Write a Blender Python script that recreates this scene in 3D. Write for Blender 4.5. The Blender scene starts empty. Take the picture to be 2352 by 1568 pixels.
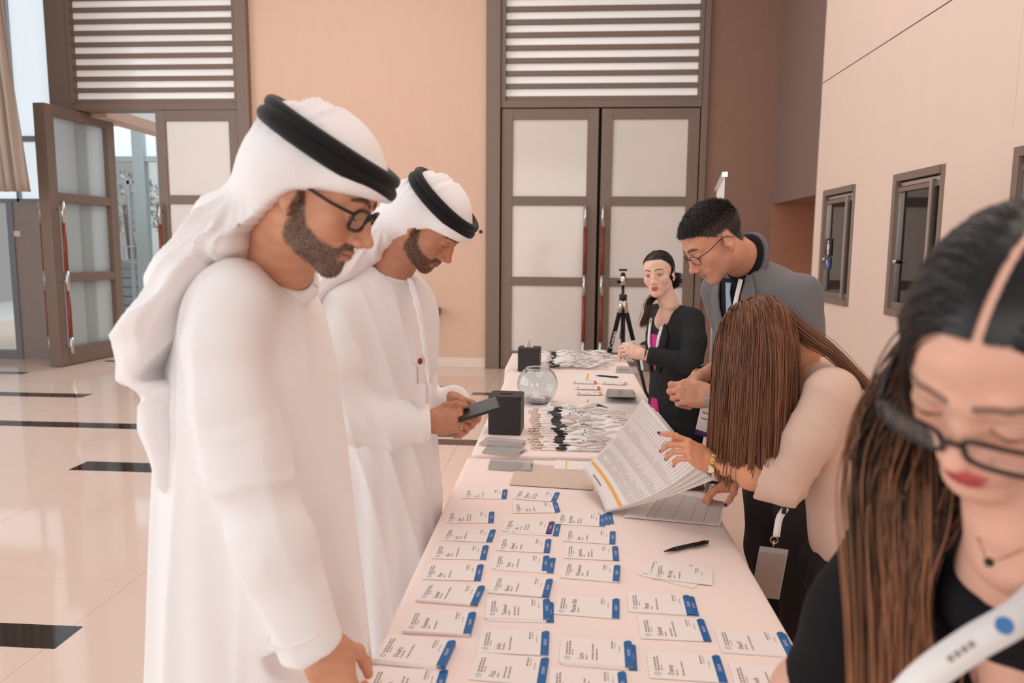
import bpy, bmesh, math, random
import numpy as np
from mathutils import Vector, Matrix, noise as mnoise

random.seed(7)
RNG = np.random.default_rng(7)
scene = bpy.context.scene
COL = scene.collection
PI = math.pi

# ------------------------------------------------------------------ camera
FPX, IW, IH = 1700.0, 2352.0, 1568.0
CAM = np.array([0.0, 0.0, 1.60])
PITCH, YAW, ROLL = math.radians(7.11), math.radians(3.98), math.radians(0.45)
_cp, _sp, _cy, _sy = math.cos(PITCH), math.sin(PITCH), math.cos(YAW), math.sin(YAW)
C_FWD = np.array([-_sy * _cp, _cy * _cp, -_sp])
_r = np.array([_cy, _sy, 0.0]); _u = np.cross(_r, C_FWD)
C_RIGHT = math.cos(ROLL) * _r + math.sin(ROLL) * _u
C_UP = -math.sin(ROLL) * _r + math.cos(ROLL) * _u
cam_data = bpy.data.cameras.new('camera')
cam_data.sensor_width = 36.0
cam_data.lens = FPX / IW * 36.0
cam_data.clip_start = 0.05
cam_data.dof.use_dof = True
cam_data.dof.focus_distance = 2.7
cam_data.dof.aperture_fstop = 3.6
cam = bpy.data.objects.new('camera', cam_data)
COL.objects.link(cam)
_m = Matrix.Identity(4)
for i in range(3):
    _m[i][0], _m[i][1], _m[i][2], _m[i][3] = C_RIGHT[i], C_UP[i], -C_FWD[i], CAM[i]
cam.matrix_world = _m
scene.camera = cam


def ray(px, py):
    return C_FWD + C_RIGHT * ((px - IW / 2) / FPX) - C_UP * ((py - IH / 2) / FPX)


def at(px, py, Y):
    """point of the vertical plane y = Y (metres in front of the photographer) seen in that direction"""
    d = ray(px, py)
    return CAM + d * (Y / d[1])


def atz(px, py, z):
    d = ray(px, py)
    return CAM + d * ((z - CAM[2]) / d[2])


def atx(px, py, x):
    d = ray(px, py)
    return CAM + d * (x / d[0])


# ------------------------------------------------------------------ world, lights, exposure
world = bpy.data.worlds.new('lobby_daylight')
scene.world = world
world.use_nodes = True
_nt = world.node_tree
_bg = _nt.nodes['Background']
_bg.inputs[0].default_value = (1.0, 0.955, 0.925, 1)
_bg.inputs[1].default_value = 0.52
scene.view_settings.view_transform = 'Standard'
scene.view_settings.look = 'None'
scene.view_settings.gamma = 1.0
scene.view_settings.use_curve_mapping = False
scene.view_settings.exposure = -0.45


def area_light(name, loc, rot, sx, sy, power, color):
    d = bpy.data.lights.new(name, 'AREA')
    d.shape = 'RECTANGLE'; d.size = sx; d.size_y = sy
    d.energy = power; d.color = color
    o = bpy.data.objects.new(name, d)
    o.location = loc; o.rotation_euler = rot
    COL.objects.link(o)
    return o


# tall glazed front of the lobby on the left: cool daylight
area_light('daylight_glazing', (-7.6, 2.5, 2.8), (0, math.radians(-90), 0), 4.5, 9.0, 420, (0.93, 0.97, 1.0))
# glazed front behind the photographer
area_light('entrance_glazing', (-2.6, -6.0, 2.3), (math.radians(90), 0, math.radians(-14)), 9.0, 4.2, 385, (1.0, 0.955, 0.92))
# warm ceiling lighting above the desk and along the ticket wall
area_light('ceiling_panel', (0.9, 3.2, 5.6), (0, 0, 0), 3.0, 6.5, 150, (1.0, 0.88, 0.80))
area_light('ceiling_panel', (-2.8, 6.5, 5.8), (0, 0, 0), 3.5, 4.0, 110, (1.0, 0.88, 0.80))
# ------------------------------------------------------------------ materials
def lin(c):
    return tuple(((v / 255) / 12.92 if v / 255 <= 0.04045 else ((v / 255 + 0.055) / 1.055) ** 2.4) for v in c)


MATS = {}


def mat(name, rgb, rough=0.6, spec=0.5, metal=0.0, var=0.06, nscale=40.0, stretch=(1, 1, 1), bump=0.0, bscale=None,
        emis=None, estr=0.0, trans=0.0, alpha=1.0, vcol=None, sss=0.0, sheen=0.0, coat=0.0, ior=1.45):
    m = bpy.data.materials.new(name); m.use_nodes = True
    nt = m.node_tree; N = nt.nodes; L = nt.links
    b = N['Principled BSDF']
    c = lin(rgb)
    b.inputs['Roughness'].default_value = rough
    b.inputs['Specular IOR Level'].default_value = spec
    b.inputs['Metallic'].default_value = metal
    b.inputs['IOR'].default_value = ior
    b.inputs['Transmission Weight'].default_value = trans
    b.inputs['Alpha'].default_value = alpha
    b.inputs['Coat Weight'].default_value = coat
    if sss:
        b.inputs['Subsurface Weight'].default_value = sss
        b.inputs['Subsurface Radius'].default_value = (1.0, 0.35, 0.2)
        b.inputs['Subsurface Scale'].default_value = 0.006
    if sheen:
        b.inputs['Sheen Weight'].default_value = sheen
        b.inputs['Sheen Roughness'].default_value = 0.4
    tc = N.new('ShaderNodeTexCoord'); mp = N.new('ShaderNodeMapping')
    mp.inputs['Scale'].default_value = stretch
    L.new(tc.outputs['Object'], mp.inputs[0])
    nz = N.new('ShaderNodeTexNoise'); nz.inputs['Scale'].default_value = nscale; nz.inputs['Detail'].default_value = 4
    L.new(mp.outputs[0], nz.inputs[0])
    mx = N.new('ShaderNodeMix'); mx.data_type = 'RGBA'
    if vcol:
        va = N.new('ShaderNodeVertexColor'); va.layer_name = vcol
        hs = N.new('ShaderNodeHueSaturation')
        mr = N.new('ShaderNodeMapRange'); mr.inputs[3].default_value = 1 - var; mr.inputs[4].default_value = 1 + var
        L.new(nz.outputs[0], mr.inputs[0]); L.new(mr.outputs[0], hs.inputs['Value'])
        L.new(va.outputs[0], hs.inputs['Color'])
        L.new(hs.outputs[0], b.inputs['Base Color'])
    else:
        mx.inputs[6].default_value = (*[v * (1 - var) for v in c], 1)
        mx.inputs[7].default_value = (*[min(1, v * (1 + var)) for v in c], 1)
        L.new(nz.outputs[0], mx.inputs[0])
        L.new(mx.outputs[2], b.inputs['Base Color'])
    if bump:
        bn = N.new('ShaderNodeTexNoise'); bn.inputs['Scale'].default_value = bscale or nscale; bn.inputs['Detail'].default_value = 3
        L.new(mp.outputs[0], bn.inputs[0])
        bp = N.new('ShaderNodeBump'); bp.inputs['Strength'].default_value = bump; bp.inputs['Distance'].default_value = 0.01
        L.new(bn.outputs[0], bp.inputs['Height']); L.new(bp.outputs[0], b.inputs['Normal'])
    if emis:
        b.inputs['Emission Color'].default_value = (*lin(emis), 1)
        b.inputs['Emission Strength'].default_value = estr
    MATS[name] = m
    return m


# ------------------------------------------------------------------ objects
def link(o, parent=None):
    COL.objects.link(o)
    if parent is not None:
        o.parent = parent
        o.matrix_parent_inverse = parent_inv(parent)
    return o


def parent_inv(p):
    return Matrix.LocRotScale(p.location, p.rotation_euler, p.scale).inverted()


def mesh_np(name, V, faces, material, parent=None, smooth=True, colors=None):
    """V (n,3) array, faces list of tuples or (m,4)/(m,3) int array; one mesh object in world coordinates"""
    me = bpy.data.meshes.new(name)
    V = np.asarray(V, np.float32)
    if isinstance(faces, np.ndarray):
        k = faces.shape[1]; n = len(faces)
        me.vertices.add(len(V)); me.vertices.foreach_set('co', V.ravel())
        me.loops.add(n * k); me.loops.foreach_set('vertex_index', faces.astype(np.int32).ravel())
        me.polygons.add(n); me.polygons.foreach_set('loop_start', np.arange(0, n * k, k, dtype=np.int32))
        me.update(calc_edges=True)
    else:
        me.from_pydata([tuple(map(float, v)) for v in V], [], faces); me.update()
    if smooth:
        me.polygons.foreach_set('use_smooth', np.ones(len(me.polygons), dtype=bool))
    if colors is not None:
        a = me.color_attributes.new('col', 'FLOAT_COLOR', 'POINT')
        c4 = np.ones((len(V), 4), np.float32); c4[:, :3] = colors
        a.data.foreach_set('color', c4.ravel())
    if material is not None:
        me.materials.append(material)
    o = bpy.data.objects.new(name, me)
    return link(o, parent)


def bm_obj(name, bm, material, parent=None, smooth=False):
    me = bpy.data.meshes.new(name)
    bmesh.ops.recalc_face_normals(bm, faces=bm.faces)
    bm.to_mesh(me); bm.free()
    if smooth:
        for p in me.polygons:
            p.use_smooth = True
    me.materials.append(material)
    return link(bpy.data.objects.new(name, me), parent)


def box_bm(bm, lo, hi, bev=0.0, M=None):
    lo = Vector(lo); hi = Vector(hi)
    r = bmesh.ops.create_cube(bm, size=1.0)
    vs = r['verts']
    for v in vs:
        v.co = Vector(((lo[i] + hi[i]) / 2 + v.co[i] * (hi[i] - lo[i]) for i in range(3)))
    if bev > 0:
        es = list({e for v in vs for e in v.link_edges})
        rb = bmesh.ops.bevel(bm, geom=es, offset=bev, segments=2, affect='EDGES', profile=0.5)
        vs = list({v for f in rb['faces'] for v in f.verts} | {v for v in vs if v.is_valid})
    if M is not None:
        for v in vs:
            if v.is_valid:
                v.co = M @ v.co
    return vs


def box(name, lo, hi, material, parent=None, bev=0.0, M=None):
    bm = bmesh.new(); box_bm(bm, lo, hi, bev, M)
    return bm_obj(name, bm, material, parent)


def cyl(name, p0, p1, r0, material, parent=None, r1=None, seg=20, smooth=True):
    return tube(name, [p0, p1], [r0, r0 if r1 is None else r1], material, parent, seg, caps=True)


def frames(P):
    P = np.asarray(P, float)
    T = np.gradient(P, axis=0); T /= np.linalg.norm(T, axis=1)[:, None] + 1e-12
    ref = np.array([0, 0, 1.0]) if abs(T[0][2]) < 0.9 else np.array([1.0, 0, 0])
    U = []
    u = np.cross(T[0], ref); u /= np.linalg.norm(u)
    for t in T:
        u = u - t * (u @ t); u /= np.linalg.norm(u) + 1e-12
        U.append(u)
    U = np.array(U)
    return T, U, np.cross(T, U)


def tube_geo(P, R, seg=10, caps=True, squash=1.0):
    P = np.asarray(P, float); n = len(P)
    R = np.full(n, R) if np.isscalar(R) else np.asarray(R, float)
    T, U, W = frames(P)
    a = np.linspace(0, 2 * PI, seg, endpoint=False)
    V = (P[:, None, :] + R[:, None, None] * (np.cos(a)[None, :, None] * U[:, None, :] + squash * np.sin(a)[None, :, None] * W[:, None, :])).reshape(-1, 3)
    Fc = []
    for i in range(n - 1):
        for j in range(seg):
            k = (j + 1) % seg
            Fc.append((i * seg + j, i * seg + k, (i + 1) * seg + k, (i + 1) * seg + j))
    if caps:
        Fc.append(tuple(range(seg - 1, -1, -1))); Fc.append(tuple((n - 1) * seg + j for j in range(seg)))
    return V, Fc


def tube(name, P, R, material, parent=None, seg=10, caps=True, squash=1.0, closed=False):
    V, Fc = tube_geo(P, R, seg, caps, squash)
    o = mesh_np(name, V, Fc, material, parent, smooth=True)
    for p in o.data.polygons:
        if len(p.vertices) > 4:
            p.use_smooth = False
    return o


def catmull(P, n):
    P = np.asarray(P, float)
    m = len(P)
    t = np.linspace(0, m - 1, n)
    Q = np.vstack([2 * P[0] - P[1], P, 2 * P[-1] - P[-2]])
    out = []
    for s in t:
        i = min(int(s), m - 2); f = s - i
        a, b, c, d = Q[i], Q[i + 1], Q[i + 2], Q[i + 3]
        out.append(0.5 * ((2 * b) + (-a + c) * f + (2 * a - 5 * b + 4 * c - d) * f * f + (-a + 3 * b - 3 * c + d) * f ** 3))
    return np.array(out)


def ribbon_geo(P, widths, normals, thick):
    """flat band along P; normals gives the facing side; returns solid verts/faces"""
    P = np.asarray(P, float); n = len(P)
    T = np.gradient(P, axis=0); T /= np.linalg.norm(T, axis=1)[:, None] + 1e-12
    Nn = np.asarray(normals, float)
    if Nn.ndim == 1:
        Nn = np.tile(Nn, (n, 1))
    S = np.cross(T, Nn); S /= np.linalg.norm(S, axis=1)[:, None] + 1e-12
    Nn = np.cross(S, T)
    w = np.full(n, widths) if np.isscalar(widths) else np.asarray(widths, float)
    w = w[:, None] / 2
    V = np.stack([P - S * w + Nn * thick / 2, P + S * w + Nn * thick / 2, P + S * w - Nn * thick / 2, P - S * w - Nn * thick / 2], 1).reshape(-1, 3)
    Fc = []
    for i in range(n - 1):
        for j in range(4):
            k = (j + 1) % 4
            Fc.append((i * 4 + j, (i + 1) * 4 + j, (i + 1) * 4 + k, i * 4 + k))
    Fc.append((0, 1, 2, 3)); Fc.append(tuple((n - 1) * 4 + j for j in (3, 2, 1, 0)))
    return V, Fc


def merge(geos):
    V = []; Fc = []; o = 0
    for v, f in geos:
        V.append(np.asarray(v)); Fc += [tuple(int(i) + o for i in q) for q in f]; o += len(v)
    return np.vstack(V), Fc


def empty(name, loc, label=None, cat=None, group=None, kind=None):
    o = bpy.data.objects.new(name, None)
    o.location = tuple(map(float, loc)); o.empty_display_size = 0.1
    COL.objects.link(o)
    return tag(o, label, cat, group, kind)


def tag(o, label=None, cat=None, group=None, kind=None):
    if label: o['label'] = label
    if cat: o['category'] = cat
    if group: o['group'] = group
    if kind: o['kind'] = kind
    return o


_text_cache = {}


def text_geo(s, size, extrude=0.0):
    """flat letter outlines as (verts, faces) in the xy plane, origin at the left of the baseline"""
    key = s
    if key not in _text_cache:
        cu = bpy.data.curves.new('t', 'FONT'); cu.body = s; cu.size = 1.0; cu.resolution_u = 1
        o = bpy.data.objects.new('t', cu); COL.objects.link(o)
        bpy.context.view_layer.update()
        me = o.to_mesh()
        V = np.array([v.co[:] for v in me.vertices]).reshape(-1, 3); Fc = [tuple(p.vertices) for p in me.polygons]
        o.to_mesh_clear(); bpy.data.objects.remove(o); bpy.data.curves.remove(cu)
        _text_cache[key] = (V, Fc)
    V, Fc = _text_cache[key]
    return V * size, Fc


# ------------------------------------------------------------------ implicit modelling (smooth unions, then one skin)
class Field:
    def __init__(s, lo, hi, h):
        s.lo = np.asarray(lo, float); s.h = h
        s.n = np.ceil((np.asarray(hi, float) - s.lo) / h).astype(int) + 1
        s.f = np.full(tuple(s.n), 9.0, np.float32)
        s.ax = [(s.lo[i] + h * np.arange(s.n[i])).astype(np.float32) for i in range(3)]

    def sub(s, lo, hi, pad):
        sl = []
        for i in range(3):
            a = int(math.floor((lo[i] - pad - s.lo[i]) / s.h)); b = int(math.ceil((hi[i] + pad - s.lo[i]) / s.h)) + 1
            sl.append(slice(max(0, a), max(0, min(s.n[i], b))))
        sl = tuple(sl)
        X = s.ax[0][sl[0]][:, None, None]; Y = s.ax[1][sl[1]][None, :, None]; Z = s.ax[2][sl[2]][None, None, :]
        return sl, X, Y, Z

    def put(s, fn, lo, hi, k=0.01, op='+'):
        sl, X, Y, Z = s.sub(lo, hi, k + 2.5 * s.h)
        if min(X.size, Y.size, Z.size) == 0:
            return
        d = fn(X, Y, Z)
        f = s.f[sl]
        if op == '+':
            if k > 0:
                t = np.clip(0.5 + 0.5 * (f - d) / k, 0, 1)
                s.f[sl] = f * (1 - t) + d * t - k * t * (1 - t)
            else:
                s.f[sl] = np.minimum(f, d)
        else:
            if k > 0:
                t = np.clip(0.5 - 0.5 * (f + d) / k, 0, 1)
                s.f[sl] = f * (1 - t) - d * t + k * t * (1 - t)
            else:
                s.f[sl] = np.maximum(f, -d)

    def cap(s, a, b, ra, rb=None, k=0.01, op='+'):
        a = np.asarray(a, np.float32); b = np.asarray(b, np.float32); rb = ra if rb is None else rb
        ab = b - a; L2 = float(ab @ ab) + 1e-12
        def fn(X, Y, Z):
            t = np.clip(((X - a[0]) * ab[0] + (Y - a[1]) * ab[1] + (Z - a[2]) * ab[2]) / L2, 0, 1)
            return np.sqrt((X - a[0] - ab[0] * t) ** 2 + (Y - a[1] - ab[1] * t) ** 2 + (Z - a[2] - ab[2] * t) ** 2) - (ra + (rb - ra) * t)
        r = max(ra, rb)
        s.put(fn, np.minimum(a, b) - r, np.maximum(a, b) + r, k, op)

    def chain(s, P, R, k=0.01):
        for i in range(len(P) - 1):
            s.cap(P[i], P[i + 1], R[i], R[i + 1], k)

    def ell(s, c, r, M=None, k=0.01, op='+'):
        c = np.asarray(c, np.float32); r = np.asarray(r, np.float32)
        M = np.eye(3) if M is None else np.asarray(M, float)     # columns: local axes in world
        def fn(X, Y, Z):
            x, y, z = X - c[0], Y - c[1], Z - c[2]
            u = (x * M[0, 0] + y * M[1, 0] + z * M[2, 0]) / r[0]
            v = (x * M[0, 1] + y * M[1, 1] + z * M[2, 1]) / r[1]
            w = (x * M[0, 2] + y * M[1, 2] + z * M[2, 2]) / r[2]
            k0 = np.sqrt(u * u + v * v + w * w)
            k1 = np.sqrt((u / r[0]) ** 2 + (v / r[1]) ** 2 + (w / r[2]) ** 2) + 1e-6
            return k0 * (k0 - 1) / k1
        e = np.abs(M) @ r
        s.put(fn, c - e, c + e, k, op)

    def loft(s, T, C, RU, RV, axis, u, k=0.02, fold=None, op='+'):
        """elliptic sections along a straight axis: T stations, C centres (world), RU/RV radii along u and axis x u"""
        T = np.asarray(T, float); C = np.asarray(C, float); RU = np.asarray(RU, float); RV = np.asarray(RV, float)
        w = np.asarray(axis, float); w = w / np.linalg.norm(w)
        u = np.asarray(u, float); u = u - w * (u @ w); u /= np.linalg.norm(u); v = np.cross(w, u)
        cu, cv = C @ u, C @ v
        tt = np.linspace(T[0], T[-1], 200)
        def sm(a):
            y = np.interp(tt, T, a); kk = np.hanning(13); kk /= kk.sum()
            return np.convolve(np.pad(y, 6, mode='edge'), kk, 'valid')
        tab = [sm(a) for a in (cu, cv, RU, RV)]
        def fn(X, Y, Z):
            t = X * w[0] + Y * w[1] + Z * w[2]
            q = np.clip((t - T[0]) / (T[-1] - T[0]) * 199, 0, 199)
            i = np.minimum(q.astype(np.int32), 198); fr = (q - i).astype(np.float32)
            g = [a[i] * (1 - fr) + a[i + 1] * fr for a in [x.astype(np.float32) for x in tab]]
            p = X * u[0] + Y * u[1] + Z * u[2] - g[0]; r = X * v[0] + Y * v[1] + Z * v[2] - g[1]
            e = np.sqrt((p / g[2]) ** 2 + (r / g[3]) ** 2)
            d = (e - 1) * np.minimum(g[2], g[3])
            if fold is not None:
                d = d - fold(np.arctan2(r / g[3], p / g[2]), t)
            return np.maximum(d, np.maximum(T[0] - t, t - T[-1]))
        rm = max(RU.max(), RV.max()) + 0.03
        Q = cu[:, None] * u + cv[:, None] * v + T[:, None] * w
        s.put(fn, Q.min(0) - rm, Q.max(0) + rm, k, op)

    def skin(s, smooth=1):
        f = s.f
        f[0] = f[-1] = 1; f[:, 0] = f[:, -1] = 1; f[:, :, 0] = f[:, :, -1] = 1
        ins = f < 0
        c = np.zeros(tuple(s.n - 1), np.int8)
        offs = [(i, j, k) for i in (0, 1) for j in (0, 1) for k in (0, 1)]
        nx, ny, nz = s.n
        for i, j, k in offs:
            c += ins[i:nx - 1 + i, j:ny - 1 + j, k:nz - 1 + k]
        act = np.argwhere((c > 0) & (c < 8))
        idx = np.full(tuple(s.n - 1), -1, np.int32)
        idx[act[:, 0], act[:, 1], act[:, 2]] = np.arange(len(act))
        acc = np.zeros((len(act), 3)); cnt = np.zeros(len(act))
        val = {o: f[act[:, 0] + o[0], act[:, 1] + o[1], act[:, 2] + o[2]] for o in offs}
        for o in offs:
            for d in range(3):
                if o[d] == 0:
                    p = list(o); p[d] = 1; p = tuple(p)
                    a, b = val[o], val[p]
                    m = (a < 0) != (b < 0)
                    t = np.where(m, a / np.where(m, a - b, 1), 0)
                    q = np.tile(np.array(o, float), (len(act), 1)); q[:, d] += t
                    acc += q * m[:, None]; cnt += m
        V = s.lo + s.h * (act + acc / cnt[:, None])
        Fs = []
        for d in range(3):
            e, g = (d + 1) % 3, (d + 2) % 3
            A = np.moveaxis(ins, (d, e, g), (0, 1, 2)); I = np.moveaxis(idx, (d, e, g), (0, 1, 2))
            a = A[:-1, 1:-1, 1:-1]; b = A[1:, 1:-1, 1:-1]
            w = np.argwhere(a != b); i, j, k = w[:, 0], w[:, 1] + 1, w[:, 2] + 1
            qd = np.stack([I[i, j - 1, k - 1], I[i, j, k - 1], I[i, j, k], I[i, j - 1, k]], 1)
            fl = a[w[:, 0], w[:, 1], w[:, 2]]
            Fs.append(qd[fl]); Fs.append(qd[~fl][:, ::-1])
        Fq = np.vstack(Fs)
        Fq = Fq[(Fq >= 0).all(1)]
        E = np.vstack([Fq[:, [0, 1]], Fq[:, [1, 2]], Fq[:, [2, 3]], Fq[:, [3, 0]]])
        for _ in range(smooth):
            S = np.zeros_like(V); n = np.zeros(len(V))
            for q in range(3):
                S[:, q] = np.bincount(E[:, 0], V[E[:, 1], q], len(V))
            n = np.bincount(E[:, 0], minlength=len(V))
            V = np.where(n[:, None] > 0, 0.5 * V + 0.5 * S / np.maximum(n, 1)[:, None], V)
        return V, Fq


def vnormals(V, Fq):
    n = np.cross(V[Fq[:, 2]] - V[Fq[:, 0]], V[Fq[:, 3]] - V[Fq[:, 1]])
    N = np.zeros_like(V)
    for i in range(4):
        for q in range(3):
            N[:, q] += np.bincount(Fq[:, i], n[:, q], len(V))
    return N / (np.linalg.norm(N, axis=1)[:, None] + 1e-12)


def wave_noise(P, seed, scale, octs=5):
    """cheap smooth pseudo-noise in [-1,1] from a few random plane waves"""
    r = np.random.default_rng(seed)
    P = np.asarray(P) * np.asarray(scale)
    out = np.zeros(P.shape[:-1])
    for _ in range(octs):
        d = r.normal(size=3); d /= np.linalg.norm(d)
        out += np.sin(P @ (d * r.uniform(0.6, 1.6)) * 2 * PI + r.uniform(0, 6.28))
    return out / octs ** 0.5 / 1.2
# ------------------------------------------------------------------ room materials
M_wall = mat('beige_wallcover', (224, 190, 168), 0.75, 0.25, var=0.035, nscale=9, stretch=(1, 1, 0.25), bump=0.05, bscale=260)
M_wall_r = mat('pale_wallcover', (228, 204, 190), 0.7, 0.25, var=0.03, nscale=6, stretch=(1, 1, 0.2), bump=0.05, bscale=260)
M_bronze = mat('bronze_wallcover', (150, 116, 100), 0.6, 0.35, var=0.07, nscale=14, bump=0.06, bscale=160)
M_wood = mat('grey_brown_veneer', (132, 113, 102), 0.45, 0.4, var=0.10, nscale=10, stretch=(6, 6, 0.6), bump=0.03, bscale=120)
M_wood_h = mat('grey_brown_veneer_rails', (129, 110, 99), 0.45, 0.4, var=0.10, nscale=10, stretch=(0.6, 6, 6), bump=0.03, bscale=120)
M_dark = mat('dark_reveal', (40, 33, 30), 0.8, 0.2, var=0.1, nscale=12)
M_frost = mat('frosted_pane', (226, 218, 212), 0.10, 0.55, var=0.03, nscale=3)
M_frost2 = mat('frosted_pane_bluish', (222, 232, 234), 0.15, 0.5, var=0.03, nscale=3, trans=0.0)
_n = M_frost2.node_tree
_tl = _n.nodes.new('ShaderNodeBsdfTranslucent'); _tl.inputs[0].default_value = (0.86, 0.92, 0.94, 1)
_mx = _n.nodes.new('ShaderNodeMixShader'); _mx.inputs[0].default_value = 0.65
_n.links.new(_n.nodes['Principled BSDF'].outputs[0], _mx.inputs[1]); _n.links.new(_tl.outputs[0], _mx.inputs[2]); _n.links.new(_mx.outputs[0], _n.nodes['Material Output'].inputs[0])
M_trans = mat('transom_pane', (250, 248, 246), 0.10, 0.5, var=0.02, nscale=3, emis=(236, 228, 224), estr=0.30)  # slight emission added so the pane reads as backlit
M_redwood = mat('red_brown_lacquer', (134, 62, 44), 0.3, 0.5, var=0.08, nscale=20, stretch=(4, 4, 0.5))
M_steel = mat('brushed_steel', (205, 200, 195), 0.28, 0.5, metal=1.0, var=0.05, nscale=60)
M_tile = mat('cream_marble', (228, 203, 189), 0.07, 0.5, var=0.035, nscale=2.2, stretch=(1, 2.5, 1))
M_strip = mat('black_granite', (38, 31, 29), 0.06, 0.55, var=0.25, nscale=90)
M_joint = mat('floor_grout', (206, 186, 172), 0.5, 0.3, var=0.05)
M_skirt = mat('pale_stone_skirting', (236, 219, 206), 0.3, 0.45, var=0.03, nscale=8)
M_skyglass = mat('backlit_frosted_glazing', (215, 226, 232), 0.3, 0.4, var=0.02, nscale=2, emis=(214, 226, 236), estr=1.05)
M_alu = mat('grey_aluminium', (150, 156, 160), 0.35, 0.5, metal=0.6, var=0.04)
M_curtain = mat('taupe_curtain', (176, 160, 148), 0.85, 0.2, var=0.06, nscale=120, bump=0.1, bscale=400)
M_panelgrey = mat('grey_lilac_panel', (168, 154, 150), 0.6, 0.3, var=0.05, nscale=12)
M_glass = mat('clear_glass', (235, 242, 244), 0.02, 0.5, var=0.0, trans=1.0, ior=1.45)
M_whiteplastic = mat('white_plastic', (235, 232, 228), 0.35, 0.5, var=0.01)
M_orange = mat('orange_lit_wallcover', (172, 120, 96), 0.65, 0.3, var=0.05, nscale=14)  # orange corridor light put into the base colour

YB = 9.90            # back wall


def X(px, Y=YB, py=560):
    return float(at(px, py, Y)[0])


def Z(py, px=1200, Y=YB):
    return float(at(px, py, Y)[2])


def struct(o):
    o['kind'] = 'structure'
    return o


# --- floor: marble tiles laid on a bed, black granite inlays
floor = struct(box('floor', (-12, -2.5, -0.12), (6, 16, -0.012), M_joint))
TS = 1.20
tm = None
for i in range(-8, 5):
    for j in range(0, 9):
        x0, y0 = i * TS + 0.35, j * TS - 0.35
        if tm is None:
            o = box('tile', (0, 0, -0.012), (TS - 0.002, TS - 0.002, 0.0), M_tile, floor, bev=0.0006)
            tm = o
        else:
            o = tm.copy(); COL.objects.link(o)
        o.location = (x0, y0, 0.0)


def strip(x0, x1, y0, y1):
    box('floor_strip', (x0, y0, -0.003), (x1, y1, 0.0012), M_strip, floor)


def strip_px(pl, pr, pyl, pyr, dpy, xl=None, xr=None):
    a = atz(pl, pyl, 0); b = atz(pr, pyr, 0)
    y0 = (a[1] + b[1]) / 2
    y1 = atz((pl + pr) / 2, (pyl + pyr) / 2 - dpy, 0)[1]
    strip(a[0] if xl is None else xl, b[0] if xr is None else xr, y0, y1)


strip_px(0, 125, 1484, 1490, 54, xl=-6)
strip_px(157, 328, 1079, 1084, 21, xr=-1.2)
strip_px(0, 325, 976, 987, 12, xl=-9, xr=-0.9)
strip_px(0, 183, 908, 914, 9, xl=-10)
strip_px(0, 46, 857, 860, 5, xl=-11)
strip_px(998, 1098, 1020, 1024, 13, xl=-1.35, xr=0.1)
strip_px(1085, 1150, 907, 908, 6, xl=-1.0, xr=0.3)
strip(-6.4, -4.1, 9.78, 9.9)

# --- back wall
HW = 6.2
wall_back = struct(box('wall_back', (X(588), YB, 0), (X(1118), YB + 0.2, HW), M_wall))
struct(box('wall_back_bronze', (X(1611), YB, 0), (5.6, YB + 0.2, HW), M_bronze))
box('orange_lit_panel', (2.66, YB - 0.006, 0), (5.5, YB, 2.2), M_orange, bpy.data.objects['wall_back_bronze'])  # panel painted in the orange light that falls on the bronze wall
sk = struct(box('baseboard_back', (X(590), YB - 0.02, 0), (X(1116), YB, 0.115), M_skirt, bev=0.004))
box('cove', (X(590), YB - 0.012, 0.115), (X(1116), YB, 0.13), M_skirt, sk)
tag(cyl('wall_sensor', (X(1104), YB - 0.012, Z(532, 1104)), (X(1104), YB, Z(532, 1104)), 0.022, M_dark),
    'small round black sensor on the beige wall beside the double doors', 'sensor')
# wall shelf behind the man with the phone
_zs = Z(713, 1010)
_sh = empty('wall_shelf', ((X(960) + X(1010)) / 2, YB, _zs), 'short dark console shelf fixed to the beige wall', 'shelf')
box('shelf_board', (X(905), YB - 0.30, _zs - 0.045), (X(1012), YB - 0.0, _zs + 0.045), M_wood_h, _sh, bev=0.004)
box('shelf_bracket', (X(940), YB - 0.2, _zs - 0.10), (X(950), YB, _zs - 0.045), M_dark, _sh)


# --- double doors
def door_leaf(name, parent, x0, x1, z1, y, hx, pane_m, t=0.07):
    """one leaf in local coordinates: frame members, three panes, tall pull handle"""
    st = (x1 - x0) * 0.115
    zr = [0.0, 0.24, 1.12, 1.235, 2.17, 2.29, z1 - 0.135, z1]
    leaf = parent
    for a, b in ((x0, x0 + st), (x1 - st, x1)):
        box('stile', (a, y - t / 2, 0.01), (b, y + t / 2, z1), M_wood, leaf, bev=0.004)
    for a, b in ((zr[0] + 0.01, zr[1]), (zr[2], zr[3]), (zr[4], zr[5]), (zr[6], zr[7])):
        box('rail', (x0 + st, y - t / 2 + 0.004, a), (x1 - st, y + t / 2 - 0.004, b), M_wood_h, leaf, bev=0.003)
    for a, b in ((zr[1], zr[2]), (zr[3], zr[4]), (zr[5], zr[6])):
        box('pane', (x0 + st, y - 0.006, a), (x1 - st, y + 0.006, b), pane_m, leaf)
    return leaf


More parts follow.
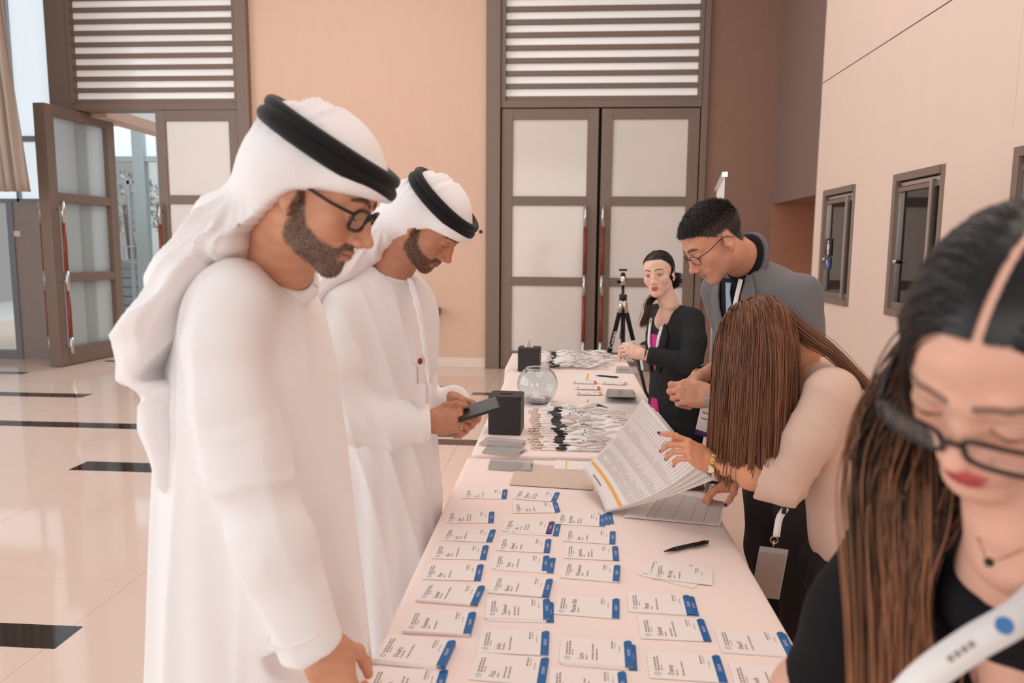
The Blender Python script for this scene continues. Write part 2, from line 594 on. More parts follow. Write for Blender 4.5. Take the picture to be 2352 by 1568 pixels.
def handle(parent, x, y, z0=0.17, z1=2.17, side=-1, off=0.075):
    h = None
    L = z1 - z0
    cuts = [0, 0.105, 0.385, 0.50, 0.86, 1.0]
    yy = y + side * off
    segs = [('steel', 0, 0.11), ('red', 0.11, 0.415), ('steel', 0.415, 0.55), ('red', 0.55, 0.86), ('steel', 0.86, 1.0)]
    first = None
    for kind, a, b in segs:
        za, zb = z0 + L * a, z0 + L * b
        if first is None:
            first = cyl('pull_handle', (x, yy, za), (x, yy, zb), 0.026, M_steel, parent, seg=16)
        else:
            cyl('grip' if kind == 'red' else 'sleeve', (x, yy, za), (x, yy, zb), 0.0262 if kind == 'red' else 0.026,
                M_redwood if kind == 'red' else M_steel, first, seg=16)
    for f in (0.05, 0.48, 0.95):
        cyl('standoff', (x, yy, z0 + L * f), (x, y, z0 + L * f), 0.010, M_steel, first, seg=10)
    return first


def transom(parent, x0, x1, z0, z1, pitch, bar, y):
    box('transom_frame', (x0, y - 0.06, z0), (x0 + 0.045, y + 0.06, z1), M_wood, parent)
    box('transom_frame', (x1 - 0.045, y - 0.06, z0), (x1, y + 0.06, z1), M_wood, parent)
    z = z0; k = 0
    while z < z1:
        box('slat', (x0 + 0.045, y - 0.02, z), (x1 - 0.045, y + 0.03, z + bar), M_wood_h, parent, bev=0.003)
        z += pitch; k += 1
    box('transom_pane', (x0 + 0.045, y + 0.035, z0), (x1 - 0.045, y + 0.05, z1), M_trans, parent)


DH = 3.40
# right-hand door (closed)
d2 = struct(empty('door_2', (X(1373), YB, 0)))
xl, xm0, xm1, xr = X(1150), X(1369), X(1376), X(1597)
box('jamb', (X(1117), YB - 0.10, 0), (X(1149), YB + 0.2, HW), M_wood, d2, bev=0.004)
box('jamb', (X(1598), YB - 0.06, 0), (X(1612), YB + 0.2, HW), M_wood, d2, bev=0.004)
box('shadow_gap', (X(1147), YB + 0.02, 0), (X(1600), YB + 0.2, DH + 0.05), M_dark, d2)
lf = door_leaf('leaf', d2, xl + 0.01, xm0, DH, YB - 0.02, 0, M_frost)
door_leaf('leaf', d2, xm1, xr - 0.01, DH, YB - 0.02, 0, M_frost)
handle(d2, X(1343), YB - 0.06)
handle(d2, X(1379) + 0.02, YB - 0.06)
box('head_rail', (X(1149), YB - 0.07, DH + 0.012), (X(1598), YB + 0.1, DH + 0.10), M_wood_h, d2, bev=0.003)
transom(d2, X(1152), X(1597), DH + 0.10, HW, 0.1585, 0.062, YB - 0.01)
# left-hand door: one leaf shut, one standing open
d1 = struct(empty('door_1', (X(375), YB, 0)))
box('jamb', (X(563), YB - 0.10, 0), (X(589), YB + 0.2, HW), M_wood, d1, bev=0.004)
box('jamb', (X(141), YB - 0.05, 0), (X(191), YB + 0.2, HW), M_wood, d1, bev=0.004)
box('head_rail', (X(190), YB - 0.05, DH + 0.012), (X(564), YB + 0.2, DH + 0.10), M_wood_h, d1, bev=0.003)
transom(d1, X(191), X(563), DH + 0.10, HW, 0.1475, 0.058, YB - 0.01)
door_leaf('leaf', d1, X(376), X(561), DH, YB - 0.02, 0, M_frost)
handle(d1, X(382), YB - 0.06)
# open leaf, swung about its pivot
_pa = at(108, 540, 9.25); _pb = at(264, 540, 10.55)
ol = empty('leaf_pivot', (_pa[0], _pa[1], 0))
_w = math.hypot(_pb[0] - _pa[0], _pb[1] - _pa[1])
door_leaf('open_leaf', ol, _pa[0], _pa[0] + _w, DH, _pa[1], 0, M_frost2, t=0.16)
handle(ol, _pa[0] + 0.11, _pa[1] - 0.06, off=0.1)
handle(ol, _pa[0] + 0.11, _pa[1] + 0.06, side=1, off=0.1)
ol.rotation_euler = (0, 0, math.atan2(_pb[1] - _pa[1], _pb[0] - _pa[0]))
struct(ol); ol.name = 'door_3'

# --- glazed end to the left of the doors, low panel, curtain
w1 = struct(empty('window_1', (X(90), YB, 0)))
box('backlit_pane', (-9.5, YB + 0.06, 2.22), (X(141), YB + 0.08, HW), M_skyglass, w1)
box('mullion', (X(46), YB, 2.2), (X(52), YB + 0.06, HW), M_alu, w1)
box('transom_bar', (-9.5, YB, Z(325, 60)), (X(141), YB + 0.06, Z(312, 60)), M_alu, w1)
box('transom_bar', (-9.5, YB, 2.18), (X(141), YB + 0.08, 2.24), M_alu, w1)
lp = struct(box('wall_left_panel', (X(36), YB, 0), (X(141), YB + 0.2, 2.18), M_panelgrey))
tag(box('light_switch', (X(35), YB - 0.02, Z(543, 45)), (X(50), YB, Z(530, 45)), M_whiteplastic, bev=0.003),
    'small white switch plate on the grey panel left of the open door', 'switch')
w2 = struct(empty('window_2', (X(10), YB, 0)))
box('pane', (-9.6, YB + 0.05, 0.1), (X(22), YB + 0.07, 2.18), M_glass, w2)
box('frame_post', (X(22), YB - 0.02, 0), (X(36), YB + 0.1, 2.2), M_alu, w2)
box('frame_rail', (-9.6, YB - 0.02, 0), (X(22), YB + 0.1, 0.12), M_alu, w2)
# curtain hanging in folds in front of the glazing
_c0 = at(-90, 440, 8.6); _c1 = at(42, 440, 8.6)
n, m = 60, 22
V = []
for j in range(m + 1):
    t = j / m
    z = 6.2 + (_c1[2] - 6.2) * t
    for i in range(n + 1):
        s = i / n
        wob = 0.05 * math.sin(s * 40 + 0.6 * math.sin(t * 5)) + 0.02 * math.sin(s * 97 + t * 4)
        edge = 0.14 * (t ** 2) * (s - 0.2) - 0.10 * math.exp(-((t - 0.93) / 0.06) ** 2) * 0
        V.append((_c0[0] + (_c1[0] - _c0[0]) * s * (0.86 + 0.14 * t) + edge, 8.6 + wob, z))
Fc = [(j * (n + 1) + i, j * (n + 1) + i + 1, (j + 1) * (n + 1) + i + 1, (j + 1) * (n + 1) + i) for j in range(m) for i in range(n)]
cu = mesh_np('curtain', V, Fc, M_curtain)
tag(cu, 'taupe curtain hanging in folds before the bright glazing', 'curtain')
cu.modifiers.new('thick', 'SOLIDIFY').thickness = 0.006

# --- vestibule beyond the open leaf: glass front, entrance door, trees outside
YG = 13.2
M_frameblue = mat('pale_metal_frames', (186, 200, 204), 0.35, 0.5, metal=0.3, var=0.04)
M_soffit = mat('plaster_soffit', (196, 172, 158), 0.8, 0.2, var=0.03)
struct(box('ceiling', (X(215, 10.1), YB + 0.2, 3.36), (X(420, 12), YG, 3.5), M_soffit))
w3 = struct(empty('window_3', (at(320, 540, YG)[0], YG, 0)))


def gx(px):
    return float(at(px, 520, YG)[0])


def gz(py, px=310):
    return float(at(px, py, YG)[2])


for a, b in ((319, 345), (374, 384), (240, 246), (420, 428)):
    box('mullion', (gx(a), YG - 0.10, 0), (gx(b), YG + 0.05, gz(300)), M_frameblue, w3)
box('transom_bar', (gx(200), YG - 0.08, gz(372)), (gx(430), YG + 0.04, gz(360)), M_frameblue, w3)
box('sill', (gx(200), YG - 0.08, 0), (gx(430), YG + 0.04, 0.12), M_frameblue, w3)
box('glass_pane', (gx(246), YG, 0.12), (gx(319), YG + 0.012, gz(372)), M_glass, w3)
box('glass_pane', (gx(345), YG, 0.12), (gx(374), YG + 0.012, gz(372)), M_glass, w3)
box('frosted_fanlight', (gx(200), YG, gz(360)), (gx(430), YG + 0.012, gz(290)), M_skyglass, w3)
for a in (268, 301, 315):
    box('door_stile', (gx(a), YG - 0.07, 0.1), (gx(a + 6), YG - 0.02, gz(415)), M_frameblue, w3)
box('door_rail', (gx(258), YG - 0.07, gz(423)), (gx(319), YG - 0.02, gz(413)), M_frameblue, w3)
hp = [(gx(312), YG - 0.07, gz(566)), (gx(312), YG - 0.16, gz(566)), (gx(293), YG - 0.16, gz(568)), (gx(293), YG - 0.16, gz(600)),
      (gx(312), YG - 0.16, gz(602)), (gx(312), YG - 0.07, gz(602))]
tube('door_pull', hp, 0.014, M_steel, w3, seg=8)
M_leaf = mat('tree_leaves', (150, 148, 140), 0.6, 0.3, var=0.3, nscale=3)
M_bark = mat('tree_bark', (96, 84, 74), 0.8, 0.2, var=0.2, nscale=20)
M_paveout = mat('outdoor_paving', (196, 194, 190), 0.7, 0.3, var=0.05, nscale=2)
struct(box('ground_outside', (-16, YG + 0.1, -0.2), (-2, 30, -0.02), M_paveout))
for (px, py, Y, lab, sc) in ((292, 470, 19.0, 'grey-leaved tree outside behind the glass entrance door', 1.0), (366, 470, 24.0, 'grey-leaved tree outside seen beside the closed leaf', 0.9)):
    c = at(px, py, Y)
    tr = empty('tree', (c[0], c[1], 0), lab, 'tree', 'trees outside the entrance')
    tube('trunk', [(c[0], c[1], 0), (c[0] + 0.1, c[1], 1.2), (c[0] - 0.05, c[1], c[2])], [0.16, 0.12, 0.07], M_bark, tr)
    r = np.random.default_rng(int(px))
    geos = []
    for k in range(420):
        d = r.normal(size=3); d /= np.linalg.norm(d)
        p = c + d * np.array([1.2, 0.9, 0.9]) * sc * r.uniform(0.3, 1) ** 0.5
        a = r.normal(size=3); a /= np.linalg.norm(a); b = np.cross(a, d); b /= np.linalg.norm(b)
        s = r.uniform(0.05, 0.11)
        geos.append((np.array([p - a * s, p + b * s * 0.45, p + a * s, p - b * s * 0.45]), [(0, 1, 2, 3)]))
    V, Fc = merge(geos)
    mesh_np('crown', V, Fc, M_leaf, tr, smooth=False)
area_light('outdoor_daylight', (-6.5, 19.0, 9.0), (0, 0, 0), 12, 9, 2600, (0.95, 0.98, 1.0))
struct(box('wall_outside_backdrop', (-16, 27.0, -0.2), (-2, 27.3, 8.0), mat('pale_backdrop', (236, 238, 238), 0.8, 0.2, var=0.03, nscale=2)))  # white backdrop wall added to make the view outside brighter
M_kiosk = mat('grey_kiosk_sheet', (142, 148, 152), 0.6, 0.3, var=0.08, nscale=2, stretch=(1, 1, 8))
c = at(290, 600, 17.0)
kk = empty('planter', (c[0], c[1], 0), 'low grey slatted planter box outside the entrance door', 'planter')
for q in range(6):
    box('slat', (c[0] - 0.9, c[1], -0.02 + q * 0.22), (c[0] + 0.9, c[1] + 0.5, 0.18 + q * 0.22), M_kiosk, kk)

# --- bulkhead, corridor soffit and ticket wall on the right
struct(box('wall_bulkhead', (2.66, 6.9, 2.2), (2.9, YB, HW), mat('umber_wallcover', (142, 118, 108), 0.6, 0.3, var=0.06, nscale=14)))
struct(box('trim_corridor_soffit', (2.9, 6.9, 2.2), (5.6, YB, 2.3), M_orange))
struct(box('wall_corridor_end', (5.5, 6.9, 0), (5.6, YB, 2.2), M_orange))
M_lamp = mat('downlight_lens', (255, 240, 220), 0.3, 0.4, emis=(255, 224, 190), estr=6.0)
for x_, y_ in ((3.15, 8.6), (3.9, 8.6)):
    dl = empty('downlight', (x_, y_, 2.2), 'round recessed downlight in the corridor soffit' if x_ < 3.5 else 'round recessed downlight further along the corridor soffit', 'lamp', 'corridor downlights')
    cyl('bezel', (x_, y_, 2.185), (x_, y_, 2.2), 0.055, M_steel, dl)
    cyl('lens', (x_, y_, 2.18), (x_, y_, 2.19), 0.042, M_lamp, dl)
    ld = bpy.data.lights.new('downlight_beam', 'SPOT'); ld.energy = 30; ld.spot_size = 2.4; ld.spot_blend = 0.8; ld.color = (1.0, 0.72, 0.5); ld.shadow_soft_size = 0.05
    lo = bpy.data.objects.new('downlight_beam', ld); lo.location = (x_, y_, 2.17); link(lo, dl)

XW = 2.20
YE = 1700 * XW / (1848 - 1297)
T_W = 0.12
wins = []
for k, (pa, pb) in enumerate(((1886, 1957), (2044, 2158), (2314, 2500))):
    ya = float(atx(pa, 570, XW)[1]); yb = float(atx(pb, 570, XW)[1])
    wins.append((yb, ya))
wz0, wz1 = float(atx(1940, 703, XW)[2]), float(atx(1957, 424, XW)[2])
wall_r = struct(empty('wall_right', (XW, 3.5, 0)))
ys = sorted([v for w in wins for v in w])
edges = [-2.4] + ys + [YE]
for i in range(0, len(edges), 2):
    box('wall_panel', (XW, edges[i], 0), (XW + T_W, edges[i + 1], HW), M_wall_r, wall_r)
for (y0, y1) in wins:
    box('wall_panel', (XW, y0, 0), (XW + T_W, y1, wz0), M_wall_r, wall_r)
    box('wall_panel', (XW, y0, wz1), (XW + T_W, y1, HW), M_wall_r, wall_r)
box('end_cap', (XW - 0.004, YE, 0), (XW + T_W, YE + 0.012, HW), M_steel, wall_r)
_zj = float(atx(1852, 216, XW)[2])
box('joint', (XW - 0.0012, -2.4, _zj), (XW, YE, _zj + 0.006), M_dark, wall_r)
for py_ in (2336, ):
    yj = float(atx(py_, 200, XW)[1])
    box('joint', (XW - 0.0006, yj, wz1 + 0.1), (XW, yj + 0.003, HW), M_joint, wall_r)
M_booth = mat('dim_booth_wall', (98, 66, 50), 0.7, 0.3, var=0.06, nscale=4)
M_booth2 = mat('booth_back_panel', (130, 104, 90), 0.6, 0.3, var=0.05, nscale=4)
M_tint = mat('tinted_glass', (150, 128, 116), 0.02, 0.5, var=0.0, trans=1.0)
M_black = mat('black_print', (30, 27, 26), 0.5, 0.4, var=0.02)
M_bluesign_refl = mat('blue_sign_reflection', (52, 74, 120), 0.4, 0.4, var=0.02)
M_whiteprint = mat('white_print', (226, 214, 206), 0.6, 0.3, var=0.01)
struct(box('wall_booth_back', (XW + 1.3, -2.4, 0), (XW + 1.4, YE, 3.2), M_booth))
struct(box('wall_booth_end', (XW + T_W, YE - 0.05, 0), (XW + 1.3, YE, 3.2), M_booth))
struct(box('ceiling_booth', (XW + T_W, -2.4, 3.1), (XW + 1.4, YE, 3.2), M_booth))
for k, (y0, y1) in enumerate(wins):
    w = struct(empty('window_%d' % (k + 4), (XW, (y0 + y1) / 2, wz0)))
    f = 0.048
    box('frame', (XW - 0.004, y0, wz0), (XW + 0.05, y0 + f, wz1), M_wood, w)
    box('frame', (XW - 0.012, y1 - f, wz0), (XW + 0.05, y1, wz1), M_wood, w)
    box('frame', (XW - 0.012, y0 + f, wz0), (XW + 0.05, y1 - f, wz0 + f), M_wood_h, w)
    box('frame', (XW - 0.012, y0 + f, wz1 - f), (XW + 0.05, y1 - f, wz1), M_wood_h, w)
    box('steel_track', (XW + 0.01, y0 + f, wz1 - f - 0.035), (XW + 0.03, y1 - f - 0.03, wz1 - f - 0.012), M_steel, w)
    box('steel_track', (XW - 0.028, y0 + f + 0.045, wz0 + f + 0.01), (XW + 0.02, y0 + f + 0.075, wz1 - f - 0.03), M_steel, w)
    box('steel_track', (XW + 0.01, y1 - f - 0.012, wz0 + f), (XW + 0.03, y1 - f, wz1 - f - 0.04), M_steel, w)
    box('sash_rail', (XW + 0.005, y0 + f, wz0 + f), (XW + 0.04, y1 - f, wz0 + f + 0.045), M_wood_h, w)
    box('sash_rail', (XW + 0.005, y0 + f, wz1 - f - 0.07), (XW + 0.04, y1 - f, wz1 - f - 0.04), M_wood_h, w)
    box('pane', (XW + 0.028, y0 + f, wz0 + f), (XW + 0.034, y1 - f, wz1 - f), M_tint, w)
    box('reveal', (XW + 0.05, y1 - 0.02, wz0), (XW + T_W, y1, wz1), M_dark, w)
    hb = cyl('knob', (XW + 0.02, y1 - f - 0.035, wz0 + 0.36), (XW - 0.01, y1 - f - 0.035, wz0 + 0.36), 0.012, M_steel, w)
# a hanging sheet, and reflections of restroom signs, built as plates on the farthest pane
tag(box('notice_sheet', (XW + 1.29, wins[1][1] + 0.75, 1.25), (XW + 1.3, wins[1][1] + 1.2, 1.80), M_whiteprint), 'pale paper sheet hanging inside the middle ticket window', 'notice')


def plate(name, px0, py0, px1, py1, Xp, m):
    a = atx(px0, py0, Xp); b = atx(px1, py1, Xp)
    return box(name, (Xp - 0.006, min(a[1], b[1]), min(a[2], b[2])), (Xp, max(a[1], b[1]), max(a[2], b[2])), m)


_XS = XW + 0.027
sg = empty('restroom_sign_reflection', tuple(atx(1899, 612, _XS)), 'reflected dark restroom sign with a pale standing figure in the far ticket window', 'sign')
_o = plate('reflected_plate', 1894, 548, 1910, 588, _XS, M_black); _o.parent = sg; _o.matrix_parent_inverse = parent_inv(sg)
_c = atx(1902, 569, _XS - 0.008)
bm = bmesh.new()
bmesh.ops.create_icosphere(bm, subdivisions=2, radius=0.014, matrix=Matrix.Translation((_c[0], _c[1], _c[2] + 0.05)) @ Matrix.Diagonal((0.2, 1, 1, 1)))
box_bm(bm, (_c[0] - 0.002, _c[1] - 0.022, _c[2] - 0.012), (_c[0] + 0.002, _c[1] + 0.022, _c[2] + 0.033))
box_bm(bm, (_c[0] - 0.002, _c[1] - 0.014, _c[2] - 0.06), (_c[0] + 0.002, _c[1] - 0.002, _c[2] - 0.012))
box_bm(bm, (_c[0] - 0.002, _c[1] + 0.002, _c[2] - 0.06), (_c[0] + 0.002, _c[1] + 0.014, _c[2] - 0.012))
bm_obj('figure', bm, M_whiteprint, sg)
sg2 = empty('access_sign_reflection', tuple(atx(1892, 600, _XS)), 'reflected small blue wheelchair access sign in the far ticket window', 'sign')
_o = plate('reflected_plate', 1893, 591, 1907, 618, _XS, M_bluesign_refl); _o.parent = sg2; _o.matrix_parent_inverse = parent_inv(sg2)
_c = atx(1899, 604, _XS - 0.008)
a_ = np.linspace(0.3, 4.9, 14)
V1 = tube_geo([(_c[0], _c[1] + 0.018 * math.cos(t), _c[2] - 0.012 + 0.018 * math.sin(t)) for t in a_], 0.003, 6)
V2 = tube_geo([(_c[0], _c[1] + 0.004, _c[2] + 0.034), (_c[0], _c[1] + 0.002, _c[2] + 0.004), (_c[0], _c[1] - 0.018, _c[2] + 0.002), (_c[0], _c[1] - 0.026, _c[2] - 0.022)], 0.0035, 6)
V, Fc = merge([V1, V2]); mesh_np('wheelchair_figure', V, Fc, M_whiteprint, sg2)
# roll-up banner standing behind the staff, seen almost edge-on
M_banner = mat('banner_vinyl', (232, 228, 224), 0.5, 0.4, var=0.01)
b0, b1 = at(1665, 395, 3.35), at(1647, 430, 4.2)
bn = empty('rollup_banner', ((b0[0] + b1[0]) / 2, (b0[1] + b1[1]) / 2, 0), 'white roll-up banner seen edge-on behind the suited man', 'banner')
zt = float(b0[2])
Lb = math.hypot(b1[0] - b0[0], b1[1] - b0[1])
Mb = Matrix.Translation((b0[0], b0[1], 0)) @ Matrix.Rotation(math.atan2(b1[1] - b0[1], b1[0] - b0[0]), 4, 'Z')
box('sheet', (0, -0.0015, 0.08), (Lb, 0.0015, zt - 0.02), M_banner, bn, M=Mb)
box('top_rail', (-0.01, -0.012, zt - 0.022), (Lb + 0.01, 0.012, zt), M_steel, bn, M=Mb)
box('base', (-0.01, -0.09, 0.0), (Lb + 0.01, 0.09, 0.085), M_steel, bn, M=Mb)
bm = bmesh.new()
for q in range(2):
    x_ = 0.06
    for wv in (0.11, 0.05, 0.14):
        box_bm(bm, (x_, 0.0016, zt - 0.22 - 0.07 * q), (x_ + wv, 0.0024, zt - 0.18 - 0.07 * q), M=Mb); x_ += wv + 0.02
bm_obj('printed_lines', bm, M_panelgrey, bn)
# ------------------------------------------------------------------ registration tables
M_cloth = mat('white_tablecloth', (244, 226, 219), 0.75, 0.25, var=0.015, nscale=6, bump=0.03, bscale=500)
M_tablewood = mat('plywood_table', (150, 116, 88), 0.6, 0.3, var=0.1, nscale=8, stretch=(1, 6, 6))
M_paper = mat('white_paper', (240, 232, 228), 0.65, 0.3, var=0.012, nscale=8)
M_card = mat('badge_card', (242, 232, 228), 0.5, 0.35, var=0.01, nscale=8)
M_ink = mat('brown_black_ink', (92, 76, 70), 0.6, 0.3, var=0.05)
M_inklight = mat('grey_ink', (158, 138, 130), 0.6, 0.3, var=0.05)
M_blue = mat('blue_badge_tab', (30, 98, 160), 0.35, 0.45, var=0.05, nscale=5)
M_purple = mat('purple_badge_tab', (78, 48, 122), 0.35, 0.45, var=0.05)
M_red = mat('orange_badge_tab', (222, 100, 54), 0.4, 0.4, var=0.03)
M_olive = mat('olive_badge_tab', (190, 176, 104), 0.4, 0.4, var=0.03)
M_pale = mat('pale_blue_logo', (168, 186, 198), 0.5, 0.4, var=0.05)
M_logo = mat('blue_logo', (72, 128, 186), 0.4, 0.4, var=0.1, nscale=60)
M_white = mat('white_print_tab', (236, 232, 240), 0.6, 0.3, var=0.01)
M_amber = mat('amber_band', (246, 178, 82), 0.6, 0.3, var=0.02)
M_pen = mat('black_pen_plastic', (30, 27, 27), 0.35, 0.5, var=0.05)
M_leather = mat('black_leatherette', (44, 40, 41), 0.45, 0.45, var=0.08, nscale=90, bump=0.12, bscale=350)
M_pvc = mat('clear_grey_pvc', (196, 192, 190), 0.10, 0.5, var=0.04, nscale=8, alpha=0.5)
M_strap = mat('white_lanyard_satin', (240, 234, 232), 0.5, 0.35, var=0.02, nscale=60)
M_buckle = mat('black_buckle', (28, 25, 25), 0.4, 0.5, var=0.05)
M_clip = mat('nickel_clip', (190, 160, 138), 0.25, 0.5, metal=1.0, var=0.05)
M_tan = mat('tan_desk_mat', (218, 194, 178), 0.45, 0.4, var=0.05, nscale=3, stretch=(6, 1, 1))

TZ = 0.75
XL, XR = -0.385, 0.515


def table(y0, y1, xl, xr, label, tlabel, seed, z=TZ):
    t = empty('trestle_table', ((xl + xr) / 2, (y0 + y1) / 2, 0), label, 'table', 'registration tables')
    box('tabletop', (xl + 0.012, y0 + 0.012, z - 0.032), (xr - 0.012, y1 - 0.012, z - 0.006), M_tablewood, t, bev=0.004)
    for sx in (xl + 0.10, xr - 0.10):
        for sy in (y0 + 0.16, y1 - 0.16):
            cyl('leg', (sx, sy, 0), (sx, sy, z - 0.03), 0.016, M_steel, t, seg=12)
    # cloth: top plus hanging sides as one sheet
    r = np.random.default_rng(seed)
    per = []
    rr = 0.014
    cx, cy = (xl + xr) / 2, (y0 + y1) / 2
    pts = []
    n1 = max(8, int((y1 - y0) / 0.03)); n2 = int((xr - xl) / 0.03)
    for i in range(n1): pts.append((xl, y0 + (y1 - y0) * i / n1, -1, 0))
    for i in range(n2): pts.append((xl + (xr - xl) * i / n2, y1, 0, 1))
    for i in range(n1): pts.append((xr, y1 - (y1 - y0) * i / n1, 1, 0))
    for i in range(n2): pts.append((xr - (xr - xl) * i / n2, y0, 0, -1))
    prof = [(-0.05, 0.0), (-0.02, 0.0005), (-0.006, -0.001), (-0.001, -0.005), (0.001, -0.014), (0.002, -0.03), (0.005, -0.12), (0.009, -0.28), (0.014, -0.5), (0.018, -0.73)]
    ph = r.uniform(0, 6.28, 4)
    V = []; n = len(pts); s = 0.0
    for (o_, dz) in prof:
        for i, (x, y, nx, ny) in enumerate(pts):
            u = i * 0.03
            fall = max(0.0, -dz - 0.04) / 0.7
            wv = 0.016 * fall * (0.25 if ny else 1.0) * (math.sin(u * 17 + ph[0] + 1.5 * math.sin(u * 2.1)) + 0.6 * math.sin(u * 31 + ph[1]))
            q = o_ + wv + abs(wv) * 0.0
            if o_ < 0:
                # inset rings follow the rectangle inward
                fx = (x - cx) / ((xr - xl) / 2); fy = (y - cy) / ((y1 - y0) / 2)
                V.append((x + o_ * fx, y + o_ * fy, z + dz))
            else:
                q = q * 0.4 if ny else q
                V.append((x + nx * max(q, o_ * 0.3), y + ny * max(q, o_ * 0.2), z + dz))
    Fc = []
    for k in range(len(prof) - 1):
        for i in range(n):
            j = (i + 1) % n
            Fc.append((k * n + i, k * n + j, (k + 1) * n + j, (k + 1) * n + i))
    Fc.append(tuple(range(n - 1, -1, -1)))
    c = mesh_np('tablecloth', V, Fc, M_cloth)
    tag(c, tlabel, 'tablecloth', 'white cloths on the registration tables')
    return t


table(1.12, 2.935, XL, XR, 'long folding table at the near end carrying the rows of name badges', 'white cloth on the near table under the name badges', 1)
table(2.975, 5.215, XL + 0.01, XR - 0.02, 'long folding table in the middle carrying lanyards and the glass bowl', 'white cloth on the middle table under the lanyards', 2, z=TZ + 0.004)
table(5.25, 6.02, XL - 0.03, XR - 0.02, 'folding table at the far end carrying the lanyard pile', 'white cloth on the far table under the heaped lanyards', 3, z=TZ + 0.002)


# ------------------------------------------------------------------ name badges
def words(r, n, h, x, y0, length):
    """a line of tiny unreadable print as separate word blocks: badge coordinates, running along +y"""
    out = []; y = y0
    while y < y0 + length:
        w = r.uniform(0.35, 1.0) * 0.011
        w = min(w, y0 + length - y)
        out.append((np.array([(x, y, 0), (x, y + w, 0), (x - h, y + w, 0), (x - h, y, 0)]), [(0, 1, 2, 3)]))
        y += w + 0.0022
    return out


BW, BH = 0.100, 0.152          # card width (along the table) and height (across it)
card_me = {}


def ring_geo(cx, cy, r0, r1, n=14):
    V = []; Fc = []
    for i in range(n):
        a = 2 * PI * i / n
        V += [(cx + r0 * math.cos(a), cy + r0 * math.sin(a), 0), (cx + r1 * math.cos(a), cy + r1 * math.sin(a), 0)]
        j = (i + 1) % n
        Fc.append((2 * i, 2 * i + 1, 2 * j + 1, 2 * j))
    return np.array(V), Fc


def card_mesh(th, bend):
    key = (round(th, 4), round(bend, 3))
    if key not in card_me:
        bm = bmesh.new()
        vs = box_bm(bm, (-BH / 2, -BW / 2, 0), (BH / 2, BW / 2, th))
        me = bpy.data.meshes.new('card'); bmesh.ops.recalc_face_normals(bm, faces=bm.faces); bm.to_mesh(me); bm.free()
        me.materials.append(M_card)
        card_me[key] = me
    return card_me[key]


def tab_mesh(th, m):
    key = ('tab', round(th, 4), m.name)
    if key not in card_me:
        w = 0.0165
        c = 0.012
        out = [(BH / 2 - w, -BW / 2), (BH / 2 + 0.001, -BW / 2), (BH / 2 + 0.001, BW / 2 - c * 0.35), (BH / 2 - w * 0.25, BW / 2 + 0.001), (BH / 2 - w * 0.7, BW / 2 - c * 0.15), (BH / 2 - w, BW / 2 - c * 0.6)]
        n = len(out)
        V = [(x, y, th + 0.0004) for x, y in out] + [(x, y, th * 0.2) for x, y in out]
        Fc = [tuple(range(n)), tuple(range(2 * n - 1, n - 1, -1))] + [(i, i + n, (i + 1) % n + n, (i + 1) % n) for i in range(n)]
        me = bpy.data.meshes.new('tab'); me.from_pydata(V, [], Fc); me.update(); me.materials.append(m)
        card_me[key] = me
    return card_me[key]


def badge(L, R, name, label, th=0.0012, tab='blue', seed=0, z=TZ + 0.0012, rows=2, name2=None):
    a = atz(L[0], L[1], z); b = atz(R[0], R[1], z)
    d = b - a; ang = math.atan2(d[1], d[0])
    length = math.hypot(d[0], d[1])
    c = b - d / length * (BH / 2) if tab else (a + b) / 2
    e = empty('name_badge', (c[0], c[1], z), label, 'badge', 'name badges laid out on the near table')
    e.rotation_euler = (0, 0, ang)
    def child(nm, me):
        o = bpy.data.objects.new(nm, me); COL.objects.link(o); o.parent = e
        return o
    child('card', card_mesh(th, 0))
    r = np.random.default_rng(seed + 11)
    zt = th + 0.0003
    if tab:
        child('tab', tab_mesh(th, {'blue': M_blue, 'purple': M_purple, 'red': M_red, 'olive': M_olive}[tab]))
        tv, tf = text_geo('DELEGATE', 0.0088)
        tv = np.stack([BH / 2 - 0.0045 - tv[:, 1], -0.012 + tv[:, 0] * 0.62, np.full(len(tv), zt + 0.0004)], 1)
        me = bpy.data.meshes.new('tab_lettering'); me.from_pydata(tv.tolist(), [], tf); me.materials.append(M_white)
        child('tab_lettering', me)
    geos = []
    x0 = -BH / 2
    # logo block: ring plus two print lines
    lg = [ring_geo(x0 + 0.017, -0.034, 0.0035, 0.0062)]
    g1 = words(r, 3, 0.0035, x0 + 0.0165, -0.022, 0.052) + words(r, 3, 0.0035, x0 + 0.0225, -0.022, 0.055)
    g1 += words(r, 1, 0.0020, x0 + 0.0280, -0.022, 0.022)
    ys = -0.036
    if name:
        tv, tf = text_geo(name, 0.0175)
        k = min(0.8, 0.078 / max(1e-6, tv[:, 0].max()))
        geos.append((np.stack([x0 + 0.050 - tv[:, 1] * 0.95, ys + tv[:, 0] * k, tv[:, 2] * 0], 1), tf))
        g1 += words(r, 1, 0.003, x0 + 0.0580, ys, r.uniform(0.014, 0.03))
        for q in range(rows):
            g1 += words(r, 3, 0.0034, x0 + 0.0710 + 0.0085 * q, ys, r.uniform(0.035, 0.066))
    g1 += words(r, 2, 0.0035, x0 + 0.112, 0.012, 0.032) + words(r, 2, 0.0016, x0 + 0.117, 0.014, 0.028)
    g1 += words(r, 2, 0.0016, x0 + 0.1265, 0.0, 0.026)
    for gs, m, nm in ((geos, M_ink, 'name_lettering'), (g1, M_inklight, 'small_print'), (lg, M_pale, 'logo')):
        if not gs:
            continue
        V, Fc = merge(gs); V = V.copy(); V[:, 2] = zt
        me = bpy.data.meshes.new(nm); me.from_pydata(V.tolist(), [], Fc); me.materials.append(m)
        q = child(nm, me)
        if nm == 'small_print':
            q['kind'] = 'stuff'
    return e


